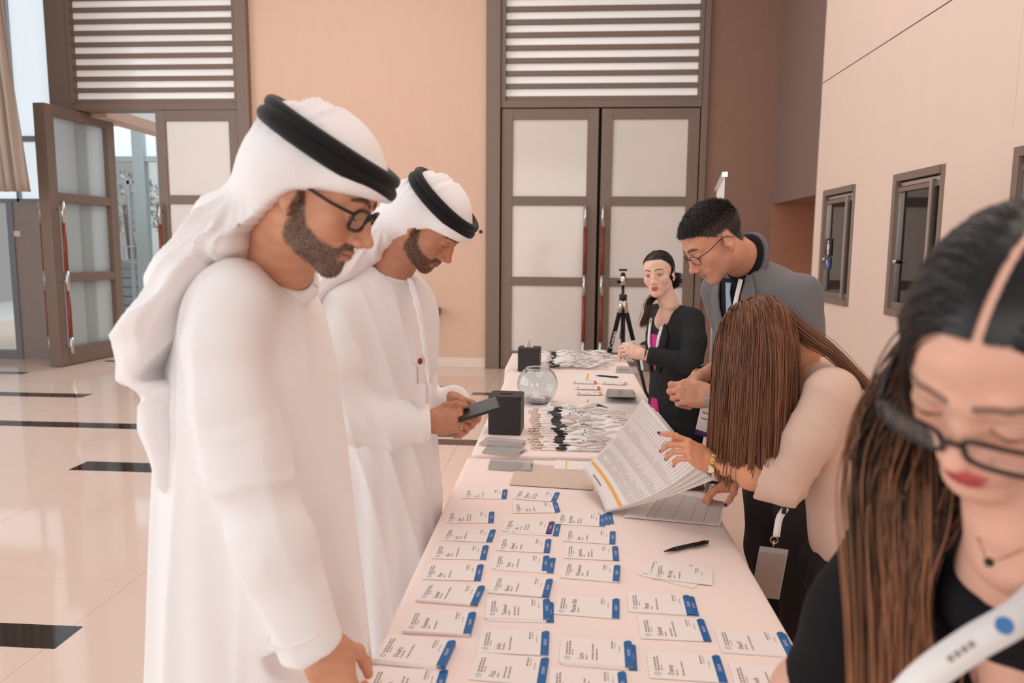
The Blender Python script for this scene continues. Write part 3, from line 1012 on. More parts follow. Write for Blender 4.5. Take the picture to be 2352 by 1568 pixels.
B = [
 ((1061, 1133), (1164, 1135), 'Jo', 1, 'blue'), ((1020, 1187), (1134, 1188), 'Jack', 2, 'blue'), ((1009, 1225), (1134, 1231), 'Jad', 1, 'blue'),
 ((980, 1265), (1119, 1269), 'Elsa', 1, 'blue'), ((972, 1311), (1107, 1315), 'Max', 1, 'blue'), ((931, 1357), (1105, 1371), 'Samar', 1, 'blue'),
 ((921, 1428), (1087, 1436), 'Shamma', 1, 'blue'), ((865, 1493), (1034, 1510), 'Dhafra', 1, 'blue'), ((830, 1562), (1020, 1572), 'Nadia', 2, 'blue'),
 ((1175, 1134), (1281, 1142), 'Mohamed', 2, 'blue'), ((1172, 1166), (1283, 1165), 'Joel', 1, 'blue'), ((1155, 1205), (1270, 1213), 'Ali', 2, 'purple'),
 ((1144, 1248), (1264, 1254), 'Ahmed', 1, 'blue'), ((1131, 1288), (1260, 1294), 'Fares', 1, 'blue'), ((1126, 1341), (1265, 1352), 'Barry', 1, 'blue'),
 ((1109, 1397), (1263, 1401), 'Yasmeen', 2, 'blue'), ((1108, 1470), (1260, 1477), 'John', 1, 'blue'), ((1061, 1526), (1256, 1542), 'Fiza', 2, 'blue'),
 ((1279, 1190), (1389, 1196), 'Eng. Samer', 2, 'blue'), ((1301, 1228), (1413, 1235), 'Sara', 1, 'blue'), ((1299, 1265), (1420, 1271), 'Jeannette', 2, 'blue'),
 ((1289, 1308), (1423, 1319), 'Mohammed', 1, 'blue'), ((1279, 1387), (1422, 1398), 'Mariam Bah', 0, 'blue'), ((1279, 1493), (1452, 1505), 'Lara', 2, 'blue'),
 ((1268, 1566), (1440, 1576), 'Omar', 2, 'blue'),
 ((1443, 1382), (1588, 1391), 'Mark', 1, 'blue'), ((1470, 1440), (1624, 1447), 'Shahab', 2, 'blue'), ((1491, 1525), (1661, 1536), 'Danny', 1, 'blue'),
 ((1646, 1469), (1812, 1479), 'Sharif', 1, 'blue'), ((1676, 1552), (1862, 1566), 'Khush', 1, 'blue'),
]
THICK = {'Samar': 0.006, 'Shamma': 0.007, 'Dhafra': 0.011, 'Lara': 0.005, 'Yasmeen': 0.004, 'Mohammed': 0.004, 'Mark': 0.003, 'Ali': 0.003, 'Barry': 0.003}
for q, (L, R, nm, rows, tb) in enumerate(B):
    extra = ' in a thick stack' if THICK.get(nm, 0) > 0.0045 else ''
    extra = ' and a purple tab' if tb == 'purple' else (extra + ' and a blue tab')
    badge(L, R, nm, 'white name badge reading %s with small print%s' % (nm, extra), THICK.get(nm, 0.0012), tb, seed=q, rows=rows)
# second badges peeping out from under the first
U = [((1167, 1210), (1285, 1217), 'purple tab Ali badge'), ((1144, 1291), (1273, 1299), 'Fares badge'), ((1118, 1401), (1271, 1406), 'Yasmeen badge'),
     ((1290, 1189), (1398, 1192), 'Eng. Samer badge'), ((1298, 1187), (1407, 1190), 'Eng. Samer badge, rightmost of three'), ((1455, 1383), (1599, 1392), 'Mark badge'), ((1292, 1497), (1461, 1510), 'Lara badge'), ((1655, 1471), (1817, 1482), 'Sharif badge')]
for q, (L, R, w_) in enumerate(U):
    badge(L, R, None, 'blue-tabbed badge peeping out from under the %s' % w_, 0.0008, 'blue', seed=90 + q, z=TZ + 0.0008)
# untabbed cards fanned by the pen
for q, (L, R, lb) in enumerate((((1478, 1303), (1610, 1335), 'untabbed white card at the bottom of the fan by the pen'), ((1482, 1298), (1625, 1318), 'untabbed white card in the middle of the fan by the pen'),
                                ((1499, 1309), (1637, 1325), 'untabbed white name card on top of the fan by the pen'))):
    badge(L, R, 'Mr Aziz' if q == 2 else None, lb, 0.0008, None, seed=120 + q, z=TZ + 0.001 + 0.001 * q, rows=1)


# ------------------------------------------------------------------ stationery
def pen(name, a, b, label, r=0.0052):
    a = np.asarray(a, float); b = np.asarray(b, float)      # a = tip
    d = (b - a) / np.linalg.norm(b - a); L = np.linalg.norm(b - a)
    e = empty(name, (a + b) / 2, label, 'pen')
    tube('barrel', [a + d * L * 0.22, a + d * L * 0.3, a + d * L * 0.55, a + d * L * 0.93], [r * 0.95, r * 1.05, r, r * 0.95], M_pen, e, seg=12)
    tube('tip', [a, a + d * L * 0.05, a + d * L * 0.22], [r * 0.2, r * 0.45, r * 0.95], M_pen, e, seg=12)
    tube('push_button', [a + d * L * 0.93, b], [r * 0.6, r * 0.6], M_pen, e, seg=10)
    up = np.array([0, 0, 1.0]) - d * d[2]; s = np.cross(d, up); s /= np.linalg.norm(s)
    P = [a + d * L * 0.6 + s * r * 0.9, a + d * L * 0.62 + s * r * 1.6, a + d * L * 0.94 + s * r * 1.6]
    V, Fc = ribbon_geo(P, 0.005, up, 0.002)
    mesh_np('clip', V, Fc, M_pen, e, smooth=False)
    return e


pen('ballpoint_pen', atz(1525, 1266, TZ + 0.008), atz(1627, 1243, TZ + 0.008), 'black ballpoint pen lying on the near table above the fanned cards', 0.006)
pen('ballpoint_pen', atz(1368, 862, TZ + 0.012), atz(1421, 866, TZ + 0.012), 'black ballpoint pen on the middle table near the woman in black', 0.006)


def quad_sheet(name, px4, z, m, label, cat, th=0.0006, parent=None):
    P = [atz(x, y, z) for x, y in px4]
    V = [tuple(p) for p in P] + [(p[0], p[1], p[2] - th) for p in P]
    Fc = [(0, 1, 2, 3), (7, 6, 5, 4)] + [(i, i + 4, (i + 1) % 4 + 4, (i + 1) % 4) for i in range(4)]
    o = mesh_np(name, V, Fc, m, parent, smooth=False)
    if label:
        tag(o, label, cat)
    return o


quad_sheet('desk_mat', [(1170, 1112), (1188, 1064), (1362, 1073), (1362, 1124)], TZ + 0.0045, M_tan, 'tan translucent sheet across the joint of the two tables', 'mat', 0.0015)
# leaflet by the mat
lf_ = empty('leaflet', atz(1310, 1066, TZ + 0.006), 'white folded leaflet with an amber stripe beside the lifted list', 'leaflet')
quad_sheet('sheet', [(1272, 1075), (1276, 1056), (1362, 1060), (1362, 1080)], TZ + 0.010, M_paper, None, None, 0.006, lf_)
quad_sheet('stripe', [(1299, 1075), (1300, 1058), (1302.5, 1058), (1301.5, 1075)], TZ + 0.0105, M_amber, None, None, 0.0003, lf_)


# clear PVC badge holders
def holder(px4, z, label, group='empty clear badge holders', n=1, th=0.004):
    P = [atz(x, y, z) for x, y in px4]
    c = sum(P) / 4
    e = empty('badge_holder', c, label, 'badge holder', group)
    bm = bmesh.new()
    V = [tuple(p) for p in P] + [(p[0], p[1], p[2] + th) for p in P]
    Fc = [(3, 2, 1, 0), (4, 5, 6, 7)] + [(i, (i + 1) % 4, (i + 1) % 4 + 4, i + 4) for i in range(4)]
    o = mesh_np('sleeve', V, Fc, M_pvc, e, smooth=False)
    o.modifiers.new('b', 'BEVEL').width = 0.0015
    # welded rim and slot
    Q = [p + (c - p) * 0.07 + np.array([0, 0, th + 0.0006]) for p in P]
    tube('welded_rim', Q + [Q[0]], 0.0012, M_pvc, e, seg=6)
    mr = (P[1] + P[2]) / 2; dr = (P[2] - P[1]); dr /= np.linalg.norm(dr)
    tube('slot', [mr - dr * 0.012 + (c - mr) * 0.06 + np.array([0, 0, th + .001]), mr + dr * 0.012 + (c - mr) * 0.06 + np.array([0, 0, th + .001])], 0.0018, M_dark, e, seg=6)
    return e


holder([(1120, 1077), (1222, 1083), (1226, 1059), (1126, 1055)], TZ + 0.005, 'grey clear badge holder lying alone before the black box')
holder([(1106, 1041), (1190, 1048), (1212, 1034), (1118, 1024)], TZ + 0.005, 'clear badge holder in front, lower of the pair by the black box')
holder([(1098, 1020), (1202, 1028), (1210, 1013), (1118, 1005)], TZ + 0.012, 'clear badge holder resting on another against the black box')
# stack of sleeved cards
for q in range(9):
    holder([(1391, 911 - q * 1.9), (1462, 912 - q * 1.9), (1456, 893 - q * 1.2), (1394, 891 - q * 1.2)] if False else [(1391, 911), (1462, 913), (1455, 896), (1395, 894)], TZ + 0.006 + q * 0.0046,
           'clear badge holder in the neat stack beside the woman in black', 'stack of clear badge holders', th=0.0038)
holder([(1414, 856), (1466, 858), (1464, 846), (1417, 845)], TZ + 0.006, 'clear badge holder tray by the lanyard pile on the far table', th=0.014)


# tissue boxes
def tissue_box(px, py, s, h, z, ang, label, tissue):
    c = atz(px, py, z)
    e = empty('tissue_box', c, label, 'tissue box', 'black leatherette tissue boxes')
    Mx = Matrix.Translation((c[0], c[1], z)) @ Matrix.Rotation(ang, 4, 'Z')
    box('body', (-s / 2, -s / 2, 0.002), (s / 2, s / 2, h - 0.012), M_leather, e, bev=0.003, M=Mx)
    # lid with an oval slot
    bm = bmesh.new()
    n = 28
    top = h
    outer = []; inner = []
    for i in range(n):
        a = 2 * PI * i / n
        ca, sa = math.cos(a), math.sin(a)
        k = 1 / max(abs(ca), abs(sa))
        outer.append((ca * k * s / 2 * 1.012, sa * k * s / 2 * 1.012)); inner.append((0.033 * ca, 0.013 * sa))
    V = [(x, y, top) for x, y in outer] + [(x, y, top) for x, y in inner] + [(x, y, top - 0.02) for x, y in outer] + [(x, y, top - 0.02) for x, y in inner]
    Fc = []
    for i in range(n):
        j = (i + 1) % n
        Fc += [(i, j, n + j, n + i), (i, 2 * n + i, 2 * n + j, j), (n + i, n + j, 3 * n + j, 3 * n + i)]
    o = mesh_np('lid', [tuple(Mx @ Vector(v)) for v in V], Fc, M_leather, e, smooth=False)
    pl = [Mx @ Vector((x * 0.99, y * 0.99, top - 0.019)) for x, y in inner]
    mesh_np('slot', pl, [tuple(range(n))], M_black, o, smooth=False)
    if tissue:
        # a pulled-up crumpled sheet
        V = []; nu, nv = 18, 12
        for j in range(nv + 1):
            t = j / nv
            for i in range(nu + 1):
                u = i / nu * 2 - 1
                w = 0.028 * (1 - 0.9 * t ** 1.6) * (1 + 0.35 * math.sin(3 * t))
                x = u * w + 0.012 * t + 0.02 * (1 - t) ** 2 * -0.5 - 0.022 * max(0, 0.4 - t) * (1 if u < 0 else -0.2)
                y = 0.010 * math.sin(u * 5 + 4 * t) * (1 - 0.5 * t)
                V.append(tuple(Mx @ Vector((x, y, h - 0.012 + 0.078 * t + 0.006 * math.sin(u * 7)))))
        Fc = [(j * (nu + 1) + i, j * (nu + 1) + i + 1, (j + 1) * (nu + 1) + i + 1, (j + 1) * (nu + 1) + i) for j in range(nv) for i in range(nu)]
        t_ = mesh_np('tissue', V, Fc, M_paper, e)
        t_.modifiers.new('s', 'SOLIDIFY').thickness = 0.0008
    return e


tissue_box(1163, 990, 0.150, 0.178, TZ + 0.005, math.radians(-3), 'black cube tissue box beside the phone, its slot empty', False)
tissue_box(1216, 850, 0.150, 0.165, TZ + 0.005, math.radians(-3), 'black cube tissue box with a white tissue pulled up', True)

# glass bowl with paper slips
bc = atz(1234, 925, TZ + 0.004)
bw = empty('glass_bowl', bc, 'round clear glass bowl holding a few paper slips', 'bowl')
prof = []
Rb = 0.113
for i in range(25):
    a = -PI / 2 + 0.42 + (PI - 0.42 - 0.62) * i / 24
    prof.append((Rb * math.cos(a), Rb * math.sin(a)))
zoff = -prof[0][1]
outer = [(0.0005, 0.0)] + [(r, z + zoff) for r, z in prof]
inner = [(max(0.0004, r - 0.0035), max(0.006, z + zoff)) for r, z in prof][::-1] + [(0.0004, 0.006)]
pr = outer + [(outer[-1][0] + 0.002, outer[-1][1] + 0.003), (inner[0][0], inner[0][1] + 0.003)] + inner
n = 48
V = [(bc[0] + r * math.cos(2 * PI * k / n), bc[1] + r * math.sin(2 * PI * k / n), bc[2] + z) for r, z in pr for k in range(n)]
Fc = [(i * n + k, i * n + (k + 1) % n, (i + 1) * n + (k + 1) % n, (i + 1) * n + k) for i in range(len(pr) - 1) for k in range(n)]
mesh_np('bowl', V, Fc, M_glass, bw)
r = np.random.default_rng(5)
for k in range(22):
    a = r.uniform(0, 6.28); q = 0.062 * r.uniform(0, 1) ** 0.5
    Mx = Matrix.Translation((bc[0] + q * math.cos(a), bc[1] + q * math.sin(a), bc[2] + 0.012 + 0.0012 * k + 0.05 * q)) @ Matrix.Rotation(r.uniform(0, 6), 4, 'Z') @ Matrix.Rotation(r.uniform(-.35, .35), 4, 'X')
    o = box('paper_slip', (-0.02, -0.011, 0), (0.02, 0.011, 0.0006), M_paper, M=Mx)
    tag(o, 'small white paper slip at the bottom of the glass bowl', 'paper slip', 'paper slips in the glass bowl')
# folded entry cards leaning at the bowl's mouth
for q, (px_, py_, lb) in enumerate(((1220, 865, 'white folded card propped upright behind the glass bowl'), (1246, 872, 'second white folded card behind the glass bowl'))):
    c = atz(px_, py_ + 25, TZ + 0.004)
    Mx = Matrix.Translation((c[0], c[1] + 0.14, TZ + 0.004)) @ Matrix.Rotation(math.radians(-12), 4, 'X')
    tag(box('entry_card', (-0.032, 0, 0.002), (0.032, 0.0012, 0.085 - 0.012 * q), M_paper, M=Mx), lb, 'card')


# ------------------------------------------------------------------ lanyards
def lanyard(y, x0, x1, z, seed, label, group, clip=True, flip=False, hump=0.012, logo=True):
    """strap laid across the table: snap clip, black safety buckle, two runs of printed ribbon"""
    r = np.random.default_rng(seed)
    e = empty('lanyard', ((x0 + x1) / 2, y, z), label, 'lanyard', group)
    xb = x0 + 0.10 + r.uniform(-0.012, 0.012)
    if clip:
        xs = x0 + r.uniform(-0.012, 0.012)
        a = np.linspace(0, 2 * PI, 13)
        P = [(xs + 0.012 * math.cos(t), y + 0.006 * math.sin(t), z + 0.006 + 0.003 * math.sin(2 * t)) for t in a]
        g = [tube_geo(P, 0.0016, 6, False), tube_geo([(xs + 0.012, y, z + 0.006), (xs + 0.026, y, z + 0.007), (xs + 0.034, y, z + 0.006)], [0.0035, 0.003, 0.004], 8),
             tube_geo([(xs + 0.034, y - 0.008, z + 0.006), (xs + 0.034, y + 0.008, z + 0.006)], 0.0018, 6)]
        V, Fc = merge(g); mesh_np('snap_clip', V, Fc, M_clip, e)
        xs2 = xs + 0.034
    else:
        xs2 = x0
    # short tail from clip to buckle
    t = np.linspace(0, 1, 9)
    P = np.stack([xs2 + (xb - xs2) * t, y + 0.004 * np.sin(t * 3 + seed), z + 0.005 + hump * 0.8 * np.sin(t * PI) * r.uniform(0.3, 1.2)], 1)
    V, Fc = ribbon_geo(P, 0.015, (0.0, -0.35 * r.uniform(-0.5, 1.5), 1.0), 0.0012); mesh_np('tail', V, Fc, M_strap, e)
    g = bmesh.new()
    tilt = Matrix.Translation((xb + 0.018, y + r.uniform(-.004, .004), z + 0.008)) @ Matrix.Rotation(r.uniform(-0.9, 0.9), 4, 'X') @ Matrix.Rotation(r.uniform(-0.25, 0.25), 4, 'Z')
    box_bm(g, (-0.018, -0.010, -0.004), (0.018, 0.010, 0.004), 0.0015, tilt)
    box_bm(g, (-0.024, -0.006, -0.0025), (-0.018, 0.006, 0.0025), 0, tilt)
    box_bm(g, (0.018, -0.007, -0.0025), (0.025, 0.007, 0.0025), 0, tilt)
    bm_obj('buckle', g, M_buckle, e)
    for q in range(2):
        n = 22
        t = np.linspace(0, 1, n)
        ph = r.uniform(0, 6.28)
        P = np.stack([xb + 0.038 + (x1 - xb - 0.038) * t, y + (q - 0.5) * 0.012 + 0.010 * np.sin(t * 5 + ph) * t, z + 0.004 + 0.003 * q + hump * (0.5 + 0.5 * np.sin(t * r.uniform(7, 13) + ph)) * np.minimum(1, t * 6)], 1)
        Nn = np.stack([0 * t, -0.8 * np.sin(t * 6 + ph), 0.6 + 0.5 * np.cos(t * 4 + ph)], 1)
        Nn[:, 2] = np.abs(Nn[:, 2]) + 0.15
        V, Fc = ribbon_geo(P, 0.016, Nn, 0.0010)
        st = mesh_np('strap', V, Fc, M_strap, e)
        if logo:
            i0 = int(r.integers(2, 8))
            T = np.gradient(P, axis=0); T /= np.linalg.norm(T, axis=1)[:, None]
            S = np.cross(T, Nn); S /= np.linalg.norm(S, axis=1)[:, None]; N2 = np.cross(S, T)
            c = P[i0] + N2[i0] * 0.0009
            gv = [c + 0.005 * (math.cos(k) * T[i0] + math.sin(k) * S[i0]) for k in np.linspace(0, 2 * PI, 13)[:-1]]
            mesh_np('round_logo', gv, [tuple(range(12))], M_logo, st, smooth=False)
            gg = []
            for row in (-1, 1):
                for i in range(i0 + 1, min(i0 + 5, n - 1)):
                    b0 = P[i] + N2[i] * 0.0009 + S[i] * row * 0.0028; b1 = P[i + 1] * 0.8 + P[i] * 0.2 + N2[i] * 0.0009 + S[i] * row * 0.0028
                    gg.append((np.array([b0 - S[i] * .0014, b1 - S[i] * .0014, b1 + S[i] * .0014, b0 + S[i] * .0014]), [(0, 1, 2, 3)]))
            V, Fc = merge(gg); mesh_np('strap_print', V, Fc, M_inklight, st, smooth=False)
    return e


ya, yb = float(atz(1290, 1037, TZ)[1]), float(atz(1290, 945, TZ)[1])
NL = 17
for k in range(NL):
    y = ya + (yb - ya) * k / (NL - 1)
    px_l = 1222 + 4 * math.sin(k * 1.7)
    x0 = float(atz(px_l, 573 + 0.85 * 1700 / y, TZ)[0])
    lanyard(y, x0, x0 + 0.45 + 0.05 * math.sin(k * 2.3), TZ + 0.006, 200 + k, 'white printed lanyard with black buckle, one of the row before the tissue box', 'row of lanyards on the middle table', hump=0.016)
# one lanyard curling by itself behind the row
e = empty('lanyard', atz(1330, 935, TZ + 0.005), 'single white lanyard curling on the cloth beside the glass bowl', 'lanyard')
P = catmull([atz(1263, 925, TZ + 0.03), atz(1262, 934, TZ + 0.012), atz(1290, 942, TZ + 0.01), atz(1330, 938, TZ + 0.012), atz(1370, 934, TZ + 0.02)], 26)
V, Fc = ribbon_geo(P, 0.016, (0, -1, 0.5), 0.001); mesh_np('strap', V, Fc, M_strap, e)
P = catmull([atz(1263, 925, TZ + 0.03), atz(1285, 930, TZ + 0.01), atz(1306, 930, TZ + 0.05), atz(1330, 936, TZ + 0.012), atz(1352, 928, TZ + 0.035), atz(1372, 928, TZ + 0.03)], 30)
V, Fc = ribbon_geo(P, 0.016, (0, -1, 0.6), 0.001); mesh_np('strap', V, Fc, M_strap, e)
P = np.array([atz(1372, 930, TZ + 0.025), atz(1394, 940, TZ + 0.01)])
V, Fc = ribbon_geo(P, 0.020, (0, -0.6, 1), 0.008); mesh_np('buckle', V, Fc, M_buckle, e, smooth=False)
P = catmull([atz(1394, 940, TZ + 0.01), atz(1408, 944, TZ + 0.015), atz(1430, 951, TZ + 0.006)], 10)
V, Fc = ribbon_geo(P, 0.014, (0, -0.6, 1), 0.001); mesh_np('tail', V, Fc, M_strap, e)

# heap of lanyards on the far table
r = np.random.default_rng(31)
yf0, yf1 = float(atz(1330, 848, TZ)[1]), float(atz(1330, 817, TZ)[1])
for k in range(30):
    y = yf0 + (yf1 - yf0) * (k / 29)
    xa = -0.19 + r.uniform(-0.02, 0.03)
    lanyard(y, xa, xa + 0.50 + r.uniform(-0.08, 0.06), TZ + 0.006 + 0.012 * r.uniform(0, 1), 300 + k, 'white lanyard in the tangled heap on the far table', 'heap of lanyards on the far table', clip=False, hump=0.026, logo=(k % 4 == 0))
for k in range(13):
    y = yf1 - 0.05 - 0.005 * k
    x = 0.305 + 0.016 * k
    e = empty('lanyard', (x, y, TZ + 0.006), 'white lanyard with black buckle, one of the slanting row on the far table', 'lanyard', 'slanting row of lanyards on the far table')
    V, Fc = ribbon_geo([(x, y, TZ + 0.03), (x + 0.015, y - 0.08, TZ + 0.035), (x + 0.035, y - 0.24, TZ + 0.012)], 0.012, (0.5, 0, 1), 0.001); mesh_np('strap', V, Fc, M_strap, e)
    V, Fc = ribbon_geo([(x - 0.004, y + 0.03, TZ + 0.028), (x, y, TZ + 0.032)], 0.016, (0.3, 0, 1), 0.009); mesh_np('buckle', V, Fc, M_buckle, e, smooth=False)


# ------------------------------------------------------------------ cards and lists on the middle table
def list_sheet(px4, z, label, band=None, lines=0, cat='paper list'):
    P = [atz(x, y, z) for x, y in px4]
    e = empty('paper_list', sum(P) / 4, label, cat)
    V = [tuple(p) for p in P] + [(p[0], p[1], p[2] - 0.0012) for p in P]
    Fc = [(0, 1, 2, 3), (7, 6, 5, 4)] + [(i, i + 4, (i + 1) % 4 + 4, (i + 1) % 4) for i in range(4)]
    mesh_np('sheet', V, Fc, M_paper, e, smooth=False)
    def uv(u, v):
        return (P[0] * (1 - u) + P[1] * u) * (1 - v) + (P[3] * (1 - u) + P[2] * u) * v + np.array([0, 0, 0.0004])
    if band:
        mesh_np('amber_band', [uv(band[0], 0.04), uv(band[1], 0.04), uv(band[1], 0.96), uv(band[0], 0.96)], [(0, 1, 2, 3)], M_amber, e, smooth=False)
    if lines:
        gg = []
        for k in range(lines):
            v = 0.06 + 0.88 * k / (lines - 1)
            gg.append((np.array([uv(0.22, v), uv(0.97, v), uv(0.97, v + 0.006), uv(0.22, v + 0.006)]), [(0, 1, 2, 3)]))
        for u in (0.22, 0.3, 0.5, 0.68, 0.82, 0.97):
            gg.append((np.array([uv(u, 0.06), uv(u + 0.004, 0.06), uv(u + 0.004, 0.945), uv(u, 0.945)]), [(0, 1, 2, 3)]))
        V, Fc = merge(gg); mesh_np('ruled_table', V, Fc, M_inklight, e, smooth=False)
    return e


list_sheet([(1318, 879), (1450, 882), (1440, 859), (1326, 856)], TZ + 0.006, 'paper list with an amber stripe under the pen on the middle table', (0.2, 0.24))
list_sheet([(1325, 944), (1470, 950), (1462, 922), (1333, 916)], TZ + 0.0055, 'paper list with an amber stripe behind the single lanyard', (0.12, 0.16))
for q, (L, R, tb, lb) in enumerate((((1320, 877), (1370, 878), 'red', 'small white card with an orange tab, farther one on the middle table'), ((1322, 890), (1378, 891), 'red', 'small white card with an orange tab, nearer one on the middle table'),
                                   ((1384, 878), (1438, 881), 'olive', 'small white card with an olive tab beside the holder stack'), ((1322, 902), (1382, 903), 'olive', 'small white card with an olive tab, nearest on the middle table'))):
    badge(L, R, 'Jo' if q else 'Ty', lb, 0.001, tb, seed=150 + q, z=TZ + 0.0085 + 0.0012 * (q % 2), rows=1)
# open list under the lifted pages
list_sheet([(1432, 1186), (1655, 1206), (1664, 1152), (1490, 1118)], TZ + 0.006, 'ruled paper list lying open on the near table under the lifted pages', None, 26)
# tablet under the list
tb_ = empty('tablet', atz(1570, 1104, TZ + 0.01), 'black tablet lying by the suited man under the lifted pages', 'tablet')
P4 = [(1528, 1112), (1618, 1119), (1606, 1094), (1530, 1088)]
quad_sheet('screen', P4, TZ + 0.0165, M_pen, None, None, 0.006, tb_)
quad_sheet('case', [(1524, 1115), (1621, 1122), (1609, 1092), (1527, 1086)], TZ + 0.0105, M_redwood, None, None, 0.005, tb_)
# ------------------------------------------------------------------ people: heads, hands, hair, cloth
M_skin = mat('skin', (200, 150, 120), 0.48, 0.4, var=0.05, nscale=70, vcol='col', sss=0.12, bump=0.03, bscale=500)
M_hairv = mat('hair', (40, 30, 26), 0.38, 0.5, var=0.10, nscale=60, vcol='col')
M_spec = mat('black_spectacle_frame', (34, 28, 27), 0.25, 0.5, var=0.05)
M_lens = mat('spectacle_lens', (245, 240, 238), 0.02, 0.5, var=0.0, alpha=0.10)
M_gold = mat('gold_metal', (226, 178, 110), 0.22, 0.5, metal=1.0, var=0.04)
M_nail = mat('blue_nail_polish', (34, 50, 130), 0.2, 0.6, var=0.03)


def rot(rx=0, ry=0, rz=0):
    return np.array((Matrix.Rotation(rz, 3, 'Z') @ Matrix.Rotation(ry, 3, 'Y') @ Matrix.Rotation(rx, 3, 'X')))


def face_frame(fwd, up=(0, 0, 1), roll=0.0):
    """columns: x (to the wearer's right hand side, fwd x up), y forward, z up"""
    f = np.asarray(fwd, float); f /= np.linalg.norm(f)
    u = np.asarray(up, float); x = np.cross(f, u); x /= np.linalg.norm(x); z = np.cross(x, f)
    c, s = math.cos(roll), math.sin(roll)
    return np.stack([x * c + z * s, f, z * c - x * s], 1)


def poly_fn(poly, A, B, O=(0, 0, 0)):
    """2-D polygon distance, extruded without end: coordinates a=(p-O).A, b=(p-O).B"""
    P = np.asarray(poly, np.float32); A = np.asarray(A, np.float32); B = np.asarray(B, np.float32); O = np.asarray(O, np.float32)
    def fn(X, Y, Z):
        a = (X - O[0]) * A[0] + (Y - O[1]) * A[1] + (Z - O[2]) * A[2]
        b = (X - O[0]) * B[0] + (Y - O[1]) * B[1] + (Z - O[2]) * B[2]
        d = np.full(np.broadcast(a, b).shape, 1e9, np.float32); s = np.ones_like(d)
        n = len(P); j = n - 1
        for i in range(n):
            ex, ey = P[j][0] - P[i][0], P[j][1] - P[i][1]
            wx, wy = a - P[i][0], b - P[i][1]
            t = np.clip((wx * ex + wy * ey) / (ex * ex + ey * ey + 1e-12), 0, 1)
            bx, by = wx - ex * t, wy - ey * t
            d = np.minimum(d, bx * bx + by * by)
            c1 = b >= P[i][1]; c2 = b < P[j][1]; c3 = ex * wy > ey * wx
            fl = (c1 & c2 & c3) | (~c1 & ~c2 & ~c3)
            s = np.where(fl, -s, s)
            j = i
        return s * np.sqrt(d)
    return fn


def sdist(V, c, r):
    q = (V - np.asarray(c)) / np.asarray(r)
    return np.sqrt((q ** 2).sum(1))


def polyd(V2, P):
    d = np.full(len(V2), 1e9)
    for a, b in zip(P[:-1], P[1:]):
        a = np.asarray(a, float); b = np.asarray(b, float); ab = b - a
        t = np.clip(((V2 - a) @ ab) / (ab @ ab), 0, 1)
        d = np.minimum(d, np.linalg.norm(V2 - a - t[:, None] * ab, axis=1))
    return d


def sstep(a, b, x):
    t = np.clip((x - a) / (b - a), 0, 1)
    return t * t * (3 - 2 * t)


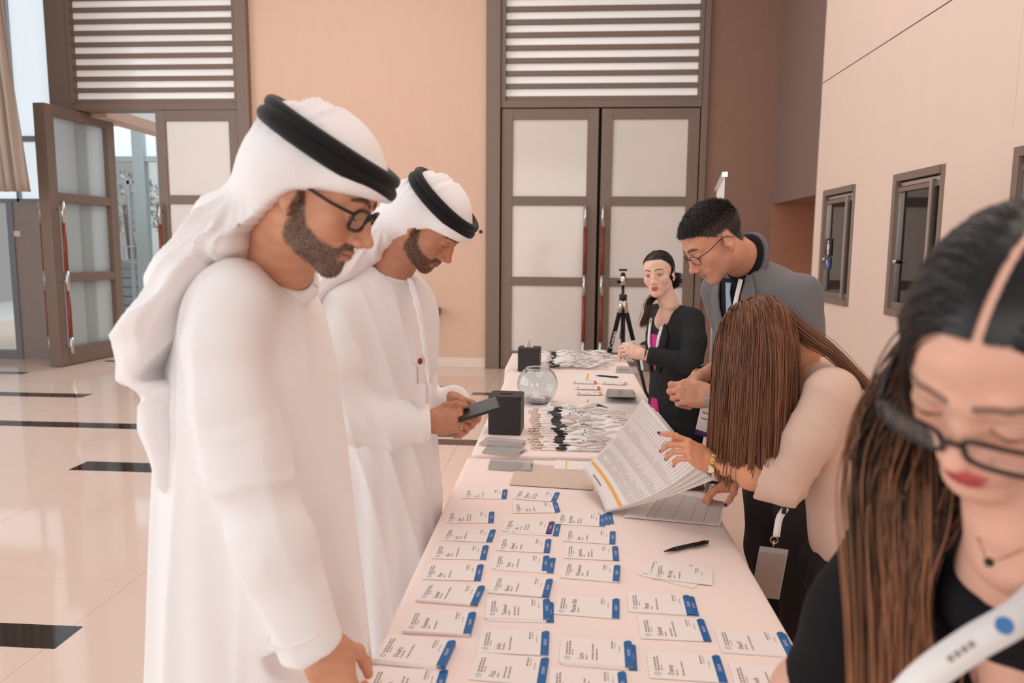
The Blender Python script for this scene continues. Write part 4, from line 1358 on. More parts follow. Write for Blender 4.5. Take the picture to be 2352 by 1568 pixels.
def head_local(o, neck_base, h=0.0026, sc=1.0):
    """returns local verts, faces, colours, and the masks for hair growth"""
    fem = o.get('fem', False)
    jw = o.get('jaw', 0.88 if fem else 1.0)
    nl = o.get('nose', 0.85 if fem else 1.0)
    nb = np.asarray(neck_base, float)
    lo = np.minimum([-0.10, -0.125, -0.14], nb - 0.075); hi = np.maximum([0.10, 0.135, 0.125], nb + 0.075)
    F = Field(lo, hi, h)
    F.ell((0, -0.012, 0.036), (0.0745, 0.096, 0.080), k=0.0)
    F.ell((0, 0.028, 0.028), (0.062, 0.058, 0.062), k=0.02)
    F.ell((0, 0.026, -0.03), (0.059 * (0.5 + 0.5 * jw), 0.060, 0.070), k=0.02)
    F.ell((0, 0.03, -0.07), (0.046 * jw, 0.050, 0.032), k=0.02)
    for s in (-1, 1):
        F.cap((s * 0.052 * jw, -0.004, -0.056), (s * 0.018 * jw, 0.070, -0.099), 0.016, 0.014, k=0.024)
        F.ell((s * 0.041, 0.056, -0.028), (0.023, 0.021, 0.023), k=0.024)
        F.chain([(s * 0.010, 0.0835, 0.016), (s * 0.028, 0.079, 0.020), (s * 0.046, 0.060, 0.017)], [0.0085 if fem else 0.0105] * 3, k=0.014)
    F.ell((0, 0.074, -0.100), (0.020 * jw, 0.0175, 0.0165), k=0.018)
    for s in (-1, 1):
        F.ell((s * 0.0315, 0.099, -0.002), (0.0175, 0.0175, 0.0115), k=0.012, op='-')
        F.ell((s * 0.0315, 0.0745, -0.002), (0.0128, 0.0128, 0.0128), k=0.002)
        if o.get('lids', 'down') == 'down':
            F.ell((s * 0.0315, 0.0752, 0.0005), (0.0150, 0.0134, 0.0118), k=0.005)
            F.chain([(s * 0.020, 0.0815, -0.0085), (s * 0.0315, 0.0845, -0.0105), (s * 0.043, 0.078, -0.0075)], [0.0035] * 3, k=0.005)
        else:
            F.chain([(s * 0.0180, 0.0810, -0.0015), (s * 0.026, 0.0862, 0.0058), (s * 0.035, 0.0862, 0.0066), (s * 0.0465, 0.0765, 0.0012)], [0.0022] * 4, k=0.0025)
            F.chain([(s * 0.0180, 0.0805, -0.0030), (s * 0.027, 0.0842, -0.0090), (s * 0.036, 0.0838, -0.0090), (s * 0.0465, 0.0760, -0.0012)], [0.0020] * 4, k=0.0025)
    tipy, tipz = 0.083 + 0.027 * nl, -0.036
    F.chain([(0, 0.0835, 0.010), (0, 0.083 + 0.013 * nl, -0.012), (0, tipy - 0.002, tipz + 0.002)], [0.0070, 0.0078, 0.0090], k=0.010)
    F.chain([(0, 0.074, 0.014), (0, 0.080, -0.010), (0, 0.086, -0.034)], [0.010, 0.0115, 0.0140], k=0.010)
    F.ell((0, tipy, tipz), (0.0105, 0.0110, 0.0095), k=0.007)
    for s in (-1, 1):
        F.ell((s * 0.0125, tipy - 0.0115, -0.0425), (0.0080, 0.0110, 0.0078), k=0.006)
        F.ell((s * 0.0062, tipy - 0.0035, -0.0485), (0.0036, 0.0055, 0.0040), k=0.002, op='-')
    F.ell((0, 0.073, -0.067), (0.029, 0.0235, 0.021), k=0.015)
    lp = o.get('lip', 1.25 if fem else 0.95)
    lw = o.get('lipw', 0.86 if fem else 1.0)
    F.ell((0, 0.0925, -0.0640), (0.0205 * lw, 0.0078, 0.0046 * lp), k=0.005)
    F.ell((0, 0.0915, -0.0735), (0.0175 * lw, 0.0085, 0.0058 * lp), k=0.005)
    F.chain([(-0.022, 0.0895, -0.0690), (-0.009, 0.1005, -0.0685), (0, 0.1015, -0.0695), (0.009, 0.1005, -0.0685), (0.022, 0.0895, -0.0690)], [0.0013] * 5, k=0.002) if False else None
    F.cap((-0.021, 0.094, -0.0688), (0.021, 0.094, -0.0688), 0.0011, k=0.003, op='-')
    for s in ((-1, 1) if o.get('ears', True) else ()):
        R = rot(0.15, 0, s * -0.35)
        F.ell((s * 0.0775, -0.014, -0.012), (0.0065, 0.0175, 0.030), M=R, k=0.006)
        F.ell((s * 0.0840, -0.010, -0.008), (0.0050, 0.0105, 0.0190), M=R, k=0.004, op='-')
        F.ell((s * 0.0745, -0.004, -0.041), (0.0050, 0.0075, 0.0080), k=0.006)
        F.cap((s * 0.0745, 0.001, -0.012), (s * 0.0745, 0.001, -0.022), 0.005, k=0.004)
    # neck
    nr = 0.046 if fem else 0.056
    F.cap((0, -0.022, -0.045), nb, nr, nr * 1.06, k=0.02)
    F.cap((0.018, 0.0, -0.075), nb + np.array([0.012, 0.030, 0.0]), nr * 0.55, nr * 0.5, k=0.03)
    F.cap((-0.018, 0.0, -0.075), nb + np.array([-0.012, 0.030, 0.0]), nr * 0.55, nr * 0.5, k=0.03)
    o['_field'] = F
    V, Fq = F.skin(smooth=1)
    sk = np.array(lin(o['skin']))
    C = np.tile(sk, (len(V), 1))
    x, y, z = V[:, 0], V[:, 1], V[:, 2]
    front = sstep(0.02, 0.05, y)
    def blend(m, col):
        nonlocal C
        C = C * (1 - m[:, None]) + np.asarray(col) * m[:, None]
    # warmer cheeks, nose and ears
    bl = np.exp(-((np.abs(x) - 0.040) / 0.020) ** 2 - ((z + 0.035) / 0.018) ** 2) * front
    blend(o.get('blush', 0.25) * bl, sk * np.array([1.08, 0.72, 0.68]))
    blend(0.25 * np.exp(-sdist(V, (0, tipy, tipz), (0.016, 0.02, 0.014)) ** 2), sk * np.array([1.05, 0.75, 0.70]))
    # lips
    ml = np.maximum(1 - sstep(0.85, 1.25, sdist(V, (0, 0.0945, -0.0640), (0.0215 * lw, 0.013, 0.0058 * lp))),
                    1 - sstep(0.85, 1.25, sdist(V, (0, 0.0935, -0.0740), (0.0190 * lw, 0.013, 0.0070 * lp))))
    blend(ml * o.get('lipmix', 0.6), lin(o.get('lipcol', (170, 92, 80))))
    mc = (1 - sstep(0.0006, 0.0020, np.abs(z + 0.0688 + 0.6 * x * x))) * (np.abs(x) < 0.021 * lw) * (y > 0.075)
    blend(mc * 0.75, sk * np.array([0.30, 0.18, 0.16]))
    # eyebrows
    bh = o.get('browh', 0.0)
    V2 = np.stack([np.abs(x), z], 1)
    bd = polyd(V2, [(0.012, 0.0205 + bh), (0.026, 0.0265 + bh), (0.040, 0.0265 + bh), (0.050, 0.0195 + bh)])
    bw = o.get('brow', 0.0042) * (1.0 - 0.55 * sstep(0.030, 0.052, np.abs(x)))
    mb = (1 - sstep(bw * 0.7, bw * 1.3, bd)) * (y > 0.03)
    blend(mb * o.get('browmix', 0.85), lin(o.get('browcol', (38, 28, 24))))
    # eyes
    for s in (-1, 1):
        e = np.array([s * 0.0315, 0.0745, -0.002])
        d = V - e; rr = np.linalg.norm(d, axis=1); u = d / (rr[:, None] + 1e-9)
        if o.get('lids', 'down') == 'down':
            lz = -0.0066 - 0.0022 * np.cos((x - e[0]) / 0.014 * 1.3) + 0.0026
            m = (1 - sstep(0.0008, 0.0022, np.abs(z - e[2] - lz))) * (np.abs(x - e[0]) < 0.0150) * (rr < 0.0185) * (y > 0.07)
            blend(m * 0.92, lin((26, 18, 16)))
            sh = (rr < 0.0165) * (z > e[2] + 0.004) * (y > 0.07)
            blend(sh * o.get('shadow', 0.0), lin((110, 74, 60)))
        else:
            on = (rr < 0.0133) & (y > 0.0735)
            blend(on * 0.95, lin((216, 204, 200)))
            g = np.asarray(o.get('gaze', (0, 1, 0)), float); g /= np.linalg.norm(g)
            ang = np.arccos(np.clip(u @ g, -1, 1))
            blend(on * (1 - sstep(0.42, 0.50, ang)), lin((44, 28, 22)))
            blend(on * (1 - sstep(0.18, 0.24, ang)), lin((10, 8, 8)))
            ul = polyd(V2, [(0.0175, -0.0015), (0.026, 0.0052), (0.035, 0.0060), (0.0485, 0.0010)])
            blend((1 - sstep(0.0006, 0.0018, ul)) * (y > 0.07) * 0.9, lin((24, 18, 17)))
    # beard
    bm_ = np.zeros(len(V))
    if o.get('beard'):
        top = np.interp(y, [-0.02, 0.004, 0.016, 0.030, 0.055, 0.085, 0.11], [0.02, 0.004, -0.030, -0.050, -0.062, -0.066, -0.066])
        up = sstep(top + 0.007, top - 0.005, z)
        jawz = -0.060 - 0.55 * np.clip(y - 0.0, 0, 0.09) - 0.018
        und = sstep(jawz - 0.018, jawz + 0.004, z)
        back = sstep(-0.006, 0.006, y)
        bm_ = up * und * back * (1 - ml)
        must = (1 - sstep(0.006, 0.010, polyd(V2, [(0.0, -0.0555), (0.016, -0.0575), (0.026, -0.068)]))) * (y > 0.05)
        bm_ = np.maximum(bm_, must * (1 - ml))
        soul = 1.0 - 0.75 * np.exp(-((np.abs(x) - 0.019) / 0.007) ** 2 - ((z + 0.078) / 0.008) ** 2)
        bm_ = bm_ * soul
        grain = np.random.default_rng(3).uniform(0, 1, len(V))
        blend(np.clip(bm_ * o['beard'] * (0.7 + 0.3 * grain), 0, 1), lin(o.get('beardcol', (58, 46, 42))))
    # scalp colour where hair grows
    if 'hairline' in o:
        hl = o['hairline'](V)
        blend(hl * o.get('scalpmix', 0.9), lin(o.get('haircol', (34, 28, 26))))
    # under-eye, sockets, a touch of variation
    C *= (1 + 0.05 * wave_noise(V, 9, 22, 6))[:, None]
    return V, Fq, np.clip(C, 0, 1), bm_


def crease(ph):
    """cloth-like profile in [-1,1]: broad valleys, narrow ridges"""
    return 2 * (1 - np.abs(np.sin(ph * 0.5))) ** 1.5 - 0.55


def tufts(V, N, M, n, length, rad, dirfn, col, seed, jitter=0.3, seg=2, curve=0.0):
    """short hairs rooted on a surface, each a slim tapering blade; returns verts, faces, colours"""
    r = np.random.default_rng(seed)
    w = M / M.sum(); idx = r.choice(len(V), n, p=w)
    P = V[idx] + N[idx] * -0.0005
    D = dirfn(V[idx], N[idx]) + jitter * r.normal(size=(n, 3))
    D /= np.linalg.norm(D, axis=1)[:, None]
    L = length * r.uniform(0.6, 1.25, n)[:, None]
    S = np.cross(D, N[idx]); S /= np.linalg.norm(S, axis=1)[:, None] + 1e-9
    rows = []
    for k in range(seg + 1):
        t = k / seg
        c = P + D * L * t - N[idx] * (curve * L * t * t)
        ww = rad * (1 - 0.85 * t)
        rows += [c - S * ww, c + S * ww]
    m = 2 * (seg + 1)
    VV = np.stack(rows, 1).reshape(-1, 3)
    base = (np.arange(n) * m)[:, None]
    Fs = [base + np.array([2 * k, 2 * k + 1, 2 * k + 3, 2 * k + 2]) for k in range(seg)]
    cc = col(r, n)
    return VV, np.vstack(Fs), np.repeat(cc, m, 0)


def grow_strands(paths, radii, cols, seg_side=3):
    """paths (n,k,3) centrelines -> slim 3-sided tubes"""
    n, k, _ = paths.shape
    T = np.gradient(paths, axis=1); T /= np.linalg.norm(T, axis=2)[..., None] + 1e-9
    ref = np.array([0.31, 0.84, 0.45]); U = np.cross(T, ref); U /= np.linalg.norm(U, axis=2)[..., None] + 1e-9; W = np.cross(T, U)
    a = np.arange(seg_side) * 2 * PI / seg_side
    VV = paths[:, :, None, :] + radii[:, :, None, None] * (np.cos(a)[None, None, :, None] * U[:, :, None, :] + np.sin(a)[None, None, :, None] * W[:, :, None, :])
    VV = VV.reshape(-1, 3)
    i = np.arange(n)[:, None, None]; j = np.arange(k - 1)[None, :, None]; q = np.arange(seg_side)[None, None, :]
    q2 = (q + 1) % seg_side
    b = (i * k + j) * seg_side; b2 = (i * k + j + 1) * seg_side
    Fs = np.stack([b + q, b + q2, b2 + q2, b2 + q], -1).reshape(-1, 4)
    C = np.repeat(cols.reshape(n, -1, 3) if cols.ndim == 3 else np.repeat(cols[:, None, :], k, 1), seg_side, 1).reshape(-1, 3)
    return VV, Fs, C


def hand_local(side, curls, thumb, spread=(0.10, 0.02, -0.05, -0.13), h=0.0021, fa=0.06, fr=0.0, nails=None, slim=1.0):
    """hand in its own frame: x toward the thumb (times side), y toward the fingertips, z = back of the hand.
    curls: four triples of joint bends (radians, toward the palm); thumb: three direction vectors (x, y, z)"""
    F = Field((-0.085, -fa - 0.03, -0.12), (0.10, 0.215, 0.05), h)
    kn = [(0.0265, 0.088, 0.0), (0.0085, 0.093, 0.003), (-0.0095, 0.088, 0.001), (-0.0265, 0.078, -0.003)]
    ln = [(0.042, 0.025, 0.021), (0.046, 0.029, 0.022), (0.042, 0.027, 0.021), (0.033, 0.020, 0.019)]
    rd = [0.0088, 0.0092, 0.0088, 0.0076]
    tips = []
    for q in range(4):
        k = np.array(kn[q]); r = rd[q] * slim
        F.cap((kn[q][0] * 0.72, 0.008, -0.002), k, 0.0125 * (0.9 + 0.1 * slim), r * 1.12, k=0.012)
        P = [k]; a = 0.0; d0 = spread[q]
        for j in range(3):
            a += curls[q][j]
            d = np.array([math.sin(d0) * math.cos(a), math.cos(d0) * math.cos(a), -math.sin(a)])
            P.append(P[-1] + d * ln[q][j])
        F.chain(P, [r * 1.08, r, r * 0.92, r * 0.80], k=0.0035)
        for j in (1, 2):
            F.ell(P[j], (r * 1.07,) * 3, k=0.004)
        tips.append((P[-1], P[-2], r * 0.80))
    F.ell((0.0, 0.045, -0.008), (0.038, 0.045, 0.013), k=0.012)
    F.ell((0.024, 0.030, -0.014), (0.017, 0.030, 0.015), k=0.014)
    F.ell((-0.022, 0.030, -0.012), (0.014, 0.032, 0.013), k=0.014)
    tb = np.array([0.022, 0.014, -0.010]); P = [tb]
    for d, L in zip(thumb, (0.044, 0.032, 0.026)):
        d = np.asarray(d, float); d /= np.linalg.norm(d); P.append(P[-1] + d * L)
    F.chain(P, [0.0140, 0.0108 * slim, 0.0098 * slim, 0.0082 * slim], k=0.008)
    tips.append((P[-1], P[-2], 0.0082 * slim))
    F.cap((0, 0.012, -0.004), (0, -fa, -0.002), 0.0225 * slim + 0.002, 0.025 * slim + fr, k=0.014)
    F.cap((0.010, 0.010, -0.004), (0.012, -fa, -0.002), 0.017, 0.020 + fr, k=0.012)
    F.cap((-0.010, 0.010, -0.004), (-0.012, -fa, -0.002), 0.017, 0.020 + fr, k=0.012)
    V, Fq = F.skin(smooth=1)
    return V, Fq, tips


def place_hand(side, wrist, fwd, back, curls, thumb, skin, h=0.0021, sc=1.0, **kw):
    V, Fq, tips = hand_local(side, curls, thumb, h=h, **kw)
    f = np.asarray(fwd, float); f /= np.linalg.norm(f)
    b = np.asarray(back, float); b = b - f * (b @ f); b /= np.linalg.norm(b)
    x = np.cross(f, b) * side
    R = np.stack([x, f, b], 1) * sc
    W = V @ R.T + np.asarray(wrist)
    if np.linalg.det(R) < 0:
        Fq = Fq[:, ::-1]
    sk = np.array(lin(skin))
    C = np.tile(sk, (len(V), 1))
    N = vnormals(V, Fq if np.linalg.det(R) > 0 else Fq[:, ::-1])
    kn = np.zeros(len(V))
    for (t, p, r) in tips:
        kn = np.maximum(kn, np.exp(-(np.linalg.norm(V - t, axis=1) / 0.012) ** 2))
    C = C * (1 - 0.22 * kn[:, None]) + 0.22 * kn[:, None] * sk * np.array([1.15, 0.85, 0.8])
    pal = sstep(0.1, 0.7, -N[:, 2])
    C = C * (1 - 0.25 * pal[:, None]) + 0.25 * pal[:, None] * np.minimum(1, sk * np.array([1.25, 1.1, 1.05]))
    C *= (1 + 0.05 * wave_noise(V, 3, 40, 6))[:, None]
    T = [(R @ t + np.asarray(wrist), R @ p + np.asarray(wrist), r * sc) for t, p, r in tips]
    return W, Fq, np.clip(C, 0, 1), T, R


def join_geo(parts):
    """[(V, F(m,4), C)] -> one"""
    V = np.vstack([p[0] for p in parts]); o = 0; Fs = []
    for p in parts:
        Fs.append(p[1] + o); o += len(p[0])
    return V, np.vstack(Fs), np.vstack([p[2] for p in parts])


def inner_body(neck, pelvis, arms, skin, wc=0.105, wp=0.11, h=0.014):
    """plain trunk and arms under the clothes, so that head, trunk and hands are one body"""
    pts = [neck, pelvis] + [q for a in arms for q in a]
    F = Field(np.min(pts, 0) - 0.16, np.max(pts, 0) + 0.16, h)
    ch = neck + (pelvis - neck) * 0.35
    F.chain([neck, ch, pelvis], [0.036, wc * 0.75, wp * 0.75], k=0.05)
    for a in arms:
        F.cap(ch + (neck - ch) * 0.30, a[0], 0.035, 0.028, k=0.03)
        F.chain(a, [0.028] + [0.026] * (len(a) - 2) + [0.020], k=0.02)
    V, Fq = F.skin(1)
    return V, Fq, np.tile(np.array(lin(skin)), (len(V), 1))


def weld_body(parts):
    """join overlapping pieces into one connected skin: parts[0] is the trunk"""
    V, Fq, C = join_geo(parts)
    o = 0; off = []
    for p in parts:
        off.append(o); o += len(p[0])
    B = parts[0][0]
    extra = []
    nb = {}
    for q in parts[0][1]:
        nb.setdefault(int(q[0]), int(q[1]))
    for i in range(1, len(parts)):
        P = parts[i][0]
        step = max(1, len(P) // 1200)
        Ps = P[::step]
        best = (1e9, 0, 0)
        for c in range(0, len(Ps), 400):
            D = ((Ps[c:c + 400][:, None] - B[None]) ** 2).sum(2)
            k = np.unravel_index(np.argmin(D), D.shape)
            if D[k] < best[0]:
                best = (D[k], (c + k[0]) * step, k[1])
        a = best[2]; b = best[1]
        a2 = nb.get(int(a), int(a) + 1 if a + 1 < len(B) else int(a) - 1)
        f = parts[i][1]; m = f[(f == b).any(1)][0]; j = int(np.where(m == b)[0][0]); b2 = int(m[(j + 1) % 4])
        extra.append((int(a), int(a2), b2 + off[i], b + off[i]))
    return V, np.vstack([Fq, np.array(extra)]), C


def arm_geo(P, R, skin, h=0.004, k=0.02, squash=None):
    P = np.asarray(P, float)
    F = Field(P.min(0) - max(R) - 0.02, P.max(0) + max(R) + 0.02, h)
    F.chain(P, R, k)
    V, Fq = F.skin(1)
    C = np.tile(np.array(lin(skin)), (len(V), 1)) * (1 + 0.04 * wave_noise(V, 4, 18, 6))[:, None]
    return V, Fq, np.clip(C, 0, 1)


def shoes(parent, spots, m):
    for (x, y, a) in spots:
        F = Field((-0.07, -0.11, -0.005), (0.07, 0.20, 0.11), 0.006)
        F.ell((0, 0.10, 0.03), (0.046, 0.085, 0.035), k=0.02); F.ell((0, -0.02, 0.035), (0.036, 0.055, 0.045), k=0.03)
        F.put(lambda X_, Y_, Z_: np.broadcast_to(Z_, np.broadcast(X_, Y_, Z_).shape).astype(np.float32) - 0.002, (-1, -1, -1), (1, 1, 1), 0, op='-') if False else None
        V, Fq = F.skin(1)
        V[:, 2] = np.maximum(V[:, 2], 0.001)
        R = rot(0, 0, a)
        mesh_np('shoe', V @ R.T + np.array([x, y, 0]), Fq, m, parent)
# ------------------------------------------------------------------ the two men in white robes
M_robe = mat('white_kandura_cloth', (246, 243, 244), 0.7, 0.3, var=0.012, nscale=5, bump=0.02, bscale=700, sheen=0.15)
M_ghutra = mat('white_headscarf_weave', (247, 243, 244), 0.75, 0.25, var=0.02, nscale=160, bump=0.12, bscale=240)
M_agal = mat('black_cord_wool', (24, 22, 24), 0.75, 0.3, var=0.15, nscale=200, bump=0.25, bscale=500, sheen=0.2)
M_shoe = mat('dark_shoe_leather', (40, 33, 30), 0.35, 0.5, var=0.05)
M_button = mat('pearl_button', (232, 226, 222), 0.25, 0.6, var=0.02)


def img_axes(th):
    """unit vectors of the picture-parallel plane: a at clockwise angle th from right, b square to it, and depth"""
    return np.array([[math.cos(th), 0, math.sin(th)], [0, 1, 0], [-math.sin(th), 0, math.cos(th)]])


def ell_px(F, px, py, Y, rx, ry, rY, deg=0, k=0.04, op='+'):
    s = FPX / Y
    F.ell(at(px, py, Y), (rx / s, rY, ry / s), M=img_axes(math.radians(deg)), k=k, op=op)


def gather(V, N, amp, seed, scale, along=None):
    """cloth relief: anisotropic waves pushed along the normal"""
    return V + N * (amp * wave_noise(V, seed, scale, 6))[:, None]


def xz_poly(pts, Y):
    return [tuple(at(x, y, Y)[[0, 2]]) for x, y in pts]


def ring_points(O, R, cx, cy, cz, rx, ry, tilt, n=40, sc=1.0):
    out = []
    for i in range(n + 1):
        a = 2 * PI * i / n
        y = ry * math.cos(a); x = rx * math.sin(a)
        p = np.array([cx + x, cy + y * math.cos(tilt), cz + y * math.sin(tilt)])
        out.append(O + R @ (p * sc))
    return np.array(out)


def agal(parent, O, R, sc, cz, tilt, rx=0.089, ry=0.113, cy=-0.014, rad=0.0125):
    a = empty('x', (0, 0, 0)); bpy.data.objects.remove(a)
    geos = []
    for q in range(2):
        P = ring_points(O, R, 0, cy - 0.0 * q, cz + 0.0205 * q, rx * (1 - 0.05 * q), ry * (1 - 0.03 * q), tilt, 48, sc)[:-1]
        n = len(P); seg = 12
        C0 = P.mean(0)
        T = np.roll(P, -1, 0) - np.roll(P, 1, 0); T /= np.linalg.norm(T, axis=1)[:, None]
        U = P - C0; U -= T * (U * T).sum(1)[:, None]; U /= np.linalg.norm(U, axis=1)[:, None]; W = np.cross(T, U)
        an = np.linspace(0, 2 * PI, seg, endpoint=False)
        V = (P[:, None] + rad * sc * (np.cos(an)[None, :, None] * U[:, None] + np.sin(an)[None, :, None] * W[:, None])).reshape(-1, 3)
        Fs = np.array([(i * seg + j, i * seg + (j + 1) % seg, ((i + 1) % n) * seg + (j + 1) % seg, ((i + 1) % n) * seg + j) for i in range(n) for j in range(seg)])
        mesh_np('agal_cord', V, Fs, M_agal, parent)


def beard_hair(parent, Vw, Nw, mask, R, n, L, seed, dark, light, grey):
    def dirfn(p, nn):
        d = -R[:, 2] * 0.9 + R[:, 1] * 0.25
        t = d - nn * (nn @ d)[:, None]
        return t + nn * 0.45
    def col(r, n):
        t = r.uniform(0, 1, n)[:, None]
        c = np.array(lin(dark)) * (1 - t) + np.array(lin(light)) * t
        g = (r.uniform(0, 1, n) < grey)[:, None]
        return np.where(g, np.array(lin((150, 138, 132))), c)
    VV, Fs, C = tufts(Vw, Nw, np.where(mask > 0.35, mask, 0) + 1e-9 * 0, n, L, 0.00045, dirfn, col, seed, jitter=0.25)
    mesh_np('beard', VV, Fs, M_hairv, parent, smooth=False, colors=C)


def glasses(parent, O, R, sc, y=0.100, z=-0.004, w=0.052, hgt=0.036, rad=0.0016, nose=0.009, m=None, pitch=0.12, ear=True, square=0.5, drop=0.0):
    """spectacles in head coordinates: two rims, bridge, temples, lenses"""
    m = m or M_spec
    def W(p):
        return O + R @ (np.asarray(p, float) * sc)
    for s in (-1, 1):
        cx = s * (nose + w / 2)
        P = []
        L = []
        for i in range(29):
            a = 2 * PI * i / 28
            c, q = math.cos(a), math.sin(a)
            k = (abs(c) ** (2 / (1 - square * 0.8 + 1e-6)) + abs(q) ** (2 / (1 - square * 0.8 + 1e-6))) ** (-(1 - square * 0.8) / 2) if square > 0 else 1
            x = cx + w / 2 * c * k; zz = z + hgt / 2 * q * k
            yy = y - 3.2 * (abs(x) - 0.01) ** 2 - pitch * (z + hgt / 2 - zz) - drop * 0
            P.append(W((x, yy, zz)))
        tube('spectacle_rim', P, rad * sc * (1.25 if s else 1), m, parent, seg=8, caps=False)
        mesh_np('lens', P[:-1], [tuple(range(28))], M_lens, parent, smooth=False)
        xo = s * (nose + w)
        yo = y - 3.2 * (abs(xo) - 0.01) ** 2
        if ear:
            tube('temple_arm', catmull([W((xo, yo, z + hgt * 0.22)), W((s * 0.078, 0.055, z + hgt * 0.25)), W((s * 0.0815, -0.005, 0.006)), W((s * 0.080, -0.030, -0.014))], 12), rad * sc * 1.15, m, parent, seg=8)
    yb = y - 3.2 * max(0, nose - 0.01) ** 2
    tube('bridge', catmull([W((-nose, yb, z + hgt * 0.15)), W((0, yb + 0.003, z + hgt * 0.26)), W((nose, yb, z + hgt * 0.15))], 7), rad * sc * 1.2, m, parent, seg=8)


def add_head(parent, o, O, R, sc, nb_world, h=0.0026, extra=()):
    nb = R.T @ (np.asarray(nb_world) - O) / sc
    V, Fq, C, bm_ = head_local(o, nb, h)
    Vw = V @ (R * sc).T + O
    return V, Vw, Fq, C, bm_


# ================================================================== man in front
skin1 = (208, 150, 120)
p1 = empty('person', (-0.58, 1.40, 0), 'bearded person in white robe, headscarf and glasses looking down at the name badges', 'person')
sc1 = 1.06
R1 = face_frame((0.885, -0.02, -0.46))
O1 = at(842, 557, 1.30) - R1 @ (np.array([0, 0.112, -0.036]) * sc1)
nb1 = at(632, 612, 1.38)
opt1 = dict(skin=skin1, beard=0.93, beardcol=(92, 78, 72), lids='down', lipcol=(176, 110, 96), lipmix=0.55, brow=0.0050, blush=0.2, nose=1.12)
V, Vw, Fq, C, bmk = add_head(p1, opt1, O1, R1, sc1, nb1, h=0.0022)
hw1 = at(737, 1478, 1.185)
hv, hf, hc, ht, _ = place_hand(-1, hw1, (0.28, 0.04, -0.95), (0.25, -1, -0.05), [(0.55, 0.75, 0.45), (0.6, 0.8, 0.5), (0.65, 0.85, 0.5), (0.7, 0.9, 0.5)],
                               [(0.55, 0.8, -0.45), (0.1, 0.95, -0.35), (-0.1, 0.95, -0.3)], skin1, sc=1.08, fa=0.05)
av = arm_geo([hw1, at(700, 1400, 1.185)], [0.026, 0.029], skin1)
body = weld_body([inner_body(nb1, np.array([-0.59, 1.40, 0.95]), [[at(517, 680, 1.22), at(561, 1049, 1.18), hw1], [at(545, 690, 1.58), at(560, 1050, 1.62), at(700, 1400, 1.60)]], skin1), (Vw, Fq, C), (hv, hf, hc), av])
mesh_np('body', body[0], body[1], M_skin, p1, colors=body[2])
beard_hair(p1, Vw, vnormals(Vw, Fq), bmk, R1, 7500, 0.0042, 1, (40, 34, 32), (96, 82, 76), 0.25)

# robe
F = Field((-0.95, 1.02, 0.02), (-0.30, 1.80, 1.66), 0.0065)
rows1 = [(600, 668, 520, 0.10), (640, 703, 470, 0.165), (700, 735, 436, 0.195), (850, 778, 402, 0.200), (1000, 802, 390, 0.200), (1200, 824, 374, 0.205), (1400, 846, 363, 0.215), (1568, 855, 357, 0.225), (2480, 838, 330, 0.26)]
T_, C_, RU_, RV_ = [], [], [], []
for (py, fr, bk, rv) in rows1[::-1]:
    a, b = at(fr, py, 1.44), at(bk, py, 1.38)
    T_.append((a[2] + b[2]) / 2); C_.append(((a[0] + b[0]) / 2, 1.40, 0)); RU_.append((a[0] - b[0]) / 2); RV_.append(rv)


def fold1(th, t):
    return ((0.010 * np.clip(1.45 - t, 0, 1)) * np.sin(7 * th + 2.0 * np.sin(2.2 * t) + 0.5) + 0.006 * np.clip(1.5 - t, 0, 1) * np.sin(13 * th + 1.3 + 3 * t)).astype(np.float32)


F.loft(T_, C_, RU_, RV_, (0, 0, 1), (1, 0, 0), k=0.0, fold=fold1)
arm1 = [at(535, 688, 1.245), at(510, 800, 1.195), at(526, 924, 1.18), at(561, 1049, 1.18), at(628, 1250, 1.18), at(735, 1540, 1.185)]
F.chain(arm1, [0.066, 0.054, 0.055, 0.060, 0.060, 0.056], k=0.045)
fa1 = [at(545, 668, 1.60), at(540, 900, 1.63), at(620, 1200, 1.62), at(720, 1450, 1.60)]
F.chain(fa1, [0.060, 0.055, 0.058, 0.055], k=0.035)
# square off the cuff and the neck opening
cd = (arm1[-1] - arm1[-2]); cd /= np.linalg.norm(cd)
ce = at(712, 1497, 1.185)


def cut_cuff(X_, Y_, Z_):
    d = (X_ - ce[0]) * cd[0] + (Y_ - ce[1]) * cd[1] + (Z_ - ce[2]) * cd[2]
    n = np.sqrt((X_ - ce[0]) ** 2 + (Y_ - ce[1]) ** 2 + (Z_ - ce[2]) ** 2) - 0.098
    return np.maximum(-d, n)


F.put(cut_cuff, ce - 0.17, ce + 0.17, 0.004, op='-')
ne = (Vw[:, 2].min(), )
F.cap(nb1 + np.array([0.02, 0, 0.10]), nb1 + np.array([0.0, 0, -0.01]), 0.066, 0.063, k=0.01, op='-')
V, Fq = F.skin(2)
N = vnormals(V, Fq)
# long drapery waves down the body and sleeve
lowz = sstep(1.60, 1.40, V[:, 2])
arm_d = np.min([np.linalg.norm(np.cross(V - arm1[i], (arm1[i + 1] - arm1[i]) / np.linalg.norm(arm1[i + 1] - arm1[i])), axis=1) + 9 * ((V[:, 2] > arm1[i][2] + 0.03) | (V[:, 2] < arm1[i + 1][2] - 0.03)) for i in range(5)], 0)
wa = sstep(0.085, 0.060, arm_d) * sstep(1.30, 1.24, V[:, 1])
bodyf = 0.0050 * crease(V[:, 0] * 46 + 5 * V[:, 2] + 4 * np.sin(V[:, 1] * 11 + 2 * V[:, 2])) + 0.0020 * wave_noise(V, 21, (7, 5, 1.3), 6)
sl = V @ np.array([0.94, 0.0, 0.34])
slf = 0.0026 * crease(sl * 70 + 3 * np.sin(V[:, 2] * 7)) + 0.0035 * np.exp(-((V[:, 2] - 1.22) / 0.10) ** 2) * crease(V @ np.array([30.0, 0, 75.0]) + 2 * np.sin(V[:, 0] * 30))
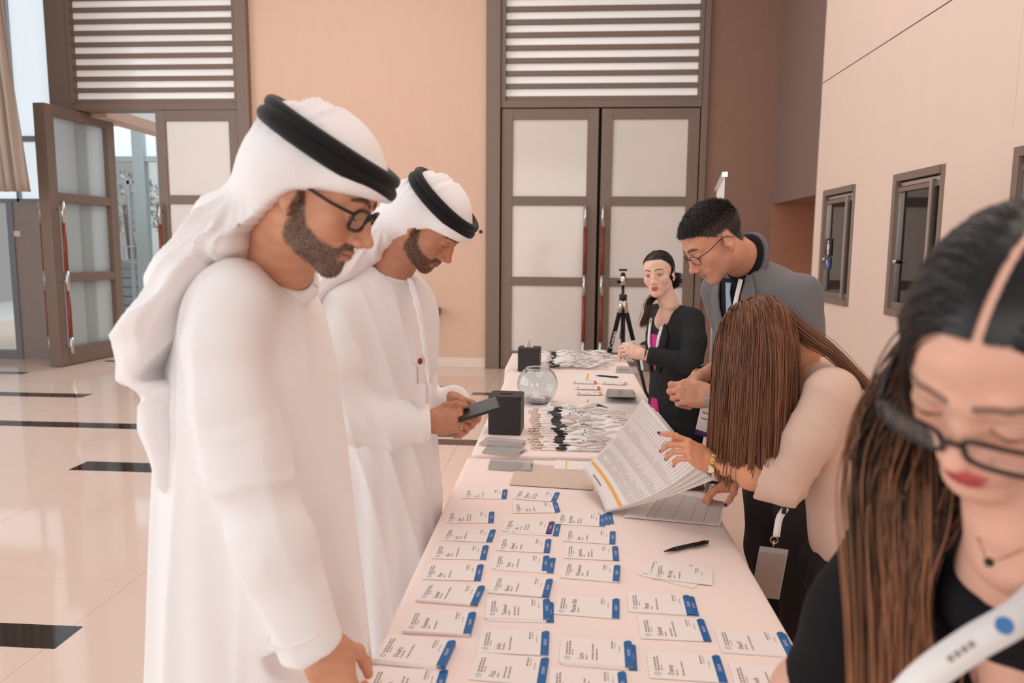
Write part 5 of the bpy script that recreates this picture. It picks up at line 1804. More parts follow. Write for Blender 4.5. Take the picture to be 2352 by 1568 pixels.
V = V + N * ((bodyf * (1 - wa) + slf * wa) * lowz)[:, None]
mesh_np('robe', V, Fq, M_robe, p1)
# stitched band above the cuff
pa = np.cross(cd, [0, 1, 0]); pa /= np.linalg.norm(pa); pb = np.cross(cd, pa)
Pc = [ce - cd * 0.045 + 0.0598 * (math.cos(a) * pa + math.sin(a) * pb) for a in np.linspace(0, 2 * PI, 41)]
V_, F_ = tube_geo(Pc, 0.0016, 6, False); mesh_np('cuff_seam', V_, F_, M_robe, p1)
# stand collar, buttons, sleeve hem
P = []
dirn = (O1 + R1 @ np.array([0, -0.02, -0.05]) - nb1); dirn /= np.linalg.norm(dirn)
fx = np.array([1, 0, 0.0]) - dirn * dirn[0]; fx /= np.linalg.norm(fx); fy = np.cross(dirn, fx)
cc = nb1 + dirn * 0.012
for i in range(33):
    a = 2 * PI * i / 32
    P.append(cc + fx * (0.067 * math.cos(a) + 0.006) + fy * 0.066 * math.sin(a) - np.array([0, 0, 0.022 * math.cos(a)]))
V_, F_ = tube_geo(P, 0.0075, 8, False, squash=1.8)
mesh_np('collar', V_, F_, M_robe, p1)
for (bx, by) in ((694, 641), (708, 658)):
    c = at(bx, by, 1.40)
    bm = bmesh.new(); bmesh.ops.create_uvsphere(bm, u_segments=10, v_segments=8, radius=0.0055, matrix=Matrix.Translation(c))
    bm_obj('button', bm, M_button, p1, smooth=True)
shoes(p1, [(-0.52, 1.28, -PI / 2), (-0.50, 1.52, -PI / 2)], M_shoe)

# headscarf
F = Field((-1.02, 1.00, 0.98), (-0.22, 1.75, 1.95), 0.0052)
Rm = R1
F.ell(O1 + R1 @ np.array([0, -0.016, 0.036]) * sc1, np.array([0.090, 0.116, 0.104]) * sc1, M=R1, k=0.0)
F.ell(O1 + R1 @ np.array([0, 0.052, 0.046]) * sc1, np.array([0.083, 0.066, 0.030]) * sc1, M=R1, k=0.03)
F.ell(O1 + R1 @ np.array([0, -0.05, 0.0]) * sc1, np.array([0.100, 0.080, 0.075]) * sc1, M=R1, k=0.04)
ell_px(F, 628, 440, 1.35, 70, 60, 0.105, 130, 0.04)
ell_px(F, 548, 515, 1.37, 92, 62, 0.14, 132, 0.05)
ell_px(F, 496, 618, 1.38, 105, 70, 0.19, 128, 0.05)
ell_px(F, 452, 715, 1.38, 95, 72, 0.215, 120, 0.05)
ell_px(F, 425, 798, 1.38, 84, 68, 0.20, 118, 0.05)
ell_px(F, 415, 845, 1.38, 84, 38, 0.18, 12, 0.03)
ell_px(F, 440, 955, 1.36, 120, 48, 0.16, 92, 0.04)
ell_px(F, 448, 1050, 1.36, 84, 38, 0.14, 80, 0.03)
ell_px(F, 545, 575, 1.22, 80, 42, 0.085, 135, 0.05)
ell_px(F, 470, 690, 1.20, 85, 50, 0.085, 118, 0.05)
ell_px(F, 415, 820, 1.20, 100, 42, 0.085, 100, 0.04)
# opening for the face (head coordinates) and the hem over the shoulder (side view)
face = [(0.32, 0.040), (0.128, 0.039), (0.085, 0.030), (0.030, 0.012), (-0.008, -0.008), (-0.030, -0.040), (-0.052, -0.080), (-0.10, -0.15), (-0.10, -0.4), (0.32, -0.4)]
F.put(poly_fn([(a * sc1, b * sc1) for a, b in face], R1[:, 1], R1[:, 2], O1), (-2, -2, -2), (2, 3, 3), 0.006, op='-')
hem = xz_poly([(652, 522), (596, 562), (530, 612), (482, 676), (452, 762), (436, 850), (428, 905), (405, 910), (388, 990), (400, 1120), (430, 1300), (1400, 1300), (1400, 640), (800, 600)], 1.22)
F.put(poly_fn(hem, (1, 0, 0), (0, 0, 1)), (-2, -2, -2), (2, 3, 1.62), 0.01, op='-')
ell_px(F, 552, 572, 1.33, 48, 34, 0.11, 135, 0.02)
V, Fq = F.skin(2)
N = vnormals(V, Fq)
# folds fan out from the nape, back and down
nap = at(640, 400, 1.34)
dx, dz = V[:, 0] - nap[0], V[:, 2] - nap[2]
phi = np.arctan2(-dx + 0.25 * (V[:, 1] - 1.36), -dz); rad = np.hypot(dx, dz)
amt = sstep(0.03, 0.16, rad) * sstep(0.0, -0.05, (V - O1) @ R1[:, 1])
fo = 0.0075 * crease(phi * 22 + 3.0 * np.sin(rad * 9)) + 0.004 * crease(phi * 41 + 1.0 + 2 * np.sin(rad * 14 + 1)) + 0.003 * wave_noise(V, 8, (9, 9, 5), 5)
V = V + N * (fo * amt)[:, None]
mesh_np('headscarf', V, Fq, M_ghutra, p1)
agal(p1, O1, R1, sc1, 0.064, math.radians(-6), rx=0.094, ry=0.119, cy=-0.010)
glasses(p1, O1, R1, sc1, y=0.100, z=-0.006, w=0.051, hgt=0.036, rad=0.0024, square=0.55)

# ================================================================== man with the phone
skin2 = (188, 130, 102)
p2 = empty('person', (-0.56, 2.32, 0), 'person in a white robe and headscarf looking down at a phone held in both hands', 'person')
sc2 = 1.05
R2 = face_frame((0.70, -0.17, -0.70))
O2 = at(1030, 598, 2.24) - R2 @ (np.array([0, 0.112, -0.036]) * sc2)
nb2 = at(886, 632, 2.30)
opt2 = dict(skin=skin2, beard=0.80, beardcol=(52, 38, 34), lids='down', lipcol=(150, 84, 74), lipmix=0.6, brow=0.0046, blush=0.15)
V, Vw, Fq, C, bmk = add_head(p2, opt2, O2, R2, sc2, nb2, h=0.0030)
# right hand (nearer) under the phone's left end, left hand beyond it
w2r = at(985, 965, 2.17)
h2r = place_hand(-1, w2r, (1.0, 0.22, -0.02), (0.10, -0.80, 0.60), [(0.75, 0.85, 0.45), (0.8, 0.9, 0.5), (0.85, 0.95, 0.5), (0.9, 1.0, 0.5)],
                 [(0.55, 0.8, 0.15), (0.05, 0.95, 0.22), (-0.25, 0.95, 0.1)], skin2, sc=1.06, fa=0.09)
w2l = at(1046, 917, 2.40)
h2l = place_hand(1, w2l, (0.80, -0.55, -0.16), (0.25, 0.62, 0.70), [(0.7, 0.7, 0.4), (0.8, 0.8, 0.45), (0.9, 0.85, 0.45), (0.9, 0.9, 0.5)],
                 [(0.7, 0.6, -0.2), (0.35, 0.9, -0.1), (0.1, 0.95, -0.2)], skin2, sc=1.03, fa=0.09)
el2r, el2l = at(806, 975, 2.10), at(935, 960, 2.62)
av = [arm_geo([w2r + (el2r - w2r) * 0.2, el2r], [0.027, 0.040], skin2), arm_geo([w2l + (el2l - w2l) * 0.2, el2l], [0.027, 0.040], skin2)]
body = weld_body([inner_body(nb2, np.array([-0.57, 2.33, 0.95]), [[at(800, 705, 2.19), el2r, w2r], [at(920, 700, 2.50), el2l, w2l]], skin2), (Vw, Fq, C), h2r[:3], h2l[:3]] + av)
mesh_np('body', body[0], body[1], M_skin, p2, colors=body[2])
beard_hair(p2, Vw, vnormals(Vw, Fq), bmk, R2, 5000, 0.0045, 2, (28, 22, 20), (60, 46, 40), 0.02)

F = Field((-0.92, 1.93, 0.02), (-0.10, 2.80, 1.66), 0.0065)
fw2 = np.array([0.86, -0.51, 0.0]); sd2 = np.array([0.51, 0.86, 0])
st2 = [(0.03, 0.180, 0.215), (0.5, 0.170, 0.205), (0.85, 0.165, 0.20), (1.05, 0.160, 0.195), (1.25, 0.158, 0.20), (1.38, 0.155, 0.205), (1.46, 0.135, 0.20), (1.515, 0.100, 0.150), (1.55, 0.07, 0.09)]
cx2 = float(at(878, 900, 2.33)[0])
cN = at(878, 650, 2.31)


def fold2(th, t):
    return (0.010 * np.clip(1.15 - t, 0, 1) * np.sin(8 * th + 2 * np.sin(2.5 * t)) + 0.006 * np.clip(1.2 - t, 0, 1) * np.sin(15 * th + 1 + 2 * t)).astype(np.float32)


F.loft([s[0] for s in st2], [(cx2 + (0.0 if s[0] < 1.4 else 0.0), 2.33, 0) for s in st2], [s[1] for s in st2], [s[2] for s in st2], (0, 0, 1), fw2, k=0.0, fold=fold2)
shr = at(790, 700, 2.17); shl = at(930, 690, 2.54)
wr_e = w2r + (w2r - el2r) * 0.02; wl_e = w2l
F.chain([shr, at(778, 840, 2.11), at(803, 965, 2.10), at(900, 975, 2.13), w2r + np.array([0.03, 0, 0])], [0.066, 0.060, 0.066, 0.062, 0.052], k=0.035)
F.chain([shl, at(930, 830, 2.62), el2l, w2l + (w2l - el2l) / np.linalg.norm(w2l - el2l) * 0.03], [0.064, 0.058, 0.060, 0.050], k=0.035)
for (c0, c1) in ((w2r, el2r + (w2r - el2r) * 0.5), (w2l, el2l)):
    d_ = (c0 - c1) / np.linalg.norm(c0 - c1); e_ = c0 + d_ * (0.002)
    def cutf(X_, Y_, Z_, e_=e_, d_=d_):
        d = (X_ - e_[0]) * d_[0] + (Y_ - e_[1]) * d_[1] + (Z_ - e_[2]) * d_[2]
        n = np.sqrt((X_ - e_[0]) ** 2 + (Y_ - e_[1]) ** 2 + (Z_ - e_[2]) ** 2) - 0.12
        return np.maximum(-d, n)
    F.put(cutf, e_ - 0.13, e_ + 0.13, 0.004, op='-')
F.cap(nb2 + np.array([0.02, 0, 0.10]), nb2 + np.array([0, 0, -0.01]), 0.066, 0.063, k=0.01, op='-')
V, Fq = F.skin(2)
N = vnormals(V, Fq)
V = V + N * ((0.0050 * crease(V[:, 0] * 60 + 9 * V[:, 2] + 5 * np.sin(V[:, 1] * 10 + 3 * V[:, 2])) + 0.0025 * wave_noise(V, 33, (8, 8, 1.8), 6)) * sstep(1.56, 1.38, V[:, 2]))[:, None]
# crumples at the elbow
ce_ = np.exp(-(np.linalg.norm(V - at(815, 950, 2.10), axis=1) / 0.10) ** 2)
V = V + N * (0.008 * ce_ * np.sin(V[:, 0] * 95 + V[:, 2] * 70))[:, None]
mesh_np('robe', V, Fq, M_robe, p2)
# placket, collar cord, work pass on a reel
P = catmull([at(946, 640, 2.20), at(962, 700, 2.155), at(975, 790, 2.14), at(984, 880, 2.14)], 16)
V_, F_ = ribbon_geo(P, 0.018, (0.75, -0.7, 0.1), 0.004); mesh_np('placket', V_, F_, M_robe, p2)
P = catmull([at(938, 640, 2.20), at(962, 730, 2.13), at(978, 830, 2.12), at(990, 915, 2.13)], 24)
P = P + np.stack([0.002 * np.sin(np.arange(24) * 2.2), 0 * P[:, 0], 0 * P[:, 0]], 1)
tube('neck_cord', P, 0.0045, M_robe, p2, seg=8)
c = at(957, 828, 2.12)
rl = cyl('pass_reel', c, c + np.array([0.012, -0.010, 0.0]), 0.018, M_button, p2, seg=24)
cyl('reel_logo', c + np.array([0.012, -0.010, 0.0]), c + np.array([0.0128, -0.0107, 0]), 0.009, M_redwood, rl, seg=16)
ps = empty('x', (0, 0, 0)); bpy.data.objects.remove(ps)
tube('pass_strap', [c + np.array([0.003, -0.004, -0.018]), at(959, 880, 2.13)], 0.003, M_pvc, p2, seg=6)
Mx = Matrix.Translation(at(962, 900, 2.135)) @ Matrix.Rotation(math.radians(-35), 4, 'Z')
box('work_pass', (-0.028, -0.002, -0.045), (0.028, 0.002, 0.028), M_card, p2, bev=0.001, M=Mx)
shoes(p2, [(-0.42, 2.24, -PI / 2 - 0.5), (-0.36, 2.40, -PI / 2 - 0.5)], M_shoe)
# collar
cc = nb2 + np.array([0.008, 0, 0.004])
P = [cc + fw2 * (0.066 * math.cos(a)) + sd2 * 0.066 * math.sin(a) - np.array([0, 0, 0.020 * math.cos(a)]) for a in np.linspace(0, 2 * PI, 33)]
V_, F_ = tube_geo(P, 0.007, 8, False, squash=1.6); mesh_np('collar', V_, F_, M_robe, p2)

# headscarf
F = Field((-0.98, 1.95, 1.16), (-0.22, 2.72, 1.92), 0.0058)
F.ell(O2 + R2 @ np.array([0, -0.016, 0.036]) * sc2, np.array([0.090, 0.116, 0.104]) * sc2, M=R2, k=0.0)
F.ell(O2 + R2 @ np.array([0, 0.052, 0.046]) * sc2, np.array([0.083, 0.066, 0.030]) * sc2, M=R2, k=0.03)
F.ell(O2 + R2 @ np.array([0, -0.06, -0.01]) * sc2, np.array([0.100, 0.080, 0.085]) * sc2, M=R2, k=0.04)
ell_px(F, 895, 520, 2.30, 70, 45, 0.11, 128, 0.04)
ell_px(F, 840, 585, 2.30, 75, 42, 0.15, 130, 0.05)
ell_px(F, 790, 640, 2.29, 75, 42, 0.19, 132, 0.05)
ell_px(F, 752, 682, 2.27, 60, 40, 0.20, 128, 0.05)
ell_px(F, 720, 730, 2.27, 70, 40, 0.19, 115, 0.05)
face2 = [(0.32, 0.038), (0.128, 0.036), (0.085, 0.026), (0.030, 0.008), (-0.004, -0.030), (-0.012, -0.080), (-0.030, -0.14), (-0.03, -0.4), (0.32, -0.4)]
F.put(poly_fn([(a * sc2, b * sc2) for a, b in face2], R2[:, 1], R2[:, 2], O2), (-2, -2, -2), (2, 4, 3), 0.006, op='-')
hem2 = xz_poly([(960, 556), (905, 592), (850, 645), (800, 690), (752, 735), (735, 800), (720, 1000), (1400, 1000), (1400, 700), (1000, 640)], 2.18)
F.put(poly_fn(hem2, (1, 0, 0), (0, 0, 1)), (-2, -2, -2), (2, 4, 1.66), 0.01, op='-')
V, Fq = F.skin(2)
N = vnormals(V, Fq)
nap = at(930, 490, 2.28)
dx, dz = V[:, 0] - nap[0], V[:, 2] - nap[2]
phi = np.arctan2(-dx + 0.25 * (V[:, 1] - 2.3), -dz); rad = np.hypot(dx, dz)
amt = sstep(0.03, 0.14, rad) * sstep(0.0, -0.05, (V - O2) @ R2[:, 1])
V = V + N * ((0.006 * crease(phi * 24 + 3 * np.sin(rad * 9)) + 0.0035 * crease(phi * 45 + 2)) * amt)[:, None]
mesh_np('headscarf', V, Fq, M_ghutra, p2)
agal(p2, O2, R2, sc2, 0.064, math.radians(-2), rx=0.094, ry=0.117, cy=-0.012)

# the phone
a_, b_ = at(1058, 952, 2.20), at(1143, 925, 2.22)
ph = empty('smartphone', (a_ + b_) / 2, 'black smartphone held level in both hands over the table edge', 'phone')
ux = (b_ - a_) / np.linalg.norm(b_ - a_); uy = np.array([0.05, 1, 0.42]); uy -= ux * (ux @ uy); uy /= np.linalg.norm(uy); uz = np.cross(ux, uy)
Mx = Matrix(((ux[0], uy[0], uz[0], 0), (ux[1], uy[1], uz[1], 0), (ux[2], uy[2], uz[2], 0), (0, 0, 0, 1)))
Mx.translation = Vector((a_ + b_) / 2)
box('phone_body', (-0.070, -0.036, -0.0045), (0.062, 0.036, 0.0045), M_pen, ph, bev=0.003, M=Mx)
box('screen', (-0.066, -0.033, 0.0045), (0.058, 0.033, 0.0049), M_spec, ph, M=Mx)
# ------------------------------------------------------------------ staff behind the tables
M_greysuit = mat('grey_wool_suit', (112, 110, 112), 0.75, 0.25, var=0.05, nscale=220, bump=0.08, bscale=500, sheen=0.1)
M_trouser = mat('charcoal_trouser_wool', (64, 60, 62), 0.8, 0.2, var=0.05, nscale=200)
M_blackshirt = mat('black_shirt_cotton', (24, 23, 25), 0.75, 0.25, var=0.06, nscale=80)
M_blackblazer = mat('black_blazer_wool', (42, 40, 42), 0.75, 0.25, var=0.06, nscale=200, bump=0.06, bscale=400)
M_blacktop = mat('black_knit_top', (26, 25, 28), 0.8, 0.2, var=0.08, nscale=150, bump=0.10, bscale=600)
M_beige = mat('beige_blazer_crepe', (221, 189, 171), 0.7, 0.25, var=0.02, nscale=12, bump=0.03, bscale=500)
M_magenta = mat('magenta_blouse', (206, 46, 132), 0.6, 0.3, var=0.05)
M_tie = mat('pale_blue_tie_silk', (158, 172, 200), 0.4, 0.4, var=0.25, nscale=8, stretch=(30, 30, 30))
M_lip = None


def hair_paths(roots, d0, steps, ds, colliders, stiff, grav, seed, jitter=0.06, drift=None):
    """march each hair: keeps some of its heading, falls with gravity, slides over the colliders"""
    r = np.random.default_rng(seed)
    n = len(roots); p = roots.copy(); d = d0 / (np.linalg.norm(d0, axis=1)[:, None] + 1e-9)
    ds = np.asarray(ds, float) * np.ones(n)
    lift = r.uniform(0.0, 1.0, n)
    out = [p.copy()]
    wob = r.normal(size=(n, 3)) * jitter
    for k in range(steps):
        t = k / steps
        g = np.array([0, 0, -1.0]) * (grav[0] + (grav[1] - grav[0]) * min(1, t * 2))
        d = d * stiff + g + wob * 0.25
        if drift is not None:
            d = d + drift(p, t)
        d /= np.linalg.norm(d, axis=1)[:, None] + 1e-9
        p = p + d * ds[:, None]
        for cl in colliders:
            if callable(cl):
                p2 = cl(p, lift)
                mv = p2 - p
                d = d + mv / ds[:, None] * 0.5
                p = p2
                continue
            (c, M, rad, sp) = cl
            rr = np.asarray(rad) * 1.0
            q = (p - c) @ M / rr
            m = np.sqrt((q ** 2).sum(1)) + 1e-9
            lim = 1.0 + sp * lift
            inn = m < lim
            q2 = np.where(inn[:, None], q / m[:, None] * lim[:, None], q)
            p2 = c + (q2 * rr) @ M.T
            d = np.where(inn[:, None], d + (p2 - p) / ds[:, None] * 0.5, d)
            p = p2
        out.append(p.copy())
    return np.stack(out, 1)


def head_collider(o, O, R, sc, lo=0.0025, hi=0.009):
    F = o['_field'] if isinstance(o, dict) else o; f = F.f
    n = np.array(f.shape)
    def tri(q):
        g = (q - F.lo) / F.h
        i = np.clip(np.floor(g).astype(int), 0, n - 2); t = np.clip(g - i, 0, 1)
        out = 0
        for a in (0, 1):
            for b in (0, 1):
                for c in (0, 1):
                    w = (t[:, 0] if a else 1 - t[:, 0]) * (t[:, 1] if b else 1 - t[:, 1]) * (t[:, 2] if c else 1 - t[:, 2])
                    out = out + w * f[i[:, 0] + a, i[:, 1] + b, i[:, 2] + c]
        ins = ((g > 0.5) & (g < n - 1.5)).all(1)
        return np.where(ins, out, 9.0)
    def push(p, lift):
        q = (p - O) @ R / sc
        d = tri(q)
        tgt = lo + (hi - lo) * lift
        w = np.where((d < tgt) & (np.abs(d) < 1))[0]
        if len(w):
            qq = q[w]
            gr = np.stack([tri(qq + v) - tri(qq - v) for v in np.eye(3) * 0.004], 1)
            gr /= np.linalg.norm(gr, axis=1)[:, None] + 1e-9
            q = q.copy(); q[w] = qq + gr * (tgt - d)[w][:, None]
        return O + q @ (R * sc).T
    return push


def smooth_paths(P, it=3):
    for _ in range(it):
        Q = P.copy(); Q[:, 1:-1] = 0.25 * P[:, :-2] + 0.5 * P[:, 1:-1] + 0.25 * P[:, 2:]; P = Q
    return P


def hair_mesh(name, parent, P, r0, r1, colfn, seed, m=None, sides=3):
    n, k, _ = P.shape
    r = np.random.default_rng(seed)
    t = np.linspace(0, 1, k)[None, :]
    rad = (r0 + (r1 - r0) * t) * r.uniform(0.7, 1.2, n)[:, None]
    rad[:, -1] *= 0.25
    C = colfn(r, n, t)
    VV, Fs, CC = grow_strands(P, rad, C, sides)
    return mesh_np(name, VV, Fs, m or M_hairv, parent, smooth=True, colors=CC)


def mixcol(base, light, tip=None, dark=0.0):
    b, l = np.array(lin(base)), np.array(lin(light)); tp = None if tip is None else np.array(lin(tip))
    def fn(r, n, t):
        a = r.beta(1.3, 2.2, n)[:, None, None]
        c = b * (1 - a) + l * a + 0 * t[..., None]
        if tp is not None:
            w = np.clip((t - 0.35 - 0.25 * r.uniform(-1, 1, n)[:, None]) / 0.35, 0, 1)[..., None]
            w = w * (r.uniform(0, 1, n) > dark)[:, None, None]
            c = c * (1 - w) + tp * (0.75 + 0.5 * a) * w
        return np.clip(c, 0, 1)
    return fn


def scalp_roots(n, seed, zmin=0.0, front=0.075, cap=(0.0745, 0.096, 0.080), c=(0, -0.012, 0.036), keep=None):
    r = np.random.default_rng(seed); out = []
    while len(out) < n:
        u = r.normal(size=(4000, 3)); u /= np.linalg.norm(u, axis=1)[:, None]
        p = np.asarray(c) + u * np.asarray(cap)
        ok = keep(p)
        out += list(p[ok])
    return np.array(out[:n])


def lanyard_strap(parent, P, w, nrm, m=None, n=30, name='lanyard_strap', th=0.0016):
    Q = catmull(P, n)
    V_, F_ = ribbon_geo(Q, w, nrm, th)
    return mesh_np(name, V_, F_, m or M_strap, parent), Q


def pass_card(parent, c, ax, dn, w, h, m_strip, purple=True):
    """printed pass in a clear sleeve: ax across, dn down"""
    ax = np.asarray(ax, float); ax /= np.linalg.norm(ax); dn = np.asarray(dn, float); dn -= ax * (dn @ ax); dn /= np.linalg.norm(dn)
    nn = np.cross(dn, ax)
    def slab(nm, a0, a1, d0, d1, z0, z1, m, par):
        V = [c + ax * a + dn * d + nn * z for z in (z0, z1) for (a, d) in ((a0, d0), (a1, d0), (a1, d1), (a0, d1))]
        return mesh_np(nm, V, [(0, 1, 2, 3), (7, 6, 5, 4), (0, 4, 5, 1), (1, 5, 6, 2), (2, 6, 7, 3), (3, 7, 4, 0)], m, par, smooth=False)
    o = slab('pass_card', -w / 2, w / 2, 0, h, -0.001, 0.001, M_card, parent)
    slab('clear_sleeve', -w / 2 - 0.004, w / 2 + 0.004, -0.02, h + 0.004, -0.0022, 0.0022, M_pvc, parent) if False else None
    if purple:
        for s in (-1, 1):
            slab('colour_strip', -w / 2, w / 2, h - 0.016, h, s * 0.0013, s * 0.0015, m_strip, o)
            slab('printed_line', -w * 0.38, w * 0.1, 0.018, 0.024, s * 0.0013, s * 0.0015, M_inklight, o)
            slab('printed_line', -w * 0.38, w * 0.3, 0.038, 0.043, s * 0.0013, s * 0.0015, M_inklight, o)
    return o


def ring_band(name, parent, c, axis, rad, m, tube_r=0.0016, n=20):
    a = np.asarray(axis, float); a /= np.linalg.norm(a)
    u = np.cross(a, [0.3, 0.2, 0.9]); u /= np.linalg.norm(u); v = np.cross(a, u)
    P = [c + rad * (math.cos(t) * u + math.sin(t) * v) for t in np.linspace(0, 2 * PI, n + 1)]
    V_, F_ = tube_geo(P, tube_r, 6, False)
    return mesh_np(name, V_, F_, m, parent)


def watch(parent, c, axis, face_dir, rad, m_strap, m_face, w=0.016, dial=0.017):
    a = np.asarray(axis, float); a /= np.linalg.norm(a)
    f = np.asarray(face_dir, float); f -= a * (f @ a); f /= np.linalg.norm(f); v = np.cross(a, f)
    g = bmesh.new()
    n = 22
    for i in range(n):
        t = 2 * PI * i / n
        if math.cos(t) > 0.86:
            continue
        d = f * math.cos(t) + v * math.sin(t); tg = -f * math.sin(t) + v * math.cos(t)
        Mx = Matrix(((tg[0], a[0], d[0], 0), (tg[1], a[1], d[1], 0), (tg[2], a[2], d[2], 0), (0, 0, 0, 1))); Mx.translation = Vector(c + d * rad)
        box_bm(g, (-rad * 0.13, -w / 2, -0.0015), (rad * 0.13, w / 2, 0.0015), 0.0006, Mx)
    wb = bm_obj('watch_bracelet', g, m_strap, parent)
    cyl('watch_case', c + f * (rad - 0.001), c + f * (rad + 0.007), dial, m_strap, wb, seg=24)
    cyl('watch_dial', c + f * (rad + 0.007), c + f * (rad + 0.0076), dial * 0.85, m_face, wb, seg=24)


def nails(parent, tips, m, which=(0, 1, 2, 3, 4), up=(0, 0, 1)):
    for q in which:
        t, p, r = tips[q]
        d = (t - p) / np.linalg.norm(t - p)
        u = np.asarray(up, float); u = u - d * (u @ d); u /= np.linalg.norm(u); s = np.cross(d, u)
        bm = bmesh.new(); bmesh.ops.create_uvsphere(bm, u_segments=10, v_segments=8, radius=1)
        Mx = Matrix(((s[0] * r * 0.72, d[0] * r * 1.0, u[0] * r * 0.35, 0), (s[1] * r * 0.72, d[1] * r * 1.0, u[1] * r * 0.35, 0), (s[2] * r * 0.72, d[2] * r * 1.0, u[2] * r * 0.35, 0), (0, 0, 0, 1)))
        Mx.translation = Vector(t + u * r * 0.72 + d * r * 0.15)
        bmesh.ops.transform(bm, matrix=Mx, verts=bm.verts)
        bm_obj('nail', bm, m, parent, smooth=True)


def clip_end(F, e, d, rad=0.12):
    d = np.asarray(d, float); d /= np.linalg.norm(d)
    def fn(X_, Y_, Z_):
        a = (X_ - e[0]) * d[0] + (Y_ - e[1]) * d[1] + (Z_ - e[2]) * d[2]
        n = np.sqrt((X_ - e[0]) ** 2 + (Y_ - e[1]) ** 2 + (Z_ - e[2]) ** 2) - rad
        return np.maximum(-a, n)
    F.put(fn, e - rad - 0.01, e + rad + 0.01, 0.003, op='-')


def legs(parent, hips, feet, m, r0=0.095, r1=0.055, zt=0.95, hem=0.06):
    F = Field(np.minimum(np.min(hips, 0), np.min(feet, 0)) - 0.14, np.maximum(np.max(hips, 0), np.max(feet, 0)) + 0.14, 0.009)
    for h_, f_ in zip(hips, feet):
        k_ = (np.asarray(h_) + np.asarray(f_)) / 2 + np.array([0, 0, 0.02])
        F.chain([h_, k_, f_], [r0, (r0 + r1) / 2, r1], k=0.05)
    F.ell(np.mean(hips, 0) + np.array([0, 0, 0.02]), (0.15, 0.17, 0.13), k=0.06)
    V, Fq = F.skin(2)
    V[:, 2] = np.maximum(V[:, 2], hem)
    N = vnormals(V, Fq)
    V = V + N * (0.004 * wave_noise(V, 3, (10, 10, 4), 5))[:, None]
    mesh_np('trousers', V, Fq, m, parent)


def hair_cap(V, Vw, Fq, mask, col, off=0.0035):
    """underlayer of hair: the scalp faces lifted a few millimetres"""
    keep = (mask[Fq] > 0.5).all(1)
    Fk = Fq[keep]; used = np.unique(Fk); mp = np.full(len(V), -1); mp[used] = np.arange(len(used))
    N = vnormals(Vw, Fq)
    P = Vw[used] + N[used] * off
    return P, mp[Fk], np.tile(np.array(lin(col)), (len(used), 1))


def hair_part(name, parent, P, r0, r1, colfn, seed, cap=None):
    n, k, _ = P.shape
    r = np.random.default_rng(seed)
    t = np.linspace(0, 1, k)[None, :]
    rad = (r0 + (r1 - r0) * t) * r.uniform(0.7, 1.2, n)[:, None]; rad[:, -1] *= 0.25
    g = grow_strands(P, rad, colfn(r, n, t), 3)
    if cap is not None:
        g = join_geo([g, cap])
    return mesh_np(name, g[0], g[1], M_hairv, parent, colors=g[2])


# ================================================================== man in the grey suit
skin3 = (212, 152, 124)
p3 = empty('person', (0.80, 2.62, 0), 'person in a grey suit and glasses bending over the table, hands together', 'person')
sc3 = 1.04
R3 = face_frame((-0.76, -0.14, -0.62))
O3 = at(1592, 621, 2.50) - R3 @ (np.array([0, 0.110, -0.036]) * sc3)
nb3 = at(1712, 596, 2.60)


def hl3(V):
    x, y, z = V[:, 0], V[:, 1], V[:, 2]
    top = np.interp(y, [-0.12, -0.055, -0.030, 0.010, 0.030, 0.050, 0.075, 0.10], [-0.055, -0.045, 0.020, 0.020, 0.034, 0.052, 0.066, 0.075])
    return sstep(top - 0.004, top + 0.006, z)


opt3 = dict(skin=skin3, beard=0.20, beardcol=(92, 72, 62), lids='down', lipcol=(160, 96, 84), lipmix=0.5, brow=0.0052, blush=0.15, hairline=hl3, haircol=(30, 27, 27), nose=1.1)
V, Vw, Fq, C, bmk = add_head(p3, opt3, O3, R3, sc3, nb3, h=0.0028)
# hands meeting in front: his left (nearer) with the watch, his right beyond
w3l = at(1634, 908, 2.36)
h3l = place_hand(1, w3l, (-0.95, 0.16, 0.04), (0.05, -0.92, 0.40), [(0.65, 0.95, 0.5), (0.85, 1.0, 0.5), (0.95, 1.05, 0.5), (1.0, 1.1, 0.5)],
                 [(0.45, 0.9, -0.3), (0.0, 0.95, -0.35), (-0.2, 0.9, -0.5)], skin3, sc=1.06, fa=0.08)
w3r = at(1602, 868, 2.62)
h3r = place_hand(-1, w3r, (-0.78, -0.50, -0.34), (-0.45, 0.55, 0.70), [(0.6, 0.8, 0.4), (0.8, 0.9, 0.5), (0.9, 1.0, 0.5), (0.95, 1.0, 0.5)],
                 [(0.5, 0.85, -0.3), (0.1, 0.95, -0.3), (-0.1, 0.95, -0.4)], skin3, sc=1.05, fa=0.08)
el3l, el3r = at(1800, 960, 2.32), at(1690, 850, 2.88)
av = [arm_geo([w3l, w3l + (el3l - w3l) * 0.6], [0.027, 0.036], skin3), arm_geo([w3r, w3r + (el3r - w3r) * 0.6], [0.027, 0.036], skin3)]
body = weld_body([inner_body(nb3, at(1800, 1010, 2.66), [[at(1768, 700, 2.52), el3l, w3l], [at(1712, 700, 2.74), el3r, w3r]], skin3), (Vw, Fq, C), h3l[:3], h3r[:3]] + av)
mesh_np('body', body[0], body[1], M_skin, p3, colors=body[2])
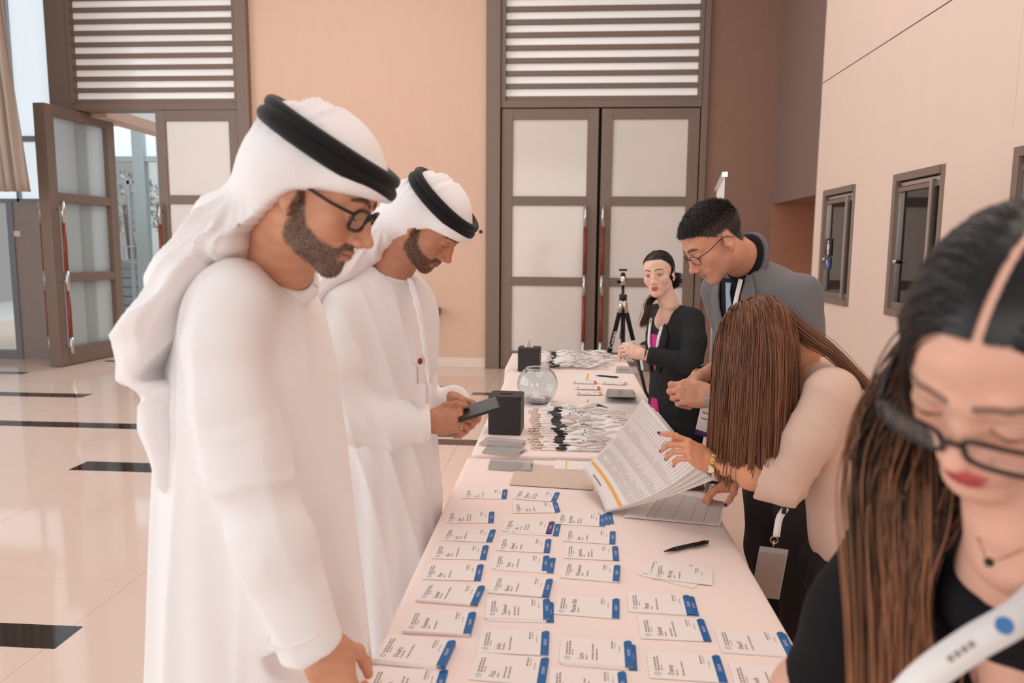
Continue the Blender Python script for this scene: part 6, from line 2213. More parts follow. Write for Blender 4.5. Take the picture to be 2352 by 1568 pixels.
# short hair: dense cap of hairs, longer on top, faded sides
Nw = vnormals(Vw, Fq)
hm = hl3(V)
def dir3(p, nn):
    q = (p - O3) @ R3
    d = np.outer(np.ones(len(p)), R3[:, 1]) * 0.55 + R3[:, 2] * 0.15 - np.outer(np.sign(q[:, 0]) * 0.15, R3[:, 0])
    side = sstep(0.055, 0.02, q[:, 2])[:, None]
    d = d * (1 - side) + side * (-R3[:, 2] * 0.6 - R3[:, 1] * 0.4)
    t = d - nn * (nn * d).sum(1)[:, None]
    return t + nn * (0.75 * (1 - side) + 0.35 * side)
def col3(r, n):
    t = r.uniform(0, 1, n)[:, None]
    return np.array(lin((20, 18, 18))) * (1 - t) + np.array(lin((58, 52, 50))) * t
topm = hm * sstep(0.050, 0.075, V[:, 2]); sidem = hm * (1 - sstep(0.055, 0.080, V[:, 2]))
g1 = tufts(Vw, Nw, topm + 1e-12, 11000, 0.019, 0.0008, dir3, col3, 5, jitter=0.40, seg=3, curve=0.25)
g2 = tufts(Vw, Nw, sidem + 1e-12, 9000, 0.009, 0.0006, dir3, col3, 6, jitter=0.22, seg=1)
VV, FF, CC = join_geo([g1, g2])
mesh_np('hair', VV, FF, M_hairv, p3, smooth=False, colors=CC)
glasses(p3, O3, R3, sc3, y=0.101, z=-0.008, w=0.050, hgt=0.034, rad=0.0011, square=0.35)

# jacket: leaning torso, two sleeves
F = Field((0.30, 2.10, 0.78), (1.18, 3.05, 1.66), 0.0062)
fw3 = np.array([-0.90, -0.44, 0.0]); sd3 = np.array([-0.44, 0.90, 0])
hipc = at(1800, 1010, 2.66); necc = at(1722, 620, 2.62)
ax3 = necc - hipc; L3 = np.linalg.norm(ax3); ax3 /= L3
t0 = hipc @ ax3
stt = [(-0.16, 0.150, 0.205), (0.0, 0.150, 0.200), (0.20, 0.145, 0.195), (0.38, 0.152, 0.212), (0.50, 0.145, 0.222), (0.57, 0.120, 0.200), (0.615, 0.085, 0.130), (0.65, 0.06, 0.08)]
bow = [0, 0, 0.015, 0.03, 0.035, 0.025, 0.01, 0]
F.loft([t0 + s[0] for s in stt], [hipc + ax3 * s[0] - fw3 * b for s, b in zip(stt, bow)], [s[1] for s in stt], [s[2] for s in stt], ax3, fw3, k=0.0)
shl3 = necc - ax3 * 0.085 - sd3 * 0.185 - fw3 * 0.02; shr3 = necc - ax3 * 0.085 + sd3 * 0.185 - fw3 * 0.0
dl = (w3l - el3l) / np.linalg.norm(w3l - el3l); dr = (w3r - el3r) / np.linalg.norm(w3r - el3r)
F.chain([shl3, (shl3 + el3l) / 2 + np.array([0.03, -0.02, 0]), el3l, w3l - dl * 0.0], [0.078, 0.066, 0.060, 0.044], k=0.03)
F.chain([shr3, (shr3 + el3r) / 2 + np.array([0.02, 0.02, 0]), el3r, w3r - dr * 0.03], [0.076, 0.064, 0.058, 0.044], k=0.03)
clip_end(F, w3l - dl * 0.045, dl, 0.09); clip_end(F, w3r - dr * 0.075, dr, 0.08)
# open front: a V cut away over the shirt
vpoly = [(0.085, 0.66), (0.0, 0.24), (-0.055, 0.66)]
F.put(poly_fn([(a + 0.03, t0 + b) for a, b in vpoly], sd3, ax3, hipc * 0 + (sd3 @ hipc) * sd3), (-2, -2, -2), (3, 4, 3), 0.006, op='-') if False else None
F.cap(nb3 + (O3 - nb3) * 0.5, nb3 - ax3 * 0.02, 0.070, 0.066, k=0.008, op='-')
V, Fq = F.skin(2); N = vnormals(V, Fq)
V = V + N * (0.0025 * wave_noise(V, 41, (6, 6, 6), 5))[:, None]
arm_w = np.exp(-(np.linalg.norm(V - el3l, axis=1) / 0.12) ** 2)
V = V + N * (0.006 * arm_w * crease((V @ dl) * 110 + V[:, 2] * 20))[:, None]
mesh_np('suit_jacket', V, Fq, M_greysuit, p3)
# shirt collar and front, lapels, tie
def onfront(u, t, off):
    """point on the leaning chest: u across (to his right), t up the axis"""
    ru = np.interp(t, [s[0] for s in stt], [s[1] for s in stt]); rv = np.interp(t, [s[0] for s in stt], [s[2] for s in stt]); b = np.interp(t, [s[0] for s in stt], bow)
    q = math.sqrt(max(0.02, 1 - (u / rv) ** 2))
    return hipc + ax3 * t - fw3 * b + sd3 * u + fw3 * (ru * q + off)
def front_patch(name, uv, off, m, par=p3, th=0.003):
    rows = [np.linspace(np.array(a), np.array(b), 8) for a, b in uv]
    V_ = [onfront(q[0], q[1], off) for row in rows for q in row]
    n = 8; k = len(rows)
    F_ = [(i * n + j, i * n + j + 1, (i + 1) * n + j + 1, (i + 1) * n + j) for i in range(k - 1) for j in range(n - 1)]
    o = mesh_np(name, V_, F_, m, par)
    sm = o.modifiers.new('thick', 'SOLIDIFY'); sm.thickness = th; sm.offset = 0
    return o
front_patch('shirt_front', [((-0.075, 0.60), (0.075, 0.60)), ((-0.06, 0.50), (0.06, 0.50)), ((-0.035, 0.36), (0.035, 0.36)), ((-0.012, 0.22), (0.012, 0.22))], 0.004, M_blackshirt)
for s in (-1, 1):
    lp_ = front_patch('lapel', [((s * 0.070, 0.615), (s * 0.085, 0.615)), ((s * 0.060, 0.54), (s * 0.115, 0.545)), ((s * 0.056, 0.49), (s * 0.125, 0.50)), ((s * 0.050, 0.47), (s * 0.098, 0.475)), ((s * 0.030, 0.35), (s * 0.062, 0.35)), ((s * 0.008, 0.22), (s * 0.016, 0.22))], 0.011, M_greysuit, th=0.006)
front_patch('tie', [((-0.014, 0.585), (0.014, 0.585)), ((-0.010, 0.55), (0.010, 0.55)), ((-0.022, 0.42), (0.022, 0.42)), ((-0.030, 0.20), (0.030, 0.20)), ((-0.034, 0.05), (0.034, 0.05))], 0.012, M_tie, th=0.004)
P = []
cdir = (O3 - nb3) / np.linalg.norm(O3 - nb3)
cx = fw3 - cdir * (fw3 @ cdir); cx /= np.linalg.norm(cx); cyv = np.cross(cdir, cx)
for a in np.linspace(0, 2 * PI, 33):
    P.append(nb3 + cdir * (0.012 - 0.012 * math.cos(a)) + cx * 0.066 * math.cos(a) + cyv * 0.066 * math.sin(a))
V_, F_ = tube_geo(P, 0.0045, 8, False, squash=4.5); mesh_np('shirt_collar', V_, F_, M_blackshirt, p3)
P = [nb3 + cdir * (-0.006 - 0.016 * math.cos(a)) + cx * 0.076 * math.cos(a) + cyv * 0.076 * math.sin(a) for a in np.linspace(0.75, 2 * PI - 0.75, 30)]
V_, F_ = tube_geo(P, 0.006, 8, True, squash=3.6); mesh_np('jacket_collar', V_, F_, M_greysuit, p3)
for (c0, d0, r_) in ((w3l - dl * 0.042, dl, 0.041), (w3r - dr * 0.070, dr, 0.041)):
    V_, F_ = tube_geo([c0 - d0 * 0.01, c0 + d0 * 0.03], [r_, r_ * 0.96], 20, False); mesh_np('shirt_cuff', V_, F_, M_blackshirt, p3).modifiers.new('t', 'SOLIDIFY').thickness = 0.003
watch(p3, w3l - dl * 0.000, dl, (0.15, -0.9, -0.5), 0.031, M_steel, M_steel, w=0.019, dial=0.019)
ring_band('bracelet', p3, w3r - dr * 0.01, dr, 0.031, M_gold, 0.0022)
legs(p3, [hipc + sd3 * 0.09 - np.array([0, 0, 0.06]), hipc - sd3 * 0.09 - np.array([0, 0, 0.06])], [np.array([0.83, 2.74, 0.07]), np.array([0.86, 2.52, 0.07])], M_trouser, r0=0.100, r1=0.062)
shoes(p3, [(0.79, 2.74, PI / 2 + 0.4), (0.82, 2.52, PI / 2 + 0.4)], M_shoe)
# lanyard: white strap over the lapel, black break, white tail, pass with purple foot
nf = np.array([-0.75, -0.66, 0.1])
lanyard_strap(p3, [onfront(-0.060, 0.60, 0.020), onfront(-0.030, 0.46, 0.024), onfront(0.0, 0.30, 0.03), at(1648, 800, 2.44)], 0.017, nf)
lanyard_strap(p3, [at(1648, 800, 2.42), at(1645, 850, 2.41)], 0.020, nf, M_buckle, 4, 'buckle', 0.008)
lanyard_strap(p3, [at(1645, 848, 2.41), at(1643, 890, 2.41), at(1640, 935, 2.41)], 0.016, nf, None, 8, 'lanyard_tail')
pc = at(1637, 938, 2.40)
pass_card(p3, pc, (0.85, -0.52, -0.16), (-0.12, 0.0, -1), 0.080, 0.098, M_purple)
# crumpled clear bag by the pass
lb_ = at(1628, 1030, 2.42)

# a folded paper scrap pinched between his fingers
tag(box('paper_scrap', (-0.012, -0.001, -0.009), (0.012, 0.001, 0.009), M_paper, M=Matrix.Translation(at(1558, 890, 2.42)) @ Matrix.Rotation(0.5, 4, 'Y')), 'scrap of white paper pinched in the hands of the suited man', 'paper scrap')

# ================================================================== woman at the far end
skin4 = (234, 188, 166)
p4 = empty('person', (0.66, 3.92, 0), 'person in a black blazer with tied dark hair glancing toward the camera', 'person')
sc4 = 0.98
R4 = face_frame((-0.42, -0.90, -0.10), roll=math.radians(-7))
O4 = at(1500, 649, 3.80) - R4 @ (np.array([0, 0.106, -0.036]) * sc4)
nb4 = at(1539, 702, 3.90)


def hl4(V):
    y, z, x = V[:, 1], V[:, 2], np.abs(V[:, 0])
    top = np.interp(y, [-0.12, -0.03, 0.0, 0.02, 0.04, 0.06, 0.09], [-0.10, -0.06, 0.010, 0.035, 0.055, 0.074, 0.080])
    return sstep(top - 0.003, top + 0.004, z)


opt4 = dict(skin=skin4, fem=True, lids='open', gaze=(-0.10, 1, 0.05), lipcol=(196, 70, 62), lipmix=0.85, brow=0.0036, blush=0.5, hairline=hl4, haircol=(26, 21, 20), browh=0.002, nose=0.8, lip=1.0)
V, Vw, Fq, C, _b = add_head(p4, opt4, O4, R4, sc4, nb4, h=0.0026)
V4, Vw4, Fq4 = V, Vw, Fq
fw4 = np.array([-0.86, -0.50, 0]); sd4 = np.array([-0.50, 0.86, 0])
w4l = at(1477, 812, 3.74); w4r = at(1470, 800, 3.98)
h4l = place_hand(1, w4l, (-0.85, 0.25, 0.25), (0.1, -0.75, 0.6), [(0.6, 0.8, 0.4), (0.7, 0.85, 0.4), (0.75, 0.9, 0.4), (0.8, 0.9, 0.4)], [(0.6, 0.8, -0.3), (0.2, 0.95, -0.3), (0.0, 0.95, -0.4)], skin4, sc=0.95, h=0.0026, fa=0.07, slim=0.9)
h4r = place_hand(-1, w4r, (-0.9, -0.35, 0.1), (-0.1, 0.3, 0.95), [(0.6, 0.8, 0.4)] * 4, [(0.6, 0.8, -0.3), (0.2, 0.95, -0.3), (0.0, 0.95, -0.4)], skin4, sc=0.95, h=0.0026, fa=0.07, slim=0.9)
body = weld_body([inner_body(nb4, at(1548, 960, 3.95), [[at(1560, 752, 3.89), at(1584, 832, 3.74), w4l], [at(1532, 752, 4.02), at(1560, 830, 4.16), w4r]], skin4, wc=0.08, wp=0.09), (Vw, Fq, C), h4l[:3], h4r[:3], arm_geo([nb4, nb4 + fw4 * 0.03 + np.array([0.0, 0.0, -0.08])], [0.046, 0.055], skin4)])
mesh_np('body', body[0], body[1], M_skin, p4, colors=body[2])
ring_band('watch_strap', p4, w4l + np.array([0.01, 0, 0]), (1, -.1, -.2), 0.027, M_spec, 0.003)
F = Field((0.32, 3.55, 0.58), (0.98, 4.25, 1.46), 0.0062)
hip4 = at(1548, 960, 3.95); nec4 = at(1546, 696, 3.94)
ax4 = nec4 - hip4; ax4 /= np.linalg.norm(ax4); t0 = hip4 @ ax4
fw4 = np.array([-0.86, -0.50, 0]); sd4 = np.array([-0.50, 0.86, 0])
st4 = [(-0.08, 0.130, 0.165), (0.05, 0.125, 0.160), (0.22, 0.115, 0.145), (0.38, 0.128, 0.160), (0.50, 0.115, 0.170), (0.565, 0.088, 0.140), (0.605, 0.060, 0.075)]
F.loft([t0 + s[0] for s in st4], [hip4 + ax4 * s[0] for s in st4], [s[1] for s in st4], [s[2] for s in st4], ax4, fw4, k=0.0)
el4 = at(1586, 835, 3.72); el4r = at(1560, 830, 4.18)
sh4 = nec4 - ax4 * 0.075 - sd4 * 0.145; sh4r = nec4 - ax4 * 0.075 + sd4 * 0.145
F.chain([sh4, (sh4 + el4) / 2 + np.array([0.015, -0.02, 0]), el4, w4l], [0.066, 0.058, 0.056, 0.042], k=0.025)
F.chain([sh4r, el4r, w4r], [0.064, 0.054, 0.042], k=0.025)
d4 = (w4l - el4) / np.linalg.norm(w4l - el4); clip_end(F, w4l - d4 * 0.022, d4, 0.07)
d4r = (w4r - el4r) / np.linalg.norm(w4r - el4r); clip_end(F, w4r - d4r * 0.022, d4r, 0.06)
F.cap(nb4 + np.array([0, 0, 0.07]), nb4 + fw4 * 0.07 - np.array([0, 0, 0.10]), 0.052, 0.022, k=0.008, op='-')
V, Fq = F.skin(2); N = vnormals(V, Fq)
V = V + N * (0.0018 * crease(wave_noise(V, 51, (6, 6, 6), 5) * 3))[:, None]
mesh_np('blazer', V, Fq, M_blackblazer, p4)


def onf4(u, t, off):
    ru = np.interp(t, [s[0] for s in st4], [s[1] for s in st4]); rv = np.interp(t, [s[0] for s in st4], [s[2] for s in st4])
    return hip4 + ax4 * t + sd4 * u + fw4 * (ru * math.sqrt(max(0.02, 1 - (u / rv) ** 2)) + off)


def patch4(name, uv, off, m, th=0.003):
    rows = [np.linspace(np.array(a), np.array(b), 6) for a, b in uv]
    V_ = [onf4(q[0], q[1], off) for row in rows for q in row]; k = len(rows)
    F_ = [(i * 6 + j, i * 6 + j + 1, (i + 1) * 6 + j + 1, (i + 1) * 6 + j) for i in range(k - 1) for j in range(5)]
    o = mesh_np(name, V_, F_, m, p4); q = o.modifiers.new('t', 'SOLIDIFY'); q.thickness = th; q.offset = 0
patch4('blouse', [((-0.05, 0.46), (0.05, 0.46)), ((-0.030, 0.38), (0.030, 0.38)), ((-0.006, 0.27), (0.006, 0.27))], 0.003, M_magenta)
patch4('blouse_hem', [((-0.02, 0.12), (0.03, 0.12)), ((-0.035, 0.06), (0.05, 0.06)), ((-0.02, 0.02), (0.06, 0.02))], 0.004, M_magenta)
for s in (-1, 1):
    patch4('lapel', [((s * 0.050, 0.53), (s * 0.065, 0.53)), ((s * 0.045, 0.46), (s * 0.095, 0.46)), ((s * 0.035, 0.38), (s * 0.085, 0.39)), ((s * 0.022, 0.26), (s * 0.04, 0.26))], 0.009, M_blackblazer, 0.006)
lanyard_strap(p4, [onf4(-0.055, 0.54, 0.012), onf4(-0.045, 0.44, 0.016), onf4(-0.02, 0.32, 0.02), at(1472, 800, 3.78), at(1476, 850, 3.80)], 0.016, (-0.6, -0.8, 0.1))
lanyard_strap(p4, [onf4(0.055, 0.54, 0.012), onf4(0.03, 0.42, 0.016), onf4(0.0, 0.32, 0.02), at(1471, 805, 3.80)], 0.016, (-0.6, -0.8, 0.1))
legs(p4, [hip4 + sd4 * 0.08 - np.array([0, 0, 0.06]), hip4 - sd4 * 0.08 - np.array([0, 0, 0.06])], [np.array([0.66, 4.02, 0.07]), np.array([0.69, 3.84, 0.07])], M_blackblazer, r0=0.092, r1=0.055)
shoes(p4, [(0.63, 4.02, PI / 2 + 0.4), (0.66, 3.84, PI / 2 + 0.4)], M_shoe)
# hair drawn back, two loose lengths falling in front of the shoulder
rt = scalp_roots(3600, 61, keep=lambda p: (hl4(p) > 0.5))
side = np.sign(rt[:, 0])
d0 = np.stack([0.35 * side, -1.0 + 0 * side, 0.0 - 2.0 * np.clip(0.06 - rt[:, 2], 0, 0.1)], 1)
cols4 = [head_collider(opt4, O4, R4, sc4, 0.002, 0.007)]
def drift4(p, t):
    tgt = O4 + R4 @ np.array([0.0, -0.105, -0.02]) * sc4
    v = tgt - p; L = np.linalg.norm(v, axis=1)[:, None]
    return v / (L + 0.02) * 0.8 * (1 if t < 0.7 else 0.1)
P = hair_paths(rt @ (R4 * sc4).T + O4, d0 @ R4.T, 14, 0.0145, cols4, 0.7, (0.0, 0.10), 62, drift=drift4)
hcap = hair_cap(V4, Vw4, Fq4, hl4(V4), (24, 20, 19), 0.0012)
hair_part('hair', p4, smooth_paths(P), 0.0017, 0.0013, mixcol((20, 16, 16), (44, 34, 30)), 63, hcap)
r = np.random.default_rng(64)
guide = catmull([O4 + R4 @ np.array([-0.030, -0.070, -0.07]) * sc4, at(1492, 692, 3.86), at(1486, 720, 3.82), at(1476, 748, 3.80)], 14)
G = guide[None] + r.normal(size=(220, 1, 3)) * np.linspace(0.006, 0.010, 14)[None, :, None]
guide2 = catmull([O4 + R4 @ np.array([0.060, -0.045, -0.02]) * sc4, at(1553, 660, 3.86), at(1549, 686, 3.84), at(1536, 712, 3.80)], 14)
G2 = guide2[None] + r.normal(size=(120, 1, 3)) * np.linspace(0.004, 0.005, 14)[None, :, None]
hair_mesh('hair_length', p4, G, 0.0013, 0.0009, mixcol((22, 17, 16), (60, 44, 36), (92, 62, 44)), 65)
# clear plastic bag she is crumpling
F = Field((-0.06, -0.05, -0.05), (0.06, 0.05, 0.05), 0.003)
F.ell((0, 0, 0), (0.036, 0.026, 0.030), k=0); F.ell((0.02, 0.0, 0.016), (0.022, 0.016, 0.02), k=0.008); F.ell((-0.022, 0.004, 0.01), (0.02, 0.02, 0.016), k=0.008)
V, Fq = F.skin(1); N = vnormals(V, Fq); V = V + N * (0.004 * crease(wave_noise(V, 5, 26, 6) * 4))[:, None]
M_film = mat('clear_film', (250, 246, 246), 0.08, 0.6, var=0.0, alpha=0.45)
tag(mesh_np('plastic_wrap', V + at(1448, 798, 3.80), Fq, M_film), 'crumpled clear plastic wrap in the hands of the woman at the far end', 'wrap')

# ================================================================== woman in the beige blazer
skin5 = (222, 156, 122)
p5 = empty('person', (0.86, 2.18, 0), 'person with long brown hair and beige blazer bending over the paper lists', 'person')
sc5 = 1.0
R5 = face_frame((-0.62, 0.12, -0.78))
O5 = at(1748, 775, 2.20)
nb5 = at(1846, 808, 2.20)
opt5 = dict(ears=False, skin=skin5, fem=True, lids='down', lipcol=(170, 70, 66), lipmix=0.7, hairline=lambda V: sstep(0.0, 0.02, V[:, 2] - np.interp(V[:, 1], [-.1, 0, .05, .09], [-.08, 0.0, .05, .075])), haircol=(60, 38, 28))
V, Vw, Fq, C, _b = add_head(p5, opt5, O5, R5, sc5, nb5, h=0.0034)
V5, Vw5, Fq5 = V, Vw, Fq
w5 = at(1634, 1058, 2.14)
f5 = at(1556, 1018, 2.10) - w5
h5 = place_hand(1, w5, f5, (0.05, -0.72, 0.70), [(0.25, 0.35, 0.2), (0.75, 0.75, 0.4), (0.85, 0.8, 0.4), (0.9, 0.85, 0.4)],
                [(0.55, 0.75, -0.55), (0.2, 0.9, -0.45), (0.0, 0.95, -0.4)], skin5, sc=1.0, fa=0.05, slim=0.92, spread=(0.08, 0.02, -0.03, -0.08), h=0.0019)
w5b = at(1688, 1098, 2.50)
h5b = place_hand(-1, w5b, (-0.90, -0.25, -0.42), (0.15, 0.25, 0.95), [(0.35, 0.7, 0.4), (0.45, 0.8, 0.5), (0.7, 0.9, 0.5), (0.8, 0.9, 0.5)],
                 [(0.7, 0.65, -0.4), (0.4, 0.85, -0.35), (0.25, 0.9, -0.3)], skin5, sc=1.0, fa=0.05, slim=0.92, h=0.0021)
e5 = at(1803, 1118, 2.06)
e5b = at(1800, 1050, 2.62)
d5 = (w5 - e5) / np.linalg.norm(w5 - e5)
body = weld_body([inner_body(nb5, at(1958, 1290, 2.20), [[at(1912, 905, 2.08), e5, w5], [at(1880, 900, 2.34), e5b, w5b]], skin5, wc=0.08, wp=0.09), (Vw, Fq, C), h5[:3], h5b[:3], arm_geo([w5 + d5 * 0.005, w5 - d5 * 0.05, e5 + d5 * 0.10, e5], [0.0235, 0.0265, 0.040, 0.042], skin5), arm_geo([w5b, e5b], [0.025, 0.040], skin5)])
mesh_np('body', body[0], body[1], M_skin, p5, colors=body[2])
nails(p5, h5[3], M_nail, (0, 1, 2, 3), up=(0.0, -0.8, 0.6)); nails(p5, h5b[3], M_nail, (0, 1, 4), up=(0, -0.5, 0.85))
watch(p5, w5 + d5 * -0.005, d5, (-0.1, -0.85, -0.5), 0.0275, M_gold, M_paper, w=0.013, dial=0.0155)
tp = h5[3]
for q, k_ in ((0, 0.6), (1, 0.5)):
    t_, pz, r_ = tp[q]
    ring_band('finger_ring', p5, pz + (pz - t_) * k_ * 1.6, t_ - pz, r_ * 1.35, M_gold if q == 0 else M_steel, 0.0012)
F = Field((0.50, 1.80, 0.70), (1.36, 2.80, 1.50), 0.006)
hip5 = at(1958, 1290, 2.20); nec5 = at(1893, 838, 2.20)
ax5 = nec5 - hip5; L5 = np.linalg.norm(ax5); ax5 /= L5; t0 = hip5 @ ax5
fw5 = np.array([-0.96, 0.10, -0.2]); fw5 -= ax5 * (fw5 @ ax5); fw5 /= np.linalg.norm(fw5); sd5 = np.cross(ax5, fw5)
st5 = [(-0.02, 0.115, 0.170), (0.10, 0.112, 0.165), (0.25, 0.105, 0.150), (0.40, 0.118, 0.160), (0.48, 0.112, 0.168), (0.55, 0.092, 0.150), (0.60, 0.072, 0.10), (0.625, 0.055, 0.065)]
F.loft([t0 + s[0] for s in st5], [hip5 + ax5 * s[0] for s in st5], [s[1] for s in st5], [s[2] for s in st5], ax5, fw5, k=0.0)
sh5 = at(1912, 905, 2.06); sh5b = at(1880, 900, 2.36)
F.chain([sh5, at(1858, 1010, 2.04), e5 + np.array([0.005, 0, 0.01])], [0.076, 0.064, 0.060], k=0.035)
F.chain([sh5b, e5b], [0.070, 0.055], k=0.035)
pe = np.cross(d5, [0, 1, 0]); pe /= np.linalg.norm(pe)
t5 = e5 @ d5
F.loft([t5 - 0.045, t5, t5 + 0.035, t5 + 0.072], [e5 - pe * 0.004] * 4, [0.052, 0.060, 0.064, 0.066], [0.052, 0.056, 0.058, 0.058], d5, pe, k=0.012)
F.cap(e5 + d5 * 0.060, e5 + d5 * 0.11, 0.050, 0.052, k=0.003, op='-')
F.cap(nb5 + (O5 - nb5) * 0.45, nb5, 0.050, 0.047, k=0.008, op='-')
V, Fq = F.skin(2); N = vnormals(V, Fq)
el_w = np.exp(-(np.linalg.norm(V - at(1822, 1075, 2.05), axis=1) / 0.075) ** 2)
V = V + N * (0.0018 * wave_noise(V, 55, (5, 5, 5), 5) + 0.007 * el_w * crease((V @ np.array([0.75, 0.1, 0.66])) * 95))[:, None]
arm_m = np.exp(-(np.linalg.norm(V - at(1890, 930, 2.03), axis=1) / 0.10) ** 2)
V = V + N * (0.0035 * arm_m * crease((V @ np.array([0.55, 0.2, 0.80])) * 70 + 1.5))[:, None]
mesh_np('blazer', V, Fq, M_beige, p5)
# skirt of the blazer, straight cut hem
F = Field((0.60, 1.85, 0.55), (1.30, 2.55, 1.05), 0.008)
hb = at(1945, 1330, 2.19)
F.loft([0.66, 0.80, 0.98], [(hb[0] + 0.005, 2.19, 0), (hb[0], 2.19, 0), (hip5[0] - 0.0, 2.2, 0)], [0.125, 0.122, 0.112], [0.19, 0.18, 0.165], (0, 0, 1), (1, 0, 0), k=0.0) if False else None
legs(p5, [hip5 + sd5 * 0.08 - np.array([0.0, 0, 0.05]), hip5 - sd5 * 0.08 - np.array([0.0, 0, 0.05])], [np.array([0.93, 2.28, 0.07]), np.array([0.93, 2.10, 0.07])], M_blackblazer, r0=0.098, r1=0.055)
shoes(p5, [(0.89, 2.28, PI / 2), (0.89, 2.10, PI / 2)], M_shoe)
# long straight hair hanging from the bowed head
rt = scalp_roots(7600, 71, keep=lambda p: (p[:, 2] > np.interp(p[:, 1], [-.11, -.02, 0.03, 0.06, .09], [-.03, -.01, .02, .055, .08])))
sgn = np.where(rt[:, 0] > 0.0, 1.0, -1.0)
d0 = np.stack([0.9 * sgn, 0.15 - 0.3 * (rt[:, 1] < -0.04), -0.25 + 0 * sgn], 1)
col5 = [head_collider(opt5, O5, R5, sc5, 0.003, 0.014), (O5 + R5 @ np.array([0, 0.03, -0.05]), R5, np.array([0.066, 0.062, 0.085]), 0.22)]
P = hair_paths(rt @ R5.T + O5, d0 @ R5.T, 26, np.random.default_rng(4).uniform(0.0150, 0.0172, 7600), col5, 0.80, (0.22, 0.55), 72, jitter=0.05)
# locks gather: pull each hair toward a neighbour lock centre as it falls
lk = np.random.default_rng(73).integers(0, 7600, 170)
end = P[:, 12]
nearest = lk[np.argmin(((end[:, None, :] - end[lk][None]) ** 2).sum(2), 1)]
t_ = np.linspace(0, 1, P.shape[1])[None, :, None]
P = P * (1 - 0.55 * t_) + P[nearest] * 0.55 * t_
hair_part('hair', p5, smooth_paths(P), 0.0019, 0.0014, mixcol((92, 56, 40), (156, 102, 72), (138, 90, 64)), 74, hair_cap(V5, Vw5, Fq5, opt5['hairline'](V5), (84, 52, 38), 0.0012))
# part of it swept back over the shoulder
r = np.random.default_rng(75)
gd = catmull([O5 + R5 @ np.array([0.03, -0.085, 0.05]), at(1860, 775, 2.14), at(1905, 805, 2.10), at(1955, 850, 2.06), at(2020, 915, 2.02), at(2040, 960, 2.02)], 22)
G = gd[None] + r.normal(size=(240, 1, 3)) * np.linspace(0.013, 0.003, 22)[None, :, None]
hair_mesh('hair_length', p5, G, 0.0015, 0.001, mixcol((92, 56, 40), (156, 102, 72)), 76)
# her empty pass dangling under the arm
lanyard_strap(p5, [at(1806, 1165, 2.10), at(1790, 1190, 2.09), at(1783, 1232, 2.085)], 0.019, (-0.2, -1, 0), None, 8, 'lanyard_tail', 0.003)
lanyard_strap(p5, [at(1806, 1120, 2.12), at(1800, 1180, 2.09)], 0.012, (-0.2, -1, 0), M_buckle, 4, 'buckle', 0.006)
ring_band('snap_ring', p5, at(1778, 1240, 2.085), (0.3, 1, 0), 0.010, M_clip, 0.0018)
tube('snap_clip', [at(1778, 1240, 2.085), at(1776, 1258, 2.085)], [0.004, 0.003], M_clip, p5, seg=8)
pc = at(1776, 1268, 2.08)
M_greycard = mat('blank_grey_pass', (150, 132, 128), 0.35, 0.5, var=0.04, nscale=6)
def card5(nm, a0, a1, d0, d1, off, m):
    ax_ = np.array([0.98, 0.06, -0.12]); dn_ = np.array([-0.12, 0, -0.98]); nn_ = np.array([0, -1, 0])
    V_ = [pc + ax_ * a + dn_ * d + nn_ * z for z in (off, off + 0.0012) for (a, d) in ((a0, d0), (a1, d0), (a1, d1), (a0, d1))]
    return mesh_np(nm, V_, [(0, 1, 2, 3), (7, 6, 5, 4), (0, 4, 5, 1), (1, 5, 6, 2), (2, 6, 7, 3), (3, 7, 4, 0)], m, p5, smooth=False)
card5('pass_sleeve', -0.042, 0.042, -0.014, 0.140, 0.0, M_pvc); card5('pass_card', -0.037, 0.037, 0.004, 0.135, 0.0016, M_greycard)
pen('ballpoint_pen', at(1612, 1104, 2.47), at(1690, 1114, 2.50), 'black pen in the far hand of the woman in beige', 0.0055)


# pages she is lifting: curled stack with ruled lines and an amber band
def page(A, B, C_, D, bulge, curl, n=18):
    V_ = np.zeros((n + 1, n + 1, 3))
    nrm = np.cross(B - A, D - A); nrm /= np.linalg.norm(nrm)
    for i in range(n + 1):
        for j in range(n + 1):
            u, v = i / n, j / n        # u: A->B side, v: toward the hand
            p = (A * (1 - u) + B * u) * (1 - v) + (D * (1 - u) + C_ * u) * v
            p = p + nrm * (bulge * math.sin(PI * v) * (0.5 + 0.5 * u)) + np.array([0, 0, 1.0]) * curl * (1 - v) ** 3 * 0.0 - (C_ - B) * 0.0
            p = p + (D - A) * 0.03 * math.sin(PI * u) * (1 - v)
            V_[i, j] = p
    return V_, nrm


